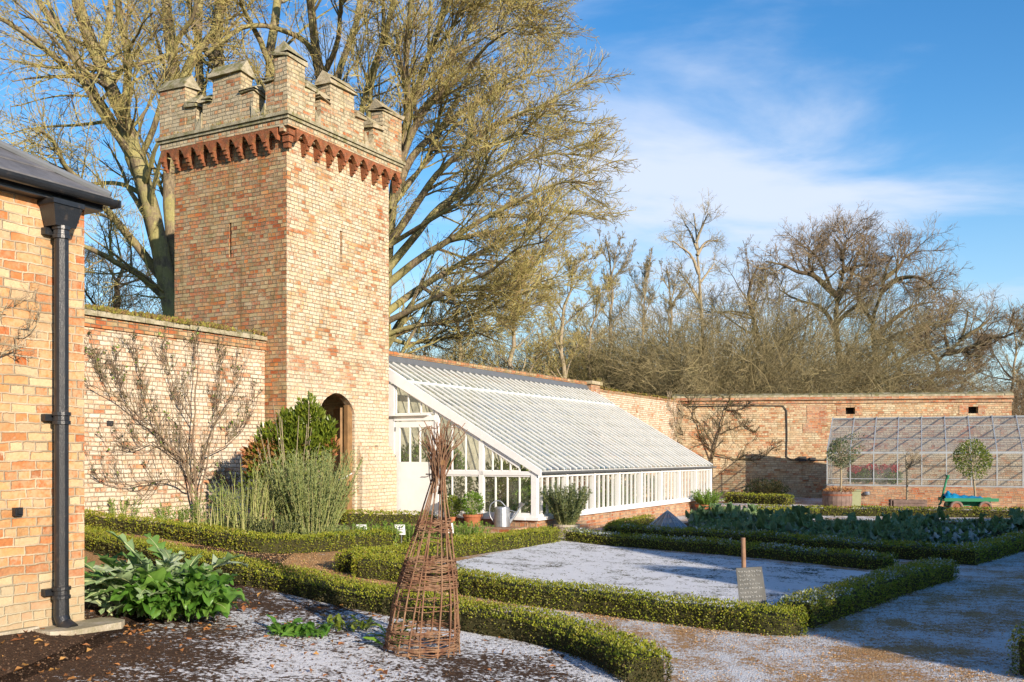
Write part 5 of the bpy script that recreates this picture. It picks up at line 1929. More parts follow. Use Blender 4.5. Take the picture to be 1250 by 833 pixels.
# ------------------------------------------------------------------ far right furniture
tb = G(1022, 623)
k = tb[1] / F
tz = gx(tb[0])
tub = thing('half_barrel_tub', 'weathered round wooden tub with iron hoops holding the bay tree', 'planter', (tb[0], tb[1], tz))
mb = MB()
r = 17.5 * k; hh = 23 * k
for i in range(20):
    a0, a1 = 2 * math.pi * i / 20, 2 * math.pi * (i + .94) / 20
    V = []
    for a in (a0, a1):
        for rr_, zz in ((r * .9, 0), (r, hh * .5), (r * .97, hh), (r * .88, hh), (r * .86, 0)):
            V.append((tb[0] + rr_ * math.cos(a), tb[1] + rr_ * math.sin(a), tz + zz))
    mb.add(V, [[0, 5, 6, 1], [1, 6, 7, 2], [2, 7, 8, 3], [3, 8, 9, 4], [0, 1, 2, 3, 4], [5, 6, 7, 8, 9]])
mb.build('staves', M['grey_wood'], tub)
mb = MB()
for zz in (.16, .78):
    rr_ = r * (.95 + .05 * math.sin(zz * 3))
    mb.lathe((tb[0], tb[1], tz + hh * zz), [(rr_ + .003, 0), (rr_ + .01, 0), (rr_ + .01, .05), (rr_ + .003, .05)], 24, close=False)
mb.build('hoops', M['rust'], tub)
mb = MB()
mb.lathe((tb[0], tb[1], tz + hh * .88), [(0, 0), (r * .87, 0), (r * .5, .04), (0, .05)], 20)
blob((tb[0], tb[1], tz + hh * 1.0), (r * .95, r * .95, .09), 500, .06, 1, mb)
mb.build('soil_and_litter', [M['bed_soil'], M['dry_leaf']], tub)


def standard_tree(name, label, px, pbase, ptop_tr, cpx, cpy, rx, ry, n, mat, z0, Z, lsz=.07):
    t = thing(name, label, 'tree', (at(px, pbase, Z)[0], Z, z0))
    b = np.array([at(px, pbase, Z)[0], Z, z0])
    e = at(cpx, cpy + ry * .55, Z)
    mb = MB()
    mid = (b + e) / 2 + [.02, 0, 0]
    mb.tube(smooth_path([b, mid, e, at(cpx, cpy, Z)], 14), np.linspace(.035, .02, 14), 8)
    P = np.array([smooth_path([e, at(cpx, cpy, Z)], 5)])
    mb.build('trunk', M['bark_grey'], t, smooth=True)
    if n:
        mb = MB()
        c = at(cpx, cpy, Z)
        kk = Z / F
        P1, R1 = grow(np.array([resample([e, c + [0, 0, ry * kk * .5]], 5)]), np.full((1, 5), .02), 26, 0, .9, (30, 80), (.8, 1.3), .2, K=4, rmin=.004)
        mb.tubes(P1, R1, 4, 0)
        blob(c, (rx * kk, rx * kk, ry * kk), n, lsz, 1, mb, hollow=.3, lump=.55)
        mb.build('crown', [M['bark_grey'], M[mat]], t)
    return t


standard_tree('bay_tree', 'dark clipped bay tree growing in the round wooden tub', 1026, 601, 575, 1026, 554, 17, 18, 2200, 'bay_dark', tz + hh * .9, tb[1], .055)
wb = G(1196, 628)
standard_tree('bay_tree', 'lollipop bay tree with yellow-green head behind the green wagon', 1191, 618, 575, 1187, 560, 21, 19, 2600, 'laurel', gx(wb[0]), wb[1] + 1.0, .06)
# bare standard in the wooden trough
tp = G(1108, 622)
trz = gx(tp[0])
k = tp[1] / F
trough = thing('wooden_trough', 'low dark wooden trough against the greenhouse base, holding the bare tree', 'planter', (tp[0], tp[1], trz))
mb = MB()
tw, td, th = 38 * k, .4, 12 * k
for i in range(3):
    mb.cbox((tp[0], tp[1] - td / 2, trz + i * th / 3), tw, .03, th / 3 - .008, -.3)
    mb.cbox((tp[0], tp[1] + td / 2, trz + i * th / 3), tw, .03, th / 3 - .008, -.3)
mb.cbox((tp[0] - tw / 2 * math.cos(.3), tp[1] + tw / 2 * math.sin(.3), trz), .03, td, th, -.3)
mb.cbox((tp[0] + tw / 2 * math.cos(.3), tp[1] - tw / 2 * math.sin(.3), trz), .03, td, th, -.3)
mb.build('boards', M['grey_wood'], trough)
mb = MB()
mb.cbox((tp[0], tp[1], trz + .02), tw - .06, td - .04, th - .06, -.3)
mb.build('soil', M['bed_soil'], trough)
bt = standard_tree('bare_standard_tree', 'small leafless standard tree with pale stem in the wooden trough', 1107, 612, 575, 1106, 556, 0, 12, 0, None, trz + th * .7, tp[1])
Z = tp[1]
b0 = at(1108, 574, Z)
P0 = np.array([resample([b0, b0 + [0, 0, .25]], 5)])
P1, R1 = grow(P0, np.full((1, 5), .028), 9, 0, .9, (40, 85), (1.8, 2.9), .15, K=6, wig=.2, rmin=.008)
P2, R2 = grow(P1, R1, 6, .2, 1, (30, 60), (.4, .7), .1, K=5, wig=.2, rmin=.006)
P3, R3 = grow(P2, R2, 4, .2, 1, (30, 60), (.4, .7), .1, K=4, wig=.2, rmin=.005)
mb = MB()
mb.tubes(P1, R1, 5); mb.tubes(P2, R2, 4); mb.tubes(P3, R3, 3)
mb.build('crown', M['bark_grey'], bt)

# pale green cupboard beside the tub
cp = G(1047, 621.5)
k = cp[1] / F
cz = gx(cp[0])
cup = thing('green_cupboard', 'narrow pale green cabinet between the tub and the greenhouse', 'cabinet', (cp[0], cp[1], cz))
mb = MB()
mb.cbox((cp[0], cp[1] + .15, cz), 11 * k, .3, 22 * k, -.3)
mb.build('case', M['sage_paint'], cup)
mb = MB()
mb.cbox((cp[0], cp[1] + .15, cz + 22 * k), 12.5 * k, .36, .03, -.3)
mb.build('lid', M['sage_paint'], cup)

# wagon
wg = G(1186, 627.5)
k = wg[1] / F
wz = gx(wg[0])
R_ = -.18
wgn = thing('garden_wagon', 'green flatbed garden wagon with red wheels and upright handle', 'wagon', (wg[0], wg[1], wz))
fw = Fr(wg, (math.cos(R_), math.sin(R_)), (math.sin(R_), -math.cos(R_)))
WL = 31 * k
mb = MB()
fw.box(mb, -WL, WL, -.75, 0, wz + 15 * k, wz + 17.5 * k)
for s in (-.75, -.03):
    fw.box(mb, -WL, WL, s, s + .03, wz + 17.5 * k, wz + 19 * k)
fw.box(mb, -WL * .8, WL * .8, -.5, -.25, wz + 9 * k, wz + 14.9 * k)
mb.build('deck', M['green_paint'], wgn)
for u in (-17 * k, 16 * k):
    for v in (-.70, -.04):
        mb = MB()
        rr_ = 8 * k
        c = fw.p(u, v, wz + rr_)
        an = np.arange(20) * 2 * math.pi / 20
        rows = []
        for rad_, off in ((rr_ * .62, -.05), (rr_ * .92, -.05), (rr_, -.02), (rr_, .02), (rr_ * .92, .05), (rr_ * .62, .05)):
            rows.append(np.array([c + fw.d * (rad_ * math.cos(a)) + fw.n * off + np.array([0, 0, rad_ * math.sin(a)]) for a in an]))
        V = np.vstack(rows)
        idx = np.arange(len(rows) * 20).reshape(-1, 20)
        a_, b_ = idx, np.roll(idx, -1, 0)
        q = np.stack([a_, np.roll(a_, -1, 1), np.roll(b_, -1, 1), b_], -1).reshape(-1, 4)
        mb.add(V, q)
        wh = mb.build('wheel', M['grey_wood'], wgn, smooth=True)
        mb = MB()
        mb.tube([c - fw.n * .035, c + fw.n * .035], rr_ * .64, 16)
        mb.tube([c - fw.n * .05, c + fw.n * .06], rr_ * .2, 10)
        mb.build('rim', M['rust'], wh)
mb = MB()
for u in (-17 * k, 16 * k):
    mb.tube([fw.p(u, -.72, wz + 8 * k), fw.p(u, -.02, wz + 8 * k)], .025, 8)
    fw.box(mb, u - .04, u + .04, -.5, -.2, wz + 8 * k, wz + 14.9 * k)
mb.build('axles', M['rust'], wgn)
mb = MB()
h0 = fw.p(-WL - .02, -.37, wz + 12 * k)
h1 = h0 + fw.d * (8 * k) + [0, 0, 34 * k]
mb.tube([h0 - fw.d * .05 - [0, 0, .05], h0, h1], .028, 8)
mb.tube([h1 - fw.n * .14, h1 + fw.n * .14], .03, 8)
mb.tube([h1 - (h1 - h0) * .12 + fw.n * .1, h1 + fw.n * .1], .03, 6)
mb.build('handle', M['green_paint'], wgn)
# tarp bundle
nu, nv_ = 36, 12
V = []
for i in range(nu):
    for j in range(nv_):
        s = i / (nu - 1); t_ = j / (nv_ - 1)
        hgt = (3.6 * math.exp(-((s - .12) / .14) ** 2) + 5.2 * (1 - .45 * s)) * k * math.sin(math.pi * t_) ** .5 * (.35 + .65 * min(1, s * 8 + .3)) * min(1, (1 - s) * 8 + .05)
        hgt *= 1 + .35 * math.sin(s * 31 + t_ * 9) * .5 + random.uniform(-.16, .16)
        V.append(fw.p(-WL * .93 + s * WL * 1.55, -.70 + .66 * t_, wz + 17.6 * k + max(.003, hgt)))
mb = MB()
mb.add(V, np.array([[i * nv_ + j, (i + 1) * nv_ + j, (i + 1) * nv_ + j + 1, i * nv_ + j + 1] for i in range(nu - 1) for j in range(nv_ - 1)]))
tag(mb.build('tarpaulin', M['tarp'], smooth=True), 'crumpled bright blue tarpaulin lying on the green wagon', 'tarpaulin')

# red geraniums on the staging
for i, px in enumerate((1045, 1058, 1075, 1090)):
    c = F2.p(uface(Fr(F2.p(0, -.6, 0), F2.d, F2.n), px), -.6, SL + .02)
    t = thing('geranium', ['red geranium nearest the greenhouse end, on the staging', 'second red geranium along the greenhouse staging', 'third red geranium along the greenhouse staging', 'fourth red geranium, furthest right on the greenhouse staging'][i], 'flowering plant', c, 'geraniums inside the aluminium greenhouse')
    mb = MB()
    stems(mb, c, .06, 14, .4, .5)
    blob(c + [0, 0, .3], (.26, .22, .2), 700, .07, 1, mb, aspect=.8)
    mb.build('foliage', [M['stem'], M['herb']], t)
    mb = MB()
    for j in range(5):
        blob(c + [random.uniform(-.22, .22), random.uniform(-.25, .1), .52 + random.uniform(-.08, .1)], (.09, .09, .07), 80, .05, 0, mb, aspect=.9)
    mb.build('flowers', M['flower'], t)
# plants within the white glasshouse, seen blurred through its panes
ip = [(4.15, 1.3, .5, 1.0), (4.2, .75, .62, .7), (4.2, 2.6, .45, .8), (4.1, 3.2, .35, .6), (5.3, 2.2, .5, .8), (6.6, 2.8, .5, .55), (8.0, 2.2, .55, .8), (9.4, 2.8, .5, .5), (10.9, 2.3, .6, .8), (12.4, 2.6, .5, .6)]
for i, (u, v, r, h) in enumerate(ip):
    c = FW.p(u, v, GB)
    mb = MB()
    stems(mb, c, .1, 10, h + .3, .5, .01)
    blob(c + [0, 0, h + (.75 if i == 1 else 0)], (r, r, h * .8 if i != 1 else .45), 1500, .09, 1 if i != 6 else 2, mb, aspect=.5)
    tag(mb.build('indoor_plant', [M['stem'], M['herb'] if i % 2 or i == 0 else M['laurel'], M['red_leaf']]),
        ['leafy plant inside the glasshouse behind the door', 'tall yellow-green vine inside the glasshouse behind the door lights', 'leafy plant inside the glasshouse behind the window next to the door', 'low plant inside the glasshouse corner behind the four-pane window'][i] if i < 4 else 'green plants inside the glasshouse behind its front windows',
        'plant', 'plants growing inside the white glasshouse')
# ------------------------------------------------------------------ big leaves
def big_leaf(mb, base, az, L, W, elev, droop, jag, mi=0, rib=None, wave=.15, tilt=0.0):
    """one large leaf; jag 0 = broad blistered blade, 1 = deeply cut lobes"""
    n = 36 if jag > .4 else 12
    d = np.array([math.cos(az), math.sin(az), 0])
    sd = np.array([-d[1], d[0], 0])
    tw = random.uniform(-.5, .5)
    t = np.linspace(0, 1, n + 1)
    e = elev - droop * (t ** 1.5)
    st = (d[None] * np.cos(e)[:, None] + np.array([0, 0, 1.0])[None] * np.sin(e)[:, None]) * L / n
    P = np.vstack([[0, 0, 0], np.cumsum(st[:-1], 0)]) + np.asarray(base, float)
    nrm = np.cross(st / (L / n), sd)
    nrm *= np.sign(nrm[:, 2:3] + 1e-6)
    t0 = .22 if jag < .4 else .10
    q = np.clip((t - t0) / (1 - t0), 0, 1)
    w = W * .5 * (np.sin(math.pi * q ** (.62 if jag < .4 else .8)) ** .75) * (t > t0) + .004
    if jag > .4:
        ph = np.arange(n + 1) % 4
        w = w * np.array([.22, .65, 1.0, .55])[ph] * rng.uniform(.85, 1.12, n + 1)
    S = np.array([-1, -.62, -.28, 0, .28, .62, 1.0])
    m = len(S)
    ph1, ph2 = random.uniform(0, 6), random.uniform(0, 6)
    side = sd[None] * math.cos(tw) + nrm * math.sin(tw)
    off = S[None, :] * w[:, None]
    lift = np.abs(off) * .30 + wave * w[:, None] * np.sin(t[:, None] * 15 + ph1 + S[None] * 2.5) * np.abs(S)[None] + \
        (.05 * W * np.sin(t[:, None] * 31 + S[None] * 6 + ph2) * (1 - np.abs(S))[None] * (S != 0)[None] if jag < .4 else 0)
    lift = lift + rng.normal(0, .012 * W, lift.shape)
    fwd = (jag > .4) * .075 * L * np.abs(S)[None] * (w / (W * .5 + 1e-6))[:, None]
    V = P[:, None] + side[:, None] * off[..., None] + nrm[:, None] * lift[..., None] + (st / (L / n))[:, None] * fwd[..., None]
    idx = np.arange((n + 1) * m).reshape(n + 1, m)
    a, b = idx[:-1], idx[1:]
    Fq = np.stack([a[:, :-1], a[:, 1:], b[:, 1:], b[:, :-1]], -1).reshape(-1, 4)
    mb.add(V.reshape(-1, 3), Fq, mi)
    if rib is not None:
        mb.tube(P[:-2] + nrm[:-2] * .003, np.linspace(.011, .002, len(P) - 2) * (L / .7), 5, rib)


cbp = G(178, 757)
cbz = gx(cbp[0])
mbs = []
card = thing('cardoon', 'big clump of jagged silver-green cardoon leaves beside the house corner', 'plant', (cbp[0], cbp[1], cbz))
mb = MB()
for k in range(86):
    az = random.uniform(0, 6.28)
    L = random.uniform(.42, .86)
    el = random.uniform(.75, 1.45)
    off = [random.uniform(-.26, .26), random.uniform(-.05, .4), 0]
    big_leaf(mb, np.array([cbp[0] - .05, cbp[1] + .08, cbz]) + off, az, L, L * random.uniform(.26, .40), el, random.uniform(.9, 2.1), 1, 0, 1, wave=.3)
mb.build('jagged_leaves', [M['cardoon'], M['rib']], card, smooth=True)
ch = thing('broad_leaved_plant', 'glossy bright green broad leaves spilling to the right of the silver cardoon', 'plant', (cbp[0] + .35, cbp[1] - .1, cbz))
mb = MB()
for k in range(190):
    az = random.uniform(-2.9, 1.2)
    L = random.uniform(.15, .36)
    el = random.uniform(.5, 1.45)
    off = [random.uniform(-.18, .42), random.uniform(-.14, .25), random.uniform(0, .20)]
    big_leaf(mb, np.array([cbp[0] + .16, cbp[1] - .06, cbz]) + off, az, L, L * random.uniform(.34, .52), el, random.uniform(1.0, 2.4), .0, 0, 1 if k % 4 == 0 else None, wave=.55)
mb.build('leaf_clump', [M['chard'], M['rib']], ch, smooth=True)
def ground_rosette(name, label, px, py, wpx, hpx, n, mat, jag=0.0, seed=0, cat='plant', lw=.3):
    c = G(px, py)
    k = c[1] / F
    z = gx(c[0])
    mb = MB()
    for i in range(n):
        x = c[0] + random.uniform(-.5, .5) * wpx * k
        y = c[1] + random.uniform(-.3, .5) * hpx * k * 2.4
        L = hpx * k * random.uniform(.7, 1.25)
        big_leaf(mb, (x, y, gx(x)), random.uniform(0, 6.28), L, L * lw * random.uniform(.8, 1.2), random.uniform(.6, 1.3), random.uniform(.5, 1.6), jag, 0)
    return tag(mb.build(name, [M[mat]], loc=(c[0], c[1], z)), label, cat)


ground_rosette('low_green_plant', 'low tuft of bright green leaves on the frosted soil left of the obelisk', 365, 777, 66, 22, 90, 'chard')
ground_rosette('low_green_plant', 'thin low sprawl of green shoots nearest the obelisk on the frosted soil', 425, 770, 50, 20, 40, 'laurel', lw=.22)
ground_rosette('low_green_plant', 'flat green leaves trailing right of the cardoon onto the frosted soil', 262, 742, 60, 12, 36, 'chard')
ground_rosette('weed_sprig', 'sprig of green weeds at the left foot of the willow obelisk', 482, 788, 16, 34, 22, 'herb', lw=.2)

# ------------------------------------------------------------------ border shrubs by the tower
def bsh(px, py):
    c = G(px, py)
    return np.array([c[0], c[1], gx(c[0])]), c[1] / F


c, k = bsh(378, 664)
tag(spray(tuple(c), 26 * k, 330, 108 * k, .055, 46, lean=.55, rad=.005, wig=.07, up=1.1, t0=.12).build('rosemary_bush', [M['stem'], M['rosemary']], loc=c),
    'large grey-green rosemary bush with upright shoots in front of the tower', 'bush')
c, k = bsh(356, 655)
c2_ = c.copy()
lb = thing('laurel_bush', 'glossy green evergreen bush with reddish lower leaves beside the tower doorway', 'bush', c2_)
mb = MB()
stems(mb, c2_, 20 * k, 34, 150 * k, .3, .012)
for (px, py, rx, ry, n_, mt) in ((366, 550, 26, 26, 2400, 1), (350, 528, 13, 26, 900, 1), (392, 542, 12, 28, 800, 1), (378, 514, 7, 24, 500, 1), (368, 508, 5, 18, 260, 1), (403, 530, 5, 18, 240, 1), (362, 524, 9, 24, 500, 1), (388, 520, 6, 22, 300, 1), (330, 540, 16, 18, 600, 1), (318, 556, 16, 14, 300, 1), (326, 560, 26, 24, 900, 2), (350, 556, 18, 20, 300, 2), (402, 552, 9, 16, 160, 2), (345, 590, 44, 36, 1800, 1)):
    q = at(px, py, c2_[1] + .1)
    blob(q, (rx * k, rx * k * .9, ry * k), n_, .085, mt, mb, hollow=.3, lump=.35, upb=.7, aspect=.42)
mb.build('foliage', [M['bark_grey'], M['laurel'], M['red_leaf']], lb)
for i, (px, py, r, n_, h, l_, mt, lab, nm) in enumerate((
        (305, 660, 16, 60, 86, .05, 'rosemary', 'thin grey-green shoots left of the big rosemary bush', 'tall_herb'),
        (262, 655, 18, 40, 60, .05, 'herb', 'fine green fennel-like growth at the foot of the espalier tree', 'tall_herb'),
        (215, 650, 22, 60, 36, .05, 'herb', 'low feathery green growth left of the espalier trunk', 'low_herb'),
        (140, 640, 20, 50, 34, .05, 'herb', 'leafy green plant by the house corner behind the border hedge', 'low_herb'),
        (335, 668, 20, 70, 40, .05, 'dark_leaf', 'dark low shrub in the shade under the evergreen bush', 'low_shrub'),
        (425, 666, 20, 90, 24, .05, 'herb', 'bright green herbs right of the rosemary bush, left of the plant labels', 'herb_patch'),
        (465, 664, 22, 110, 24, .05, 'herb', 'bright green herbs around the left plant label', 'herb_patch'),
        (508, 664, 24, 120, 24, .05, 'herb', 'bright green herbs between the right plant label and obelisk', 'herb_patch'),
        (570, 660, 24, 100, 22, .05, 'herb', 'yellow-green herbs just behind and right of the obelisk', 'herb_patch'),
        (255, 662, 20, 60, 18, .05, 'dark_leaf', 'low dark herbs behind the border hedge below the espalier', 'herb_patch'),
        (400, 668, 22, 60, 26, .05, 'rosemary', 'low silvery tuft at the foot of the rosemary bush', 'herb_patch'))):
    c, k = bsh(px, py)
    tag(spray(tuple(c), r * k, n_, h * k, l_, 26, lean=.6, rad=.0045, wig=.12, up=.8).build(nm, [M['stem'], M[mt]], loc=c), lab, 'plant')
# bare upright canes
c, k = bsh(300, 660)
mb = MB()
for (px, n_, h) in ((300, 16, 100), (322, 8, 88), (335, 7, 70), (250, 8, 50), (275, 8, 70)):
    cc_, k2 = bsh(px, 662)
    stems(mb, cc_, 14 * k2, n_, h * k2, .12, .007, 6, 0, .04)
tag(mb.build('bare_canes', [M['stem']], loc=c), 'thin upright yellow-green canes beside the espalier tree', 'plant')

# ------------------------------------------------------------------ espalier on the left wall
M['espalier'] = bark_mat('espalier_bark', (0.11, 0.075, 0.055), (0.22, 0.16, 0.11), (0.25, 0.22, 0.10), 0.4, 5)
eb = FW.p(0, .25, 0)
u0e = uface(Fr(FW.p(0, .2, 0), FW.d, FW.n), 236)
ebase = FW.p(u0e, .2, 0)
ebase[2] = gx(ebase[0])
esp = thing('espalier_tree', 'leafless fan-trained tree spread against the left garden wall', 'tree', ebase)
fe = Fr(FW.p(0, .16, 0), FW.d, FW.n)
def onwall(px, py, v=0.0):
    u = uface(fe, px)
    return fe.p(u, v, zface(fe, u, py))
EL = [([(238, 628), (232, 590), (222, 560), (195, 530), (165, 505), (140, 485), (112, 470)], .045),
      ([(238, 628), (236, 580), (234, 540), (236, 500), (238, 450), (242, 415)], .042),
      ([(240, 628), (244, 590), (252, 555), (262, 520), (285, 480), (300, 450)], .036),
      ([(232, 600), (205, 586), (175, 590), (145, 592), (118, 582)], .034),
      ([(222, 560), (190, 540), (165, 548), (130, 540)], .026),
      ([(195, 530), (180, 490), (172, 450), (165, 420)], .024),
      ([(165, 505), (150, 470), (145, 430)], .02),
      ([(236, 520), (215, 480), (205, 440), (200, 410)], .026),
      ([(252, 555), (280, 540), (305, 510), (318, 480)], .022),
      ([(262, 520), (270, 470), (275, 425)], .02),
      ([(140, 485), (125, 455), (118, 425)], .016),
      ([(236, 560), (262, 585), (290, 590)], .018)]
PP, RR = [], []
mb = MB()
for pl, r in EL:
    q = [onwall(x, y, random.uniform(-.03, .06)) for x, y in pl]
    s = resample(smooth_path(q), 18)
    s = s + rng.normal(0, .008, s.shape)
    PP.append(s); RR.append(np.linspace(r, r * .3, 18) * .46)
PP, RR = np.array(PP), np.array(RR)
mb.tubes(PP, RR, 7)
mb.build('trunk', M['espalier'], esp, smooth=True)
P1, R1 = grow(PP, RR, 20, .12, 1, (30, 70), (.2, .5), .38, K=8, wig=.16, rmin=.0055, lmin=.3, lmax=.85)
nrm = FW.n
def flat(P, lo=.02):
    o = FW.o
    v = (P - FW.p(0, 0, 0)) @ nrm
    vn = lo + np.clip(v - lo, -.3, .5) * .35 + .03
    vn = np.clip(vn, lo, .4)
    return P + (vn - v)[..., None] * nrm
P1 = flat(P1)
P2, R2 = grow(P1, R1, 3, .05, .9, (30, 70), (.3, .8), .35, K=5, wig=.2, rmin=.0042, lmin=.12, lmax=.42)
P2 = flat(P2)
P3, R3 = grow(P2, R2, 1, .1, 1, (30, 75), (.3, .7), .2, K=4, wig=.25, rmin=.0038, lmax=.2)
P3 = flat(P3)
mb = MB()
mb.tubes(P1, R1, 5); mb.tubes(P2, R2, 4); mb.tubes(P3, R3, 3)
q = P2[rng.integers(0, len(P2), 300), rng.integers(1, 5, 300)]
leaves(mb, q, rnd_unit(300) + [0, 0, -.5], rng.uniform(.035, .075, 300), rng.uniform(.025, .05, 300), 1)
q = P2[rng.integers(0, len(P2), 130), rng.integers(1, 5, 130)]
leaves(mb, q, rnd_unit(130), rng.uniform(.04, .08, 130), rng.uniform(.03, .05, 130), 2)
mb.build('branches', [M['espalier'], M['dark_leaf'], M['herb']], esp)
# training wires hung on the wall
mb = MB()
for z in (1.0, 1.45, 1.9, 2.35, 2.8):
    mb.tube([FW.p(-7.5, .02, z), FW.p(-.02, .02, z)], .0016, 4)
tag(mb.build('training_wires', M['lead'], loc=FW.p(-3, .02, 2)), 'thin horizontal training wires fixed along the left garden wall', 'wire')

def wall_climber(name, label, fr, limbs, nch, mats, lmax=.9, rs=1.0):
    mb = MB()
    A, B = [], []
    for pl, r in limbs:
        q = []
        for x, y in pl:
            u = uface(fr, x)
            q.append(fr.p(u, random.uniform(.03, .15), zface(fr, u, y)))
        s = resample(smooth_path(q), 16) + rng.normal(0, .02, (16, 3))
        A.append(s); B.append(np.linspace(r, r * .3, 16))
    A, B = np.array(A), np.array(B)
    mb.tubes(A, B, 6)
    nn_ = fr.n
    base = fr.p(0, 0, 0)
    def fl(P):
        v = (P - base) @ nn_
        return P + (np.clip(v * .4 + .03, .03, .35) - v)[..., None] * nn_
    P1, R1 = grow(A, B, nch, .15, 1, (30, 80), (.2, .5), .15, K=6, wig=.22, rmin=.008 * rs, lmax=lmax)
    P1 = fl(P1)
    P2, R2 = grow(P1, R1, 6, .1, 1, (30, 70), (.3, .7), .15, K=5, wig=.25, rmin=.006 * rs, lmax=lmax * .6)
    P2 = fl(P2)
    mb.tubes(P1, R1, 4); mb.tubes(P2, R2, 3)
    o = mb.build(name, mats)
    return tag(o, label, 'climbing plant')


def FP(px, py): return (px, py)
wall_climber('bare_climber', 'leafless climber with dark bent stem on the far wall beside the corner', FF,
             [([(868, 590), (872, 550), (880, 520), (890, 492), (892, 478)], .045), ([(872, 555), (900, 560), (930, 560), (945, 545)], .025),
              ([(878, 530), (905, 520), (925, 530)], .022), ([(870, 560), (858, 530), (845, 500), (838, 482)], .026), ([(886, 500), (905, 500), (918, 490)], .03),
              ([(890, 492), (880, 484), (860, 480)], .03)], 16, [M['bark_dark']], 1.3, 1.6)
wall_climber('bare_climber', 'pale leafless climber near the corner, at the end of the glasshouse roof', FW,
             [([(838, 600), (836, 560), (832, 520), (828, 490)], .05), ([(834, 540), (822, 510), (812, 492)], .03), ([(836, 550), (826, 535), (818, 520)], .025)],
             16, [M['bark_grey']], 1.2, 1.5)
wall_climber('bare_climber', 'twiggy leafless climber on the orange house wall at the left edge', FH,
             [([(-40, 470), (-10, 440), (18, 418), (40, 400), (46, 375)], .008), ([(-20, 400), (5, 372), (20, 366)], .006), ([(-30, 420), (0, 425), (30, 432)], .006), ([(10, 405), (30, 385), (32, 350)], .004)],
             9, [M['bark_grey']], .14, .22)

# shrubs at the foot of the far wall
for i, (px, py, rx, ry, mt, lab) in enumerate(((888, 600, 26, 26, 'twig_olive', 'brown leafless shrub in the shade at the wall corner'),
                                             (985, 600, 30, 24, 'twig_olive', 'shadowed twiggy shrub against the far wall left of the greenhouse'),
                                             (935, 604, 26, 14, 'twig_dark', 'low dark shrub between the two larger shrubs at the far wall'))):
    c, k = bsh(px, py + 6)
    c = np.array([c[0], c[1], gx(c[0])])
    mb = MB()
    P = stems(mb, c, rx * k * .4, 60, ry * k * 1.7, .9, .014, 6, 0, .12)
    P1, R1 = grow(P, np.tile(np.linspace(.01, .005, 6), (60, 1)), 9, .2, 1, (20, 60), (.3, .6), .1, K=4, rmin=.007)
    mb.tubes(P1, R1, 3)
    blob(c + [0, 0, ry * k * .8], (rx * k, rx * k, ry * k * .8), 700, .09, 1, mb)
    tag(mb.build('shrub', [M[mt], M['dark_leaf']], loc=c), lab, 'shrub')

# ------------------------------------------------------------------ kale
def kale_proto(name, h, n, mat, frost=0.0):
    t = bpy.data.objects.new(name, None)
    mb = MB()
    for k in range(n):
        az = random.uniform(0, 6.28)
        L = h * random.uniform(.55, 1.0)
        big_leaf(mb, (random.uniform(-.03, .03), random.uniform(-.03, .03), random.uniform(0, h * .35)), az, L, L * random.uniform(.42, .62),
                 random.uniform(.3, 1.3), random.uniform(.8, 2.0), random.choice([.3, .3, .9]), 1 if random.random() < frost else 0, None, wave=.8)
    me_o = mb.build(name, [M[mat], M['frost_leaf']])
    return me_o
kp = [kale_proto('kale_plant', .50, 22, 'kale', .10), kale_proto('kale_plant', .34, 26, 'kale', .22), kale_proto('cabbage_plant', .26, 28, 'kale', .5)]
KL = ['dark green kale plant growing in the bed behind the long shaded hedge',
      'lower frosted kale plant in the shaded kitchen bed',
      'low frosted cabbage with white-edged leaves in the shaded kitchen bed']
KG = ['tall kale in the kitchen bed', 'frosted kale in the kitchen bed', 'frosted cabbages in the kitchen bed']
used = [False] * 3
for row, (y0, xa, xb, n_) in enumerate(((641, 846, 930, 8), (646, 845, 990, 12), (651, 842, 1250, 26), (655, 845, 1240, 26), (659, 850, 1225, 24), (663, 880, 1210, 20), (668, 960, 1190, 14))):
    for i in range(n_):
        px = xa + (xb - xa) * (i + random.uniform(.1, .9)) / n_
        if row > 4 and px < 900 and y0 > 661: continue
        c = G(px, y0 + random.uniform(-1.5, 1.5))
        ty = 2 if (1125 < px < 1215 and row > 3) or random.random() < .12 else (0 if (row < 2 or random.random() < .22) else 1)
        o = kp[ty] if not used[ty] else kp[ty].copy()
        if used[ty]:
            COL.objects.link(o)
        used[ty] = True
        s = random.uniform(.7, 1.05)
        o.location = (c[0], c[1], gx(c[0]))
        o.rotation_euler = (0, 0, random.uniform(0, 6.28))
        o.scale = (s, s, s)
        tag(o, KL[ty], 'vegetable', KG[ty])

# ------------------------------------------------------------------ litter, clods, stones
def scatter(n, xr, yr, test=None):
    P = np.column_stack([rng.uniform(*xr, n), rng.uniform(*yr, n)])
    return P[test(P)] if test is not None else P
def poly_in(P, poly):
    x, y = P[:, 0], P[:, 1]
    ins = np.zeros(len(P), bool)
    j = len(poly) - 1
    for i in range(len(poly)):
        xi, yi = poly[i][0], poly[i][1]; xj, yj = poly[j][0], poly[j][1]
        c = ((yi > y) != (yj > y)) & (x < (xj - xi) * (y - yi) / (yj - yi + 1e-12) + xi)
        ins ^= c
        j = i
    return ins
soilp = [tuple(q) for q in H1b] + [(1.2, 3.5), (-5, 3.0), tuple(FH.p(-2, .05, 0)[:2]), tuple(FH.p(.0, .05, 0)[:2]), tuple(G(90, 700))]
P = scatter(2200, (-5, 1.5), (4.2, 10), lambda P: poly_in(P, soilp))
keep = rng.random(len(P)) < np.clip(.75 - .22 * (P[:, 0] + 3.2), .10, 1)
P = P[keep]
near = np.abs(np.sin(P[:, 0] * 2.3) + np.cos(P[:, 1] * 1.9) + rng.normal(0, .5, len(P))) < 1.2
P = P[near][:420]
Z_ = gx_arr(P[:, 0]) + .018
mb = MB()
n = len(P)
D = rnd_unit(n) * [1, 1, .3]
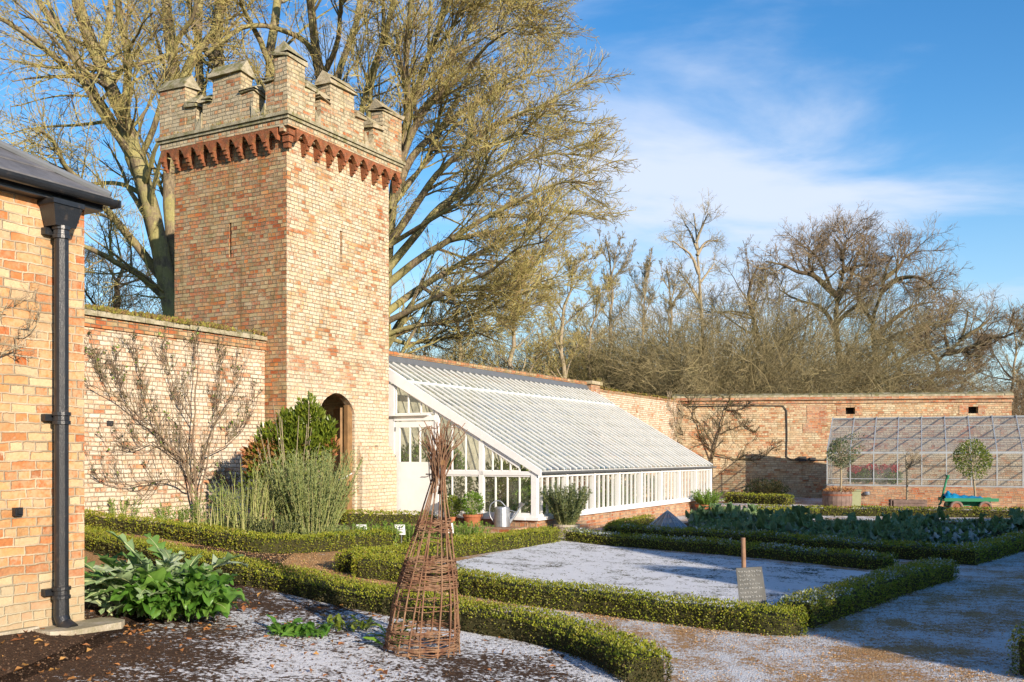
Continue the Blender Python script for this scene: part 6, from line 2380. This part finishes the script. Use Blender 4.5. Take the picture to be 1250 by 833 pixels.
leaves(mb, np.column_stack([P, Z_]), D, rng.uniform(.03, .085, n), rng.uniform(.02, .05, n), 0, curl=.15, N=np.tile([0, 0, 1.0], (n, 1)))
tag(mb.build('fallen_leaves', [M['dry_leaf']]), 'orange and brown fallen leaves scattered over the dark frosted soil', 'leaves', kind='stuff')


def clods(n, P, smin, smax, mats, name, lab, cat):
    m = len(P)
    base = np.array([[1, 0, 0], [-1, 0, 0], [0, 1, 0], [0, -1, 0], [0, 0, 1], [0, 0, -1]], float)
    tri = np.array([[0, 2, 4], [2, 1, 4], [1, 3, 4], [3, 0, 4], [2, 0, 5], [1, 2, 5], [3, 1, 5], [0, 3, 5]])
    s = smin * (smax / smin) ** (rng.random(m) ** 2.2)
    V = base[None] * s[:, None, None] * rng.uniform(.6, 1.3, (m, 6, 1)) * np.array([1, 1, .7])
    an = rng.uniform(0, 6.28, m)
    ca, sa = np.cos(an)[:, None], np.sin(an)[:, None]
    x, y = V[..., 0].copy(), V[..., 1].copy()
    V[..., 0] = x * ca - y * sa; V[..., 1] = x * sa + y * ca
    V += np.column_stack([P, gx_arr(P[:, 0]) + .010 + s * .3])[:, None, :]
    Fc = (np.arange(m)[:, None, None] * 6 + tri[None]).reshape(-1, 3)
    mb = MB()
    mb.add(V.reshape(-1, 3), Fc)
    o = mb.build(name, mats, smooth=False)
    return tag(o, lab, cat, kind='stuff')
M['clod'] = leaf_mat('soil_crumb', [(.05, .03, .02), (.11, .065, .04), (.16, .10, .06), (.08, .05, .03)], 0, .95)
M['pebble'] = leaf_mat('gravel_stone', [(.28, .13, .05), (.52, .28, .11), (.6, .4, .2), (.44, .21, .07), (.62, .46, .26)], 0, .8)
P = scatter(52000, (-5, 1.6), (4.2, 10), lambda P: poly_in(P, soilp))
den = np.sin(P[:, 0] * 3.1 + 1) * np.sin(P[:, 1] * 2.7) + np.sin(P[:, 0] * 9 + P[:, 1] * 7) * .5
P = P[(rng.random(len(P)) < np.clip(.45 + .4 * den - .13 * (P[:, 0] + 2), .06, 1))]
clods(0, P, .0022, .011, [M['clod']], 'soil_crumbs', 'dark crumbs of soil lying through the thin snow of the foreground bed', 'soil')
# gravel stones on the near paths
lawnP = [tuple(cen + (p - cen) * 1.02) for p in [LQ['FL'], LQ['FR'], LQ['BR'], LQ['BL']]]
P = scatter(110000, (-6, 5.5), (4.8, 13.5), lambda P: ~poly_in(P, lawnP) & ~poly_in(P, soilp) & (np.abs(P[:, 0]) < .55 * P[:, 1]))
dl_ = np.full(len(P), 9.0)
for a_, b_ in zip(FRONT[:-1], FRONT[1:]):
    ab = b_ - a_
    t_ = np.clip(((P - a_) @ ab) / (ab @ ab), 0, 1)
    dl_ = np.minimum(dl_, np.linalg.norm(P - (a_ + t_[:, None] * ab), axis=1))
w_ = np.clip(.22 + .8 * np.exp(-(dl_ / .28) ** 2) + np.where(P[:, 0] < -.5, .35, 0) + .22 * np.sin(P[:, 0] * 4 + np.sin(P[:, 1] * 3) * 2), .06, 1)
P = P[rng.random(len(P)) < w_]
clods(0, P, .003, .010, [M['pebble']], 'gravel_stones', 'orange-brown gravel stones showing through the snow on the paths', 'gravel')

P = scatter(9000, (-6, 5), (4.8, 14), lambda P: ~poly_in(P, lawnP) & ~poly_in(P, soilp) & (np.abs(P[:, 0]) < .55 * P[:, 1]))
dl_ = np.full(len(P), 9.0)
for L_ in (FRONT, H1):
    for a_, b_ in zip(L_[:-1], L_[1:]):
        ab_ = b_ - a_
        t_ = np.clip(((P - a_) @ ab_) / (ab_ @ ab_), 0, 1)
        dl_ = np.minimum(dl_, np.linalg.norm(P - (a_ + t_[:, None] * ab_), axis=1))
P = P[rng.random(len(P)) < .03 + .32 * np.exp(-(dl_ / .3) ** 2)]
n = len(P)
mb = MB()
leaves(mb, np.column_stack([P, gx_arr(P[:, 0]) + .016]), rnd_unit(n) * [1, 1, .35], rng.uniform(.018, .042, n), rng.uniform(.014, .026, n), 0, curl=.15, N=np.tile([0, 0, 1.0], (n, 1)))
tag(mb.build('path_leaves', [M['dry_leaf']]), 'small golden-brown leaves blown along the gravel path beside the hedges', 'leaves', kind='stuff')
# ------------------------------------------------------------------ trees
def px_tree(name, label, limbs, Z0, spec, mats, smooth=True, nzd=.9, group=None, bias=(0, 0, 0), jit=.035, thin=1.0):
    """limbs: [(pixel points, r0, r1, dz)] ; each limb drifts in depth so the crown has volume"""
    base = at(limbs[0][0][0][0], 640, Z0)
    base[2] = gx(base[0])
    t = thing(name, label, 'tree', base, group)
    A, B = [], []
    for pl, r0, r1, dz in limbs:
        q = []
        m = len(pl)
        for j, (x, y) in enumerate(pl):
            q.append(at(x, y, Z0 + dz * (j / (m - 1)) ** 1.3))
        s = resample(smooth_path(q), 22)
        w = np.cumsum(rng.normal(0, jit, s.shape), axis=0) * np.linspace(0, 1, 22)[:, None]
        A.append(s + w * .5)
        B.append(r1 * thin + (r0 - r1) * thin * (1 - np.linspace(0, 1, 22)) ** 1.25)
    A, B = np.array(A), np.array(B)
    mb = MB()
    mb.tubes(A, B, 9)
    mb.build('trunk', mats[0], t, smooth=True)
    return t, A, B


def crown(t, A, B, levels, mats, extra=None):
    """levels: list of dict for grow; first ones as bark, last as twigs"""
    mb = MB()
    P, R = A, B
    srcs = [(A, B)]
    for i, lv in enumerate(levels):
        lv = dict(lv)
        mi = lv.pop('mi', 0)
        S = lv.pop('S', 4)
        n = lv.pop('n')
        P, R = grow(P, R, n, **lv)
        mb.tubes(P, R, S, mi, cap=False)
    mb.build('crown', mats, t)
    return P


YT = [M['bark'], M['twig_yellow']]
ZA = 25.0
limbsA = [
    ([(222, 640), (222, 470), (214, 400), (200, 330), (187, 265), (168, 200), (148, 140), (122, 80), (98, 20), (80, -60)], .36, .16, -1.5),
    ([(196, 318), (178, 250), (160, 190), (128, 140), (105, 90), (76, 40), (45, -10), (30, -60)], .20, .09, 2.5),
    ([(226, 640), (226, 400), (214, 330), (206, 250), (207, 180), (214, 110), (205, 50), (198, -60)], .30, .15, 2.0),
    ([(228, 640), (230, 380), (236, 290), (243, 200), (246, 130), (240, 60), (247, -60)], .24, .12, 4.0),
    ([(208, 360), (185, 240), (160, 200), (156, 130), (160, 70), (150, 10), (158, -60)], .20, .08, -2.5),
    ([(172, 205), (140, 155), (118, 120), (80, 85), (52, 62), (20, 36), (-30, 10)], .14, .05, -3.5),
    ([(205, 350), (170, 305), (140, 270), (105, 232), (75, 205), (60, 175), (40, 160)], .15, .04, -4.0),
    ([(210, 372), (170, 335), (140, 318), (110, 300), (70, 292), (30, 270)], .12, .04, -3.0),
    ([(215, 130), (225, 95), (240, 60), (262, 30), (270, -30)], .17, .10, 1.0),
    ([(168, 200), (190, 150), (215, 60), (240, 20), (250, -40)], .10, .05, -2),
    ([(222, 60), (180, 75), (140, 82), (110, 75)], .07, .03, -3),
    ([(120, 80), (130, 40), (135, 0), (140, -60)], .12, .05, 2),
    ([(76, 40), (60, 0), (50, -50)], .08, .03, 1),
    ([(190, 250), (150, 225), (110, 225), (60, 240), (20, 235)], .08, .03, 3),
]
tA, A, B = px_tree('beech_tree', 'huge many-stemmed leafless tree behind the wall at the left of the tower', limbsA, ZA, None, [M['bark']], thin=.85)
crown(tA, A, B, [dict(n=10, t0=.28, ang=(30, 75), lr=(.2, .48), up=.10, K=8, wig=.17, rr=.42, rmin=.02, lmin=1.5, lmax=3.8, S=5, mi=0),
                 dict(n=6, t0=.15, ang=(25, 65), lr=(.35, .7), up=.06, K=6, wig=.18, rr=.55, rmin=.010, lmin=.75, lmax=1.9, S=4, mi=1),
                 dict(n=5, t0=.15, ang=(25, 60), lr=(.35, .75), up=.05, K=5, wig=.2, rr=.6, rmin=.0065, lmin=.35, lmax=1.0, S=3, mi=1),
                 dict(n=3, t0=.15, ang=(25, 60), lr=(.4, .8), up=.04, K=4, wig=.2, rr=.6, rmin=.006, lmax=.55, S=3, mi=1)], YT)
ZB = 27.0
limbsB = [
    ([(352, 640), (345, 300), (338, 160), (330, 70), (338, 20), (345, -60)], .28, .14, 1.0),
    ([(385, 640), (385, 300), (390, 150), (392, 90), (385, 30), (378, -60)], .26, .13, -1),
    ([(300, 640), (295, 300), (285, 180), (272, 110), (262, 60), (266, 0), (268, -60)], .30, .18, 2),
    ([(412, 640), (412, 300), (408, 150), (418, 80), (436, 30), (450, -60)], .22, .1, 2),
    ([(392, 110), (380, 60), (350, 38), (310, 30), (275, 48), (258, 62)], .11, .06, -2),
    ([(265, 80), (240, 45), (232, 10), (225, -50)], .12, .06, -1),
    ([(338, 100), (318, 50), (300, 10), (290, -50)], .12, .05, -2),
    ([(390, 100), (410, 60), (420, 10), (425, -50)], .11, .05, -3),
    ([(430, 640), (430, 300), (434, 170), (452, 90), (470, 40), (490, -50)], .2, .08, -2),
]
tB, A, B = px_tree('beech_tree', 'tall leafless tree whose stems rise straight behind the battlements', limbsB, ZB, None, [M['bark']], thin=.8)
crown(tB, A, B, [dict(n=10, t0=.5, ang=(30, 75), lr=(.14, .36), up=.10, K=8, wig=.17, rr=.42, rmin=.02, lmin=1.5, lmax=3.8, S=5, mi=0),
                 dict(n=6, t0=.15, ang=(25, 65), lr=(.35, .7), up=.06, K=6, wig=.18, rr=.55, rmin=.010, lmin=.75, lmax=1.9, S=4, mi=1),
                 dict(n=5, t0=.15, ang=(25, 60), lr=(.35, .75), up=.05, K=5, wig=.2, rr=.6, rmin=.0065, lmin=.35, lmax=1.0, S=3, mi=1),
                 dict(n=3, t0=.15, ang=(25, 60), lr=(.4, .8), up=.04, K=4, wig=.2, rr=.6, rmin=.006, lmax=.55, S=3, mi=1)], YT)
ZC = 26.0
limbsC = [
    ([(462, 640), (462, 480), (468, 390), (474, 300), (482, 220), (490, 170), (508, 120), (528, 70), (548, 20), (560, -60)], .38, .10, 1.0),
    ([(482, 220), (505, 165), (535, 125), (575, 95), (610, 62), (640, 45), (672, 30)], .20, .03, -2.5),
    ([(478, 250), (505, 195), (545, 160), (590, 130), (635, 105), (680, 90), (722, 85)], .20, .03, 3.0),
    ([(474, 300), (505, 260), (540, 215), (585, 180), (640, 150), (690, 135), (735, 135)], .19, .03, -3.5),
    ([(472, 330), (510, 290), (550, 250), (600, 225), (650, 200), (705, 185), (755, 190)], .19, .03, 1.5),
    ([(470, 350), (515, 318), (565, 290), (620, 262), (670, 240), (720, 225), (770, 228)], .19, .03, -2.0),
    ([(468, 385), (520, 350), (570, 325), (620, 300), (670, 275), (715, 262), (750, 258)], .17, .03, 3.0),
    ([(468, 395), (515, 375), (565, 355), (615, 335), (655, 310), (700, 300)], .14, .025, -3.5),
    ([(468, 410), (510, 398), (560, 392), (610, 375), (650, 350), (690, 345)], .12, .025, -1.5),
    ([(478, 255), (490, 200), (500, 130), (495, 70), (500, 10), (510, -50)], .16, .06, -3),
    ([(508, 120), (545, 90), (580, 50), (600, 15), (640, -20)], .14, .04, 2),
    ([(528, 70), (560, 40), (580, 0), (600, -40)], .1, .04, -2),
    ([(480, 250), (530, 190), (560, 130), (590, 90), (620, 85)], .12, .03, 4.5),
    ([(470, 300), (450, 200), (455, 120), (468, 60), (472, -20)], .13, .06, -2),
    ([(475, 300), (530, 270), (590, 235), (630, 175), (680, 165)], .11, .03, -4.5),
    ([(470, 410), (500, 420), (540, 415), (590, 410), (640, 395)], .10, .02, 1.5),
    ([(520, 350), (560, 370), (610, 365), (660, 340), (700, 320)], .08, .02, 2.5),
    ([(560, -10), (600, -20), (640, 0), (680, 8)], .08, .02, -1),
]
limbsC = [([(x if x < 480 else 480 + (x - 480) * .86, y) for x, y in pl], a_, b_, c_) for pl, a_, b_, c_ in limbsC]
tC, A, B = px_tree('beech_tree', 'great leafless tree fanning out to the right of the tower, twigs yellow with lichen', limbsC, ZC, None, [M['bark']], thin=.62)
crown(tC, A, B, [dict(n=20, t0=.22, ang=(18, 50), lr=(.24, .48), up=.03, K=8, wig=.13, rr=.5, rmin=.018, lmin=1.4, lmax=3.4, S=4, mi=0, bias=(.12, 0, 0)),
                 dict(n=8, t0=.12, ang=(20, 50), lr=(.35, .65), up=.04, K=6, wig=.16, rr=.55, rmin=.010, lmin=.7, lmax=1.6, S=4, mi=1, bias=(.08, 0, 0)),
                 dict(n=6, t0=.15, ang=(22, 55), lr=(.35, .7), up=.05, K=5, wig=.18, rr=.6, rmin=.0065, lmax=.85, S=3, mi=1),
                 dict(n=2, t0=.15, ang=(22, 55), lr=(.4, .8), up=.04, K=4, wig=.2, rr=.6, rmin=.0058, lmax=.5, S=3, mi=1)], YT)


# free-standing background trees: prototypes about 10 m tall
def proto_tree(kind):
    t = bpy.data.objects.new('bare_tree', None)
    COL.objects.link(t)
    K = 16
    if kind == 'oak':
        tr, th, nl, ang, lr, up, wig = .26, 8.6, 17, (40, 78), (.40, .66), .10, .22
    elif kind == 'upright':
        tr, th, nl, ang, lr, up, wig = .20, 9.4, 18, (25, 50), (.26, .44), .20, .12
    elif kind == 'slender':
        tr, th, nl, ang, lr, up, wig = .13, 9.0, 22, (25, 55), (.2, .36), .2, .14
    else:
        tr, th, nl, ang, lr, up, wig = .12, 5.0, 18, (25, 60), (.6, .9), .1, .12
    p = np.zeros((K, 3))
    p[:, 2] = np.linspace(0, th, K)
    am = .10 if kind != 'oak' else .22
    p[:, :2] = np.cumsum(rng.normal(0, am, (K, 2)), 0) * np.linspace(0, 1, K)[:, None]
    P0, R0 = p[None], np.linspace(tr, tr * .18, K)[None]
    t0 = .26 if kind == 'oak' else (.3 if kind == 'upright' else .12)
    P1, R1 = grow(P0, R0, nl, t0=t0, t1=.98, ang=ang, lr=lr, up=up, K=9, wig=wig, rr=.5, rmin=.02, taper_len=.55)
    mb = MB()
    mb.tubes(P0, R0, 8); mb.tubes(P1, R1, 6, cap=False)
    tm = [M['bark_dark'] if kind == 'oak' else M['bark_grey']]
    mb.build('trunk', tm, t, smooth=True)
    tw = {'oak': M['twig_brown'], 'upright': M['twig_brown'], 'slender': M['twig_olive'], 'thicket': M['twig_olive']}[kind]
    mb = MB()
    A_, B_ = np.vstack([P1]), R1
    n2 = {'oak': 11, 'upright': 10, 'slender': 9, 'thicket': 9}[kind]
    P2, R2 = grow(A_, B_, n2, .12, 1, (30, 70) if kind == 'oak' else (22, 50), (.3, .6), up * .8, K=7, wig=wig, rr=.5, rmin=.011)
    P3, R3 = grow(P2, R2, 8, .12, 1, (28, 65), (.35, .65), up * .6, K=5, wig=wig, rr=.5, rmin=.007, lmax=1.4)
    P4, R4 = grow(P3, R3, 6, .12, 1, (28, 60), (.4, .75), up * .4, K=4, wig=wig, rr=.6, rmin=.005, lmax=.8)
    mb.tubes(P2, R2, 4, 0, cap=False); mb.tubes(P3, R3, 3, 1, cap=False); mb.tubes(P4, R4, 3, 1, cap=False)
    if kind == 'thicket':
        pass
    mb.build('crown', [tm[0], tw], t)
    return t


def arch_thicket(mat='twig_olive', n=190, h=5.0, droop=-.10):
    """a mound of long arching stems, twiggy to the ground"""
    t = bpy.data.objects.new('bramble_thicket', None)
    COL.objects.link(t)
    mb = MB()
    an = rng.uniform(0, 6.28, n)
    r = 2.2 * np.sqrt(rng.random(n))
    p = np.stack([r * np.cos(an), r * np.sin(an), np.zeros(n)], 1)
    d = unit(np.stack([np.cos(an) * .5, np.sin(an) * .5, np.ones(n)], 1) + rng.normal(0, .15, (n, 3)))
    L = h * rng.uniform(.8, 1.5, n)
    pts = [p]
    K = 12
    for k in range(1, K):
        d = d + rnd_unit(n) * .10
        d[:, 2] += droop * (k / K) * 2.4
        d = unit(d)
        pts.append(pts[-1] + d * (L / (K - 1))[:, None])
    P = np.stack(pts, 1)
    R = np.tile(np.linspace(.022, .006, K), (n, 1))
    mb.tubes(P, R, 4, 0, cap=False)
    P2, R2 = grow(P, R, 16, .12, 1, (20, 60), (.15, .35), .0, K=6, wig=.16, rr=.6, rmin=.007)
    P3, R3 = grow(P2, R2, 8, .1, 1, (20, 60), (.35, .7), .0, K=4, wig=.18, rr=.6, rmin=.0045, lmax=.9)
    mb.tubes(P2, R2, 3, 0, cap=False); mb.tubes(P3, R3, 3, 0, cap=False)
    mb.build('stems', [M[mat]], t)
    return t


protos = {k: proto_tree(k) for k in ('oak', 'upright', 'slender')}
protos['oak2'] = proto_tree('oak')
protos['thicket'] = arch_thicket()
protos['mound'] = arch_thicket('twig_brown', 170, 4.0, -.05)
protos['dark'] = arch_thicket('twig_dark', 180, 4.5, .0)
yel = proto_tree('slender')
for ch_ in yel.children:
    if ch_.name.startswith('crown'):
        ch_.data = ch_.data
        ch_.data.materials[1] = M['twig_yellow']
        ch_.data.materials[0] = M['bark']
protos['yellow'] = yel
def top_of(t):
    z = []
    for ch in t.children:
        co = np.empty(len(ch.data.vertices) * 3, np.float32)
        ch.data.vertices.foreach_get('co', co)
        z.append(co[2::3])
    return float(np.percentile(np.concatenate(z), 99.3))


hts = {k_: top_of(o_) for k_, o_ in protos.items()}
first = {k: True for k in protos}


def place(kind, px, top, Z, label, name, sx=1.0, rz=None, group=None, cat='tree'):
    X = (px - 625) / F * Z
    zg = -.22 if X > 0 else .3
    H_ = CAMZ + (HZ - top) / F * Z - zg
    s = H_ / hts[kind]
    if first[kind]:
        o = protos[kind]
        first[kind] = False
    else:
        o = copy_tree(protos[kind])
    o.name = name
    o.location = (X, Z, zg)
    o.scale = (s * sx, s * sx, s)
    o.rotation_euler = (0, 0, random.uniform(0, 6.28) if rz is None else rz)
    tag(o, label, cat, group)
    return o


GT = 'leafless trees beyond the garden walls'
BTW = [M['bark_dark'], M['twig_brown']]
def oak_levels(m, q1=9, q2=8, q3=6):
    return [dict(n=q1, t0=.2, ang=(28, 75), lr=(.18, .42), up=.06, K=8, wig=.22, rr=.5, rmin=.032 * m, lmin=1.6 * m, lmax=4.0 * m, S=4, mi=0),
            dict(n=q2, t0=.15, ang=(28, 65), lr=(.35, .7), up=.06, K=6, wig=.22, rr=.55, rmin=.02 * m, lmin=1.1 * m, lmax=2.6 * m, S=3, mi=1),
            dict(n=q3, t0=.15, ang=(25, 60), lr=(.35, .7), up=.05, K=5, wig=.2, rr=.6, rmin=.011 * m, lmin=.6 * m, lmax=1.5 * m, S=3, mi=1),
            dict(n=2, t0=.15, ang=(25, 60), lr=(.4, .8), up=.04, K=4, wig=.2, rr=.6, rmin=.009 * m, lmax=.8 * m, S=3, mi=1)]
TR = [
 ('tallest oak of the group, dark forked limbs against the sky right of centre', 64, [
  ([(1034, 640), (1028, 470), (1020, 385), (1023, 335), (1030, 305), (1028, 275), (1018, 255)], .55, .10, 1),
  ([(1023, 338), (1008, 325), (990, 308), (968, 302), (945, 292), (922, 288)], .30, .06, -3),
  ([(1022, 345), (1040, 312), (1050, 282), (1060, 262)], .26, .06, 3),
  ([(1026, 305), (1045, 295), (1066, 292)], .2, .05, -2),
  ([(1020, 385), (1000, 355), (970, 345), (940, 330)], .22, .05, 2),
  ([(1021, 378), (1045, 352), (1060, 338)], .2, .05, -3),
  ([(1028, 285), (1034, 262), (1044, 246)], .16, .05, 1),
  ([(990, 308), (984, 284), (998, 262)], .16, .05, 3),
  ([(1015, 330), (1000, 290), (985, 270), (965, 262)], .15, .05, -1)]),
 ('spreading oak with reddish-brown limbs just right of the tallest oak', 60, [
  ([(1060, 640), (1056, 480), (1068, 445), (1066, 408), (1064, 370), (1076, 332), (1081, 300), (1090, 278)], .50, .08, 1),
  ([(1076, 332), (1100, 312), (1130, 312), (1152, 330)], .24, .05, -3),
  ([(1066, 400), (1090, 375), (1118, 352), (1148, 345)], .24, .05, 3),
  ([(1081, 312), (1100, 295), (1107, 280), (1122, 268)], .2, .05, 2),
  ([(1064, 375), (1048, 345), (1046, 318)], .18, .05, -2),
  ([(1068, 440), (1090, 415), (1088, 400), (1120, 385), (1150, 380)], .26, .05, 1),
  ([(1103, 640), (1103, 474), (1100, 436), (1086, 412), (1070, 402)], .34, .10, -1),
  ([(1100, 436), (1120, 415), (1135, 395)], .18, .05, 2)]),
 ('lower crooked oak above the right end of the far wall', 58, [
  ([(1128, 640), (1130, 478), (1145, 457), (1143, 430), (1156, 423), (1175, 402), (1182, 378), (1185, 362)], .48, .06, 1),
  ([(1145, 455), (1165, 450), (1185, 452), (1210, 440)], .22, .05, 2),
  ([(1143, 430), (1130, 410), (1132, 390)], .18, .05, -2),
  ([(1156, 423), (1185, 415), (1215, 400), (1238, 398)], .22, .05, -2),
  ([(1175, 402), (1200, 385), (1215, 370)], .18, .05, 3),
  ([(1160, 420), (1155, 390), (1160, 370)], .14, .05, 2)]),
 ('tall pale upright tree standing alone above the thicket', 58, [
  ([(860, 640), (858, 440), (855, 370), (853, 333), (851, 310), (850, 288), (846, 258)], .34, .05, 0),
  ([(853, 335), (845, 315), (836, 306), (820, 295)], .14, .04, -1),
  ([(851, 312), (861, 296), (876, 292)], .14, .04, 1),
  ([(851, 305), (842, 285), (834, 272)], .12, .04, 1),
  ([(850, 295), (858, 275), (864, 262)], .12, .04, -1),
  ([(855, 345), (866, 330), (872, 318)], .10, .04, 1),
  ([(855, 370), (842, 350), (826, 332)], .14, .04, 1)]),
]
for k_, (lab, Z_, lm) in enumerate(TR):
    if k_ < 3:
        cx_ = lm[0][0][2][0]
        lm = [([(cx_ + (x - cx_) * .90, y + (.17 * (478 - y) if y < 478 else 0)) for x, y in pl], a_, b_, c_) for pl, a_, b_, c_ in lm]
    t_, A, B = px_tree('bare_tree', lab, lm, Z_, None, [M['bark_dark'] if k_ < 3 else M['bark_grey']], thin=.78, jit=.035, group=GT)
    lv = oak_levels(1.0) if k_ < 3 else oak_levels(.6, 6, 5, 4)
    crown(t_, A, B, lv, BTW if k_ < 3 else [M['bark_grey'], M['twig_olive']])
BT = [
    ('yellow', 560, 325, 36, 'yellowish lichened tree behind the wall just right of the tower', 1.5),
    ('yellow', 630, 305, 38, 'yellow-green lichened tree above the middle of the glasshouse roof', 1.5),
    ('yellow', 690, 290, 42, 'tall yellowish tree left of the brick pier, under the great fan crown', 1.3),
    ('yellow', 520, 370, 34, 'low yellowish tree close behind the tower edge', 1.5),
    ('slender', 740, 285, 50, 'slender leafless tree standing above the brick pier', 1.0),
    ('slender', 778, 305, 55, 'thin leafless tree between the pier and the wall corner', .9),
    ('yellow', 722, 330, 46, 'smaller yellowish tree just left of the pier', 1.2),
    ('slender', 812, 322, 58, 'brown slender tree left of the tall upright tree', 1.0),
    ('oak', 950, 288, 74, 'brown oak left of the tallest oak', .9),
    ('oak2', 1262, 378, 66, 'oak at the right edge of the picture', 1.2),
    ('slender', 1228, 380, 62, 'thin brownish tree near the right edge of the picture', 1.2),
    ('upright', 1300, 372, 110, 'distant leafless tree at the far right edge', 1.0),
    ('oak2', 150, 292, 44, 'dark twiggy tree seen low between the house and the tower', 1.3),
]
for kd, px, top, Z, lab, sx in BT:
    place(kd, px, top, Z, lab, 'bare_tree', sx, group=GT)
BU = [
    ('thicket', 880, 372, 50, 'pale arching thicket above the wall corner', 1.0),
    ('thicket', 945, 352, 54, 'pale straw-coloured thicket in front of the tallest oak', .9),
    ('thicket', 812, 392, 48, 'dense arching thicket left of the wall corner', 1.0),
    ('thicket', 915, 402, 47, 'low pale thicket close behind the far wall', 1.0),
    ('dark', 770, 400, 52, 'dark green-brown scrub right of the brick pier', 1.0),
    ('dark', 850, 372, 64, 'dark scrub under the tall upright tree', 1.0),
    ('mound', 1008, 425, 56, 'brown thicket below the tallest oak', 1.2),
    ('thicket', 1035, 452, 50, 'straw-coloured thicket below the spreading oak', 1.1),
    ('mound', 1085, 462, 54, 'low brown scrub between the two oaks', 1.1),
    ('mound', 1165, 470, 58, 'low brown scrub above the far wall, by the crooked oak', 1.2),
    ('mound', 1235, 455, 56, 'low brown scrub at the right end of the far wall', 1.2),
    ('dark', 700, 420, 50, 'dark scrub left of the brick pier', 1.0),
    ('dark', 610, 415, 46, 'dark scrub behind the middle of the glasshouse wall', 1.0),
    ('dark', 545, 410, 44, 'dark scrub behind the wall right of the tower', 1.0),
    ('dark', 150, 330, 50, 'dark scrub over the left garden wall', 1.2),
    ('mound', 740, 440, 60, 'brown scrub behind the brick pier', 1.2),
]
for kd, px, top, Z, lab, sx in BU:
    place(kd, px, top, Z, lab, 'bramble_thicket', sx, group='thickets beyond the garden walls', cat='thicket')
# far woodland edge, one mass
mb = MB()
n = 5200
X = rng.uniform(-75, 120, n)
Y = rng.uniform(105, 130, n)
hh = 7 + 2.5 * np.sin(X * .11) + 2 * np.sin(X * .31 + 1) + rng.uniform(-2, 1, n)
p = np.stack([X, Y, np.full(n, -.3)], 1)
d = unit(rng.normal(0, .16, (n, 3)) + [0, 0, 1])
pts = [p]
for k in range(1, 6):
    d = unit(d + rnd_unit(n) * .14)
    pts.append(pts[-1] + d * (hh / 5)[:, None])
P = np.stack(pts, 1)
R = np.tile(np.linspace(.12, .03, 6), (n, 1))
mb.tubes(P, R, 3, 0, cap=False)
P2, R2 = grow(P, R, 9, .1, 1, (20, 60), (.12, .3), .1, K=4, wig=.2, rr=.6, rmin=.03)
mb.tubes(P2, R2, 3, 0, cap=False)
tag(mb.build('distant_wood', [M['twig_brown']]), 'far-off leafless wood closing the view beyond the walls', 'wood', kind='stuff')

# ------------------------------------------------------------------ unseen hedge added on the sunny side, shaped to cast the long shadows
sh2 = (-sh[1], sh[0])


def ab(a, b):
    return np.array([sh2[0] * a - sh2[1] * b, sh2[1] * a + sh2[0] * b])


def shadow_caster(name, label, prof, b0, wd=1.2):
    mb = MB()
    A_ = [p[0] for p in prof]
    H_ = [p[1] for p in prof]
    a0, a1 = A_[0], A_[-1]
    n = int((a1 - a0) / .12)
    aa = np.linspace(a0, a1, n)
    hh_ = np.interp(aa, A_, H_)
    hh_ = hh_ + rng.normal(0, .03, n)
    V, Fq = [], []
    for i, (a, h) in enumerate(zip(aa, hh_)):
        for (b, z) in ((b0, -.3), (b0, h * .9), (b0 - wd * .5, h), (b0 - wd, h * .9), (b0 - wd, -.3)):
            q = ab(a, b + random.uniform(-.04, .04))
            V.append((q[0], q[1], z + gx(q[0]) * (z > 0)))
    for i in range(n - 1):
        for j in range(4):
            Fq.append([i * 5 + j, i * 5 + j + 1, (i + 1) * 5 + j + 1, (i + 1) * 5 + j])
    Fq += [list(range(5)), list(range((n - 1) * 5, n * 5))]
    mb.add(V, Fq, 0)
    m = int((a1 - a0) * 900)
    a = rng.uniform(a0, a1, m)
    h = np.interp(a, A_, H_)
    t_ = rng.random(m)
    sel = rng.random(m) < .35
    b = np.where(sel, b0 - wd * rng.random(m), b0)
    z = np.where(sel, h * (1 - .1 * np.abs((b - b0) / wd + .5)), h * .9 * t_) + rng.normal(0, .03, m)
    q = np.stack([sh2[0] * a - sh2[1] * b, sh2[1] * a + sh2[0] * b, z - .2], 1)
    leaves(mb, q, rnd_unit(m) + [0, 0, .5], rng.uniform(.05, .12, m), rng.uniform(.03, .06, m), 1)
    return tag(mb.build(name, [M['box_core'], M['dark_leaf']]), label, 'hedge')


shadow_caster('shadow_hedge', 'tall dark yew hedge out of view on the sunny side of the snowy lawn',
          [(7.1, 2.2), (7.3, 2.75), (7.6, 3.0), (8.6, 3.2), (9.3, 3.35), (9.5, 4.2), (9.95, 4.25), (10.5, 3.9), (11, 4.6), (11.6, 5.5), (12.4, 6.2), (16.4, 6.2), (18.5, 5.9), (22, 5.5), (24.5, 5.3), (26, 4.9), (27.5, 3.7)], -2.3)
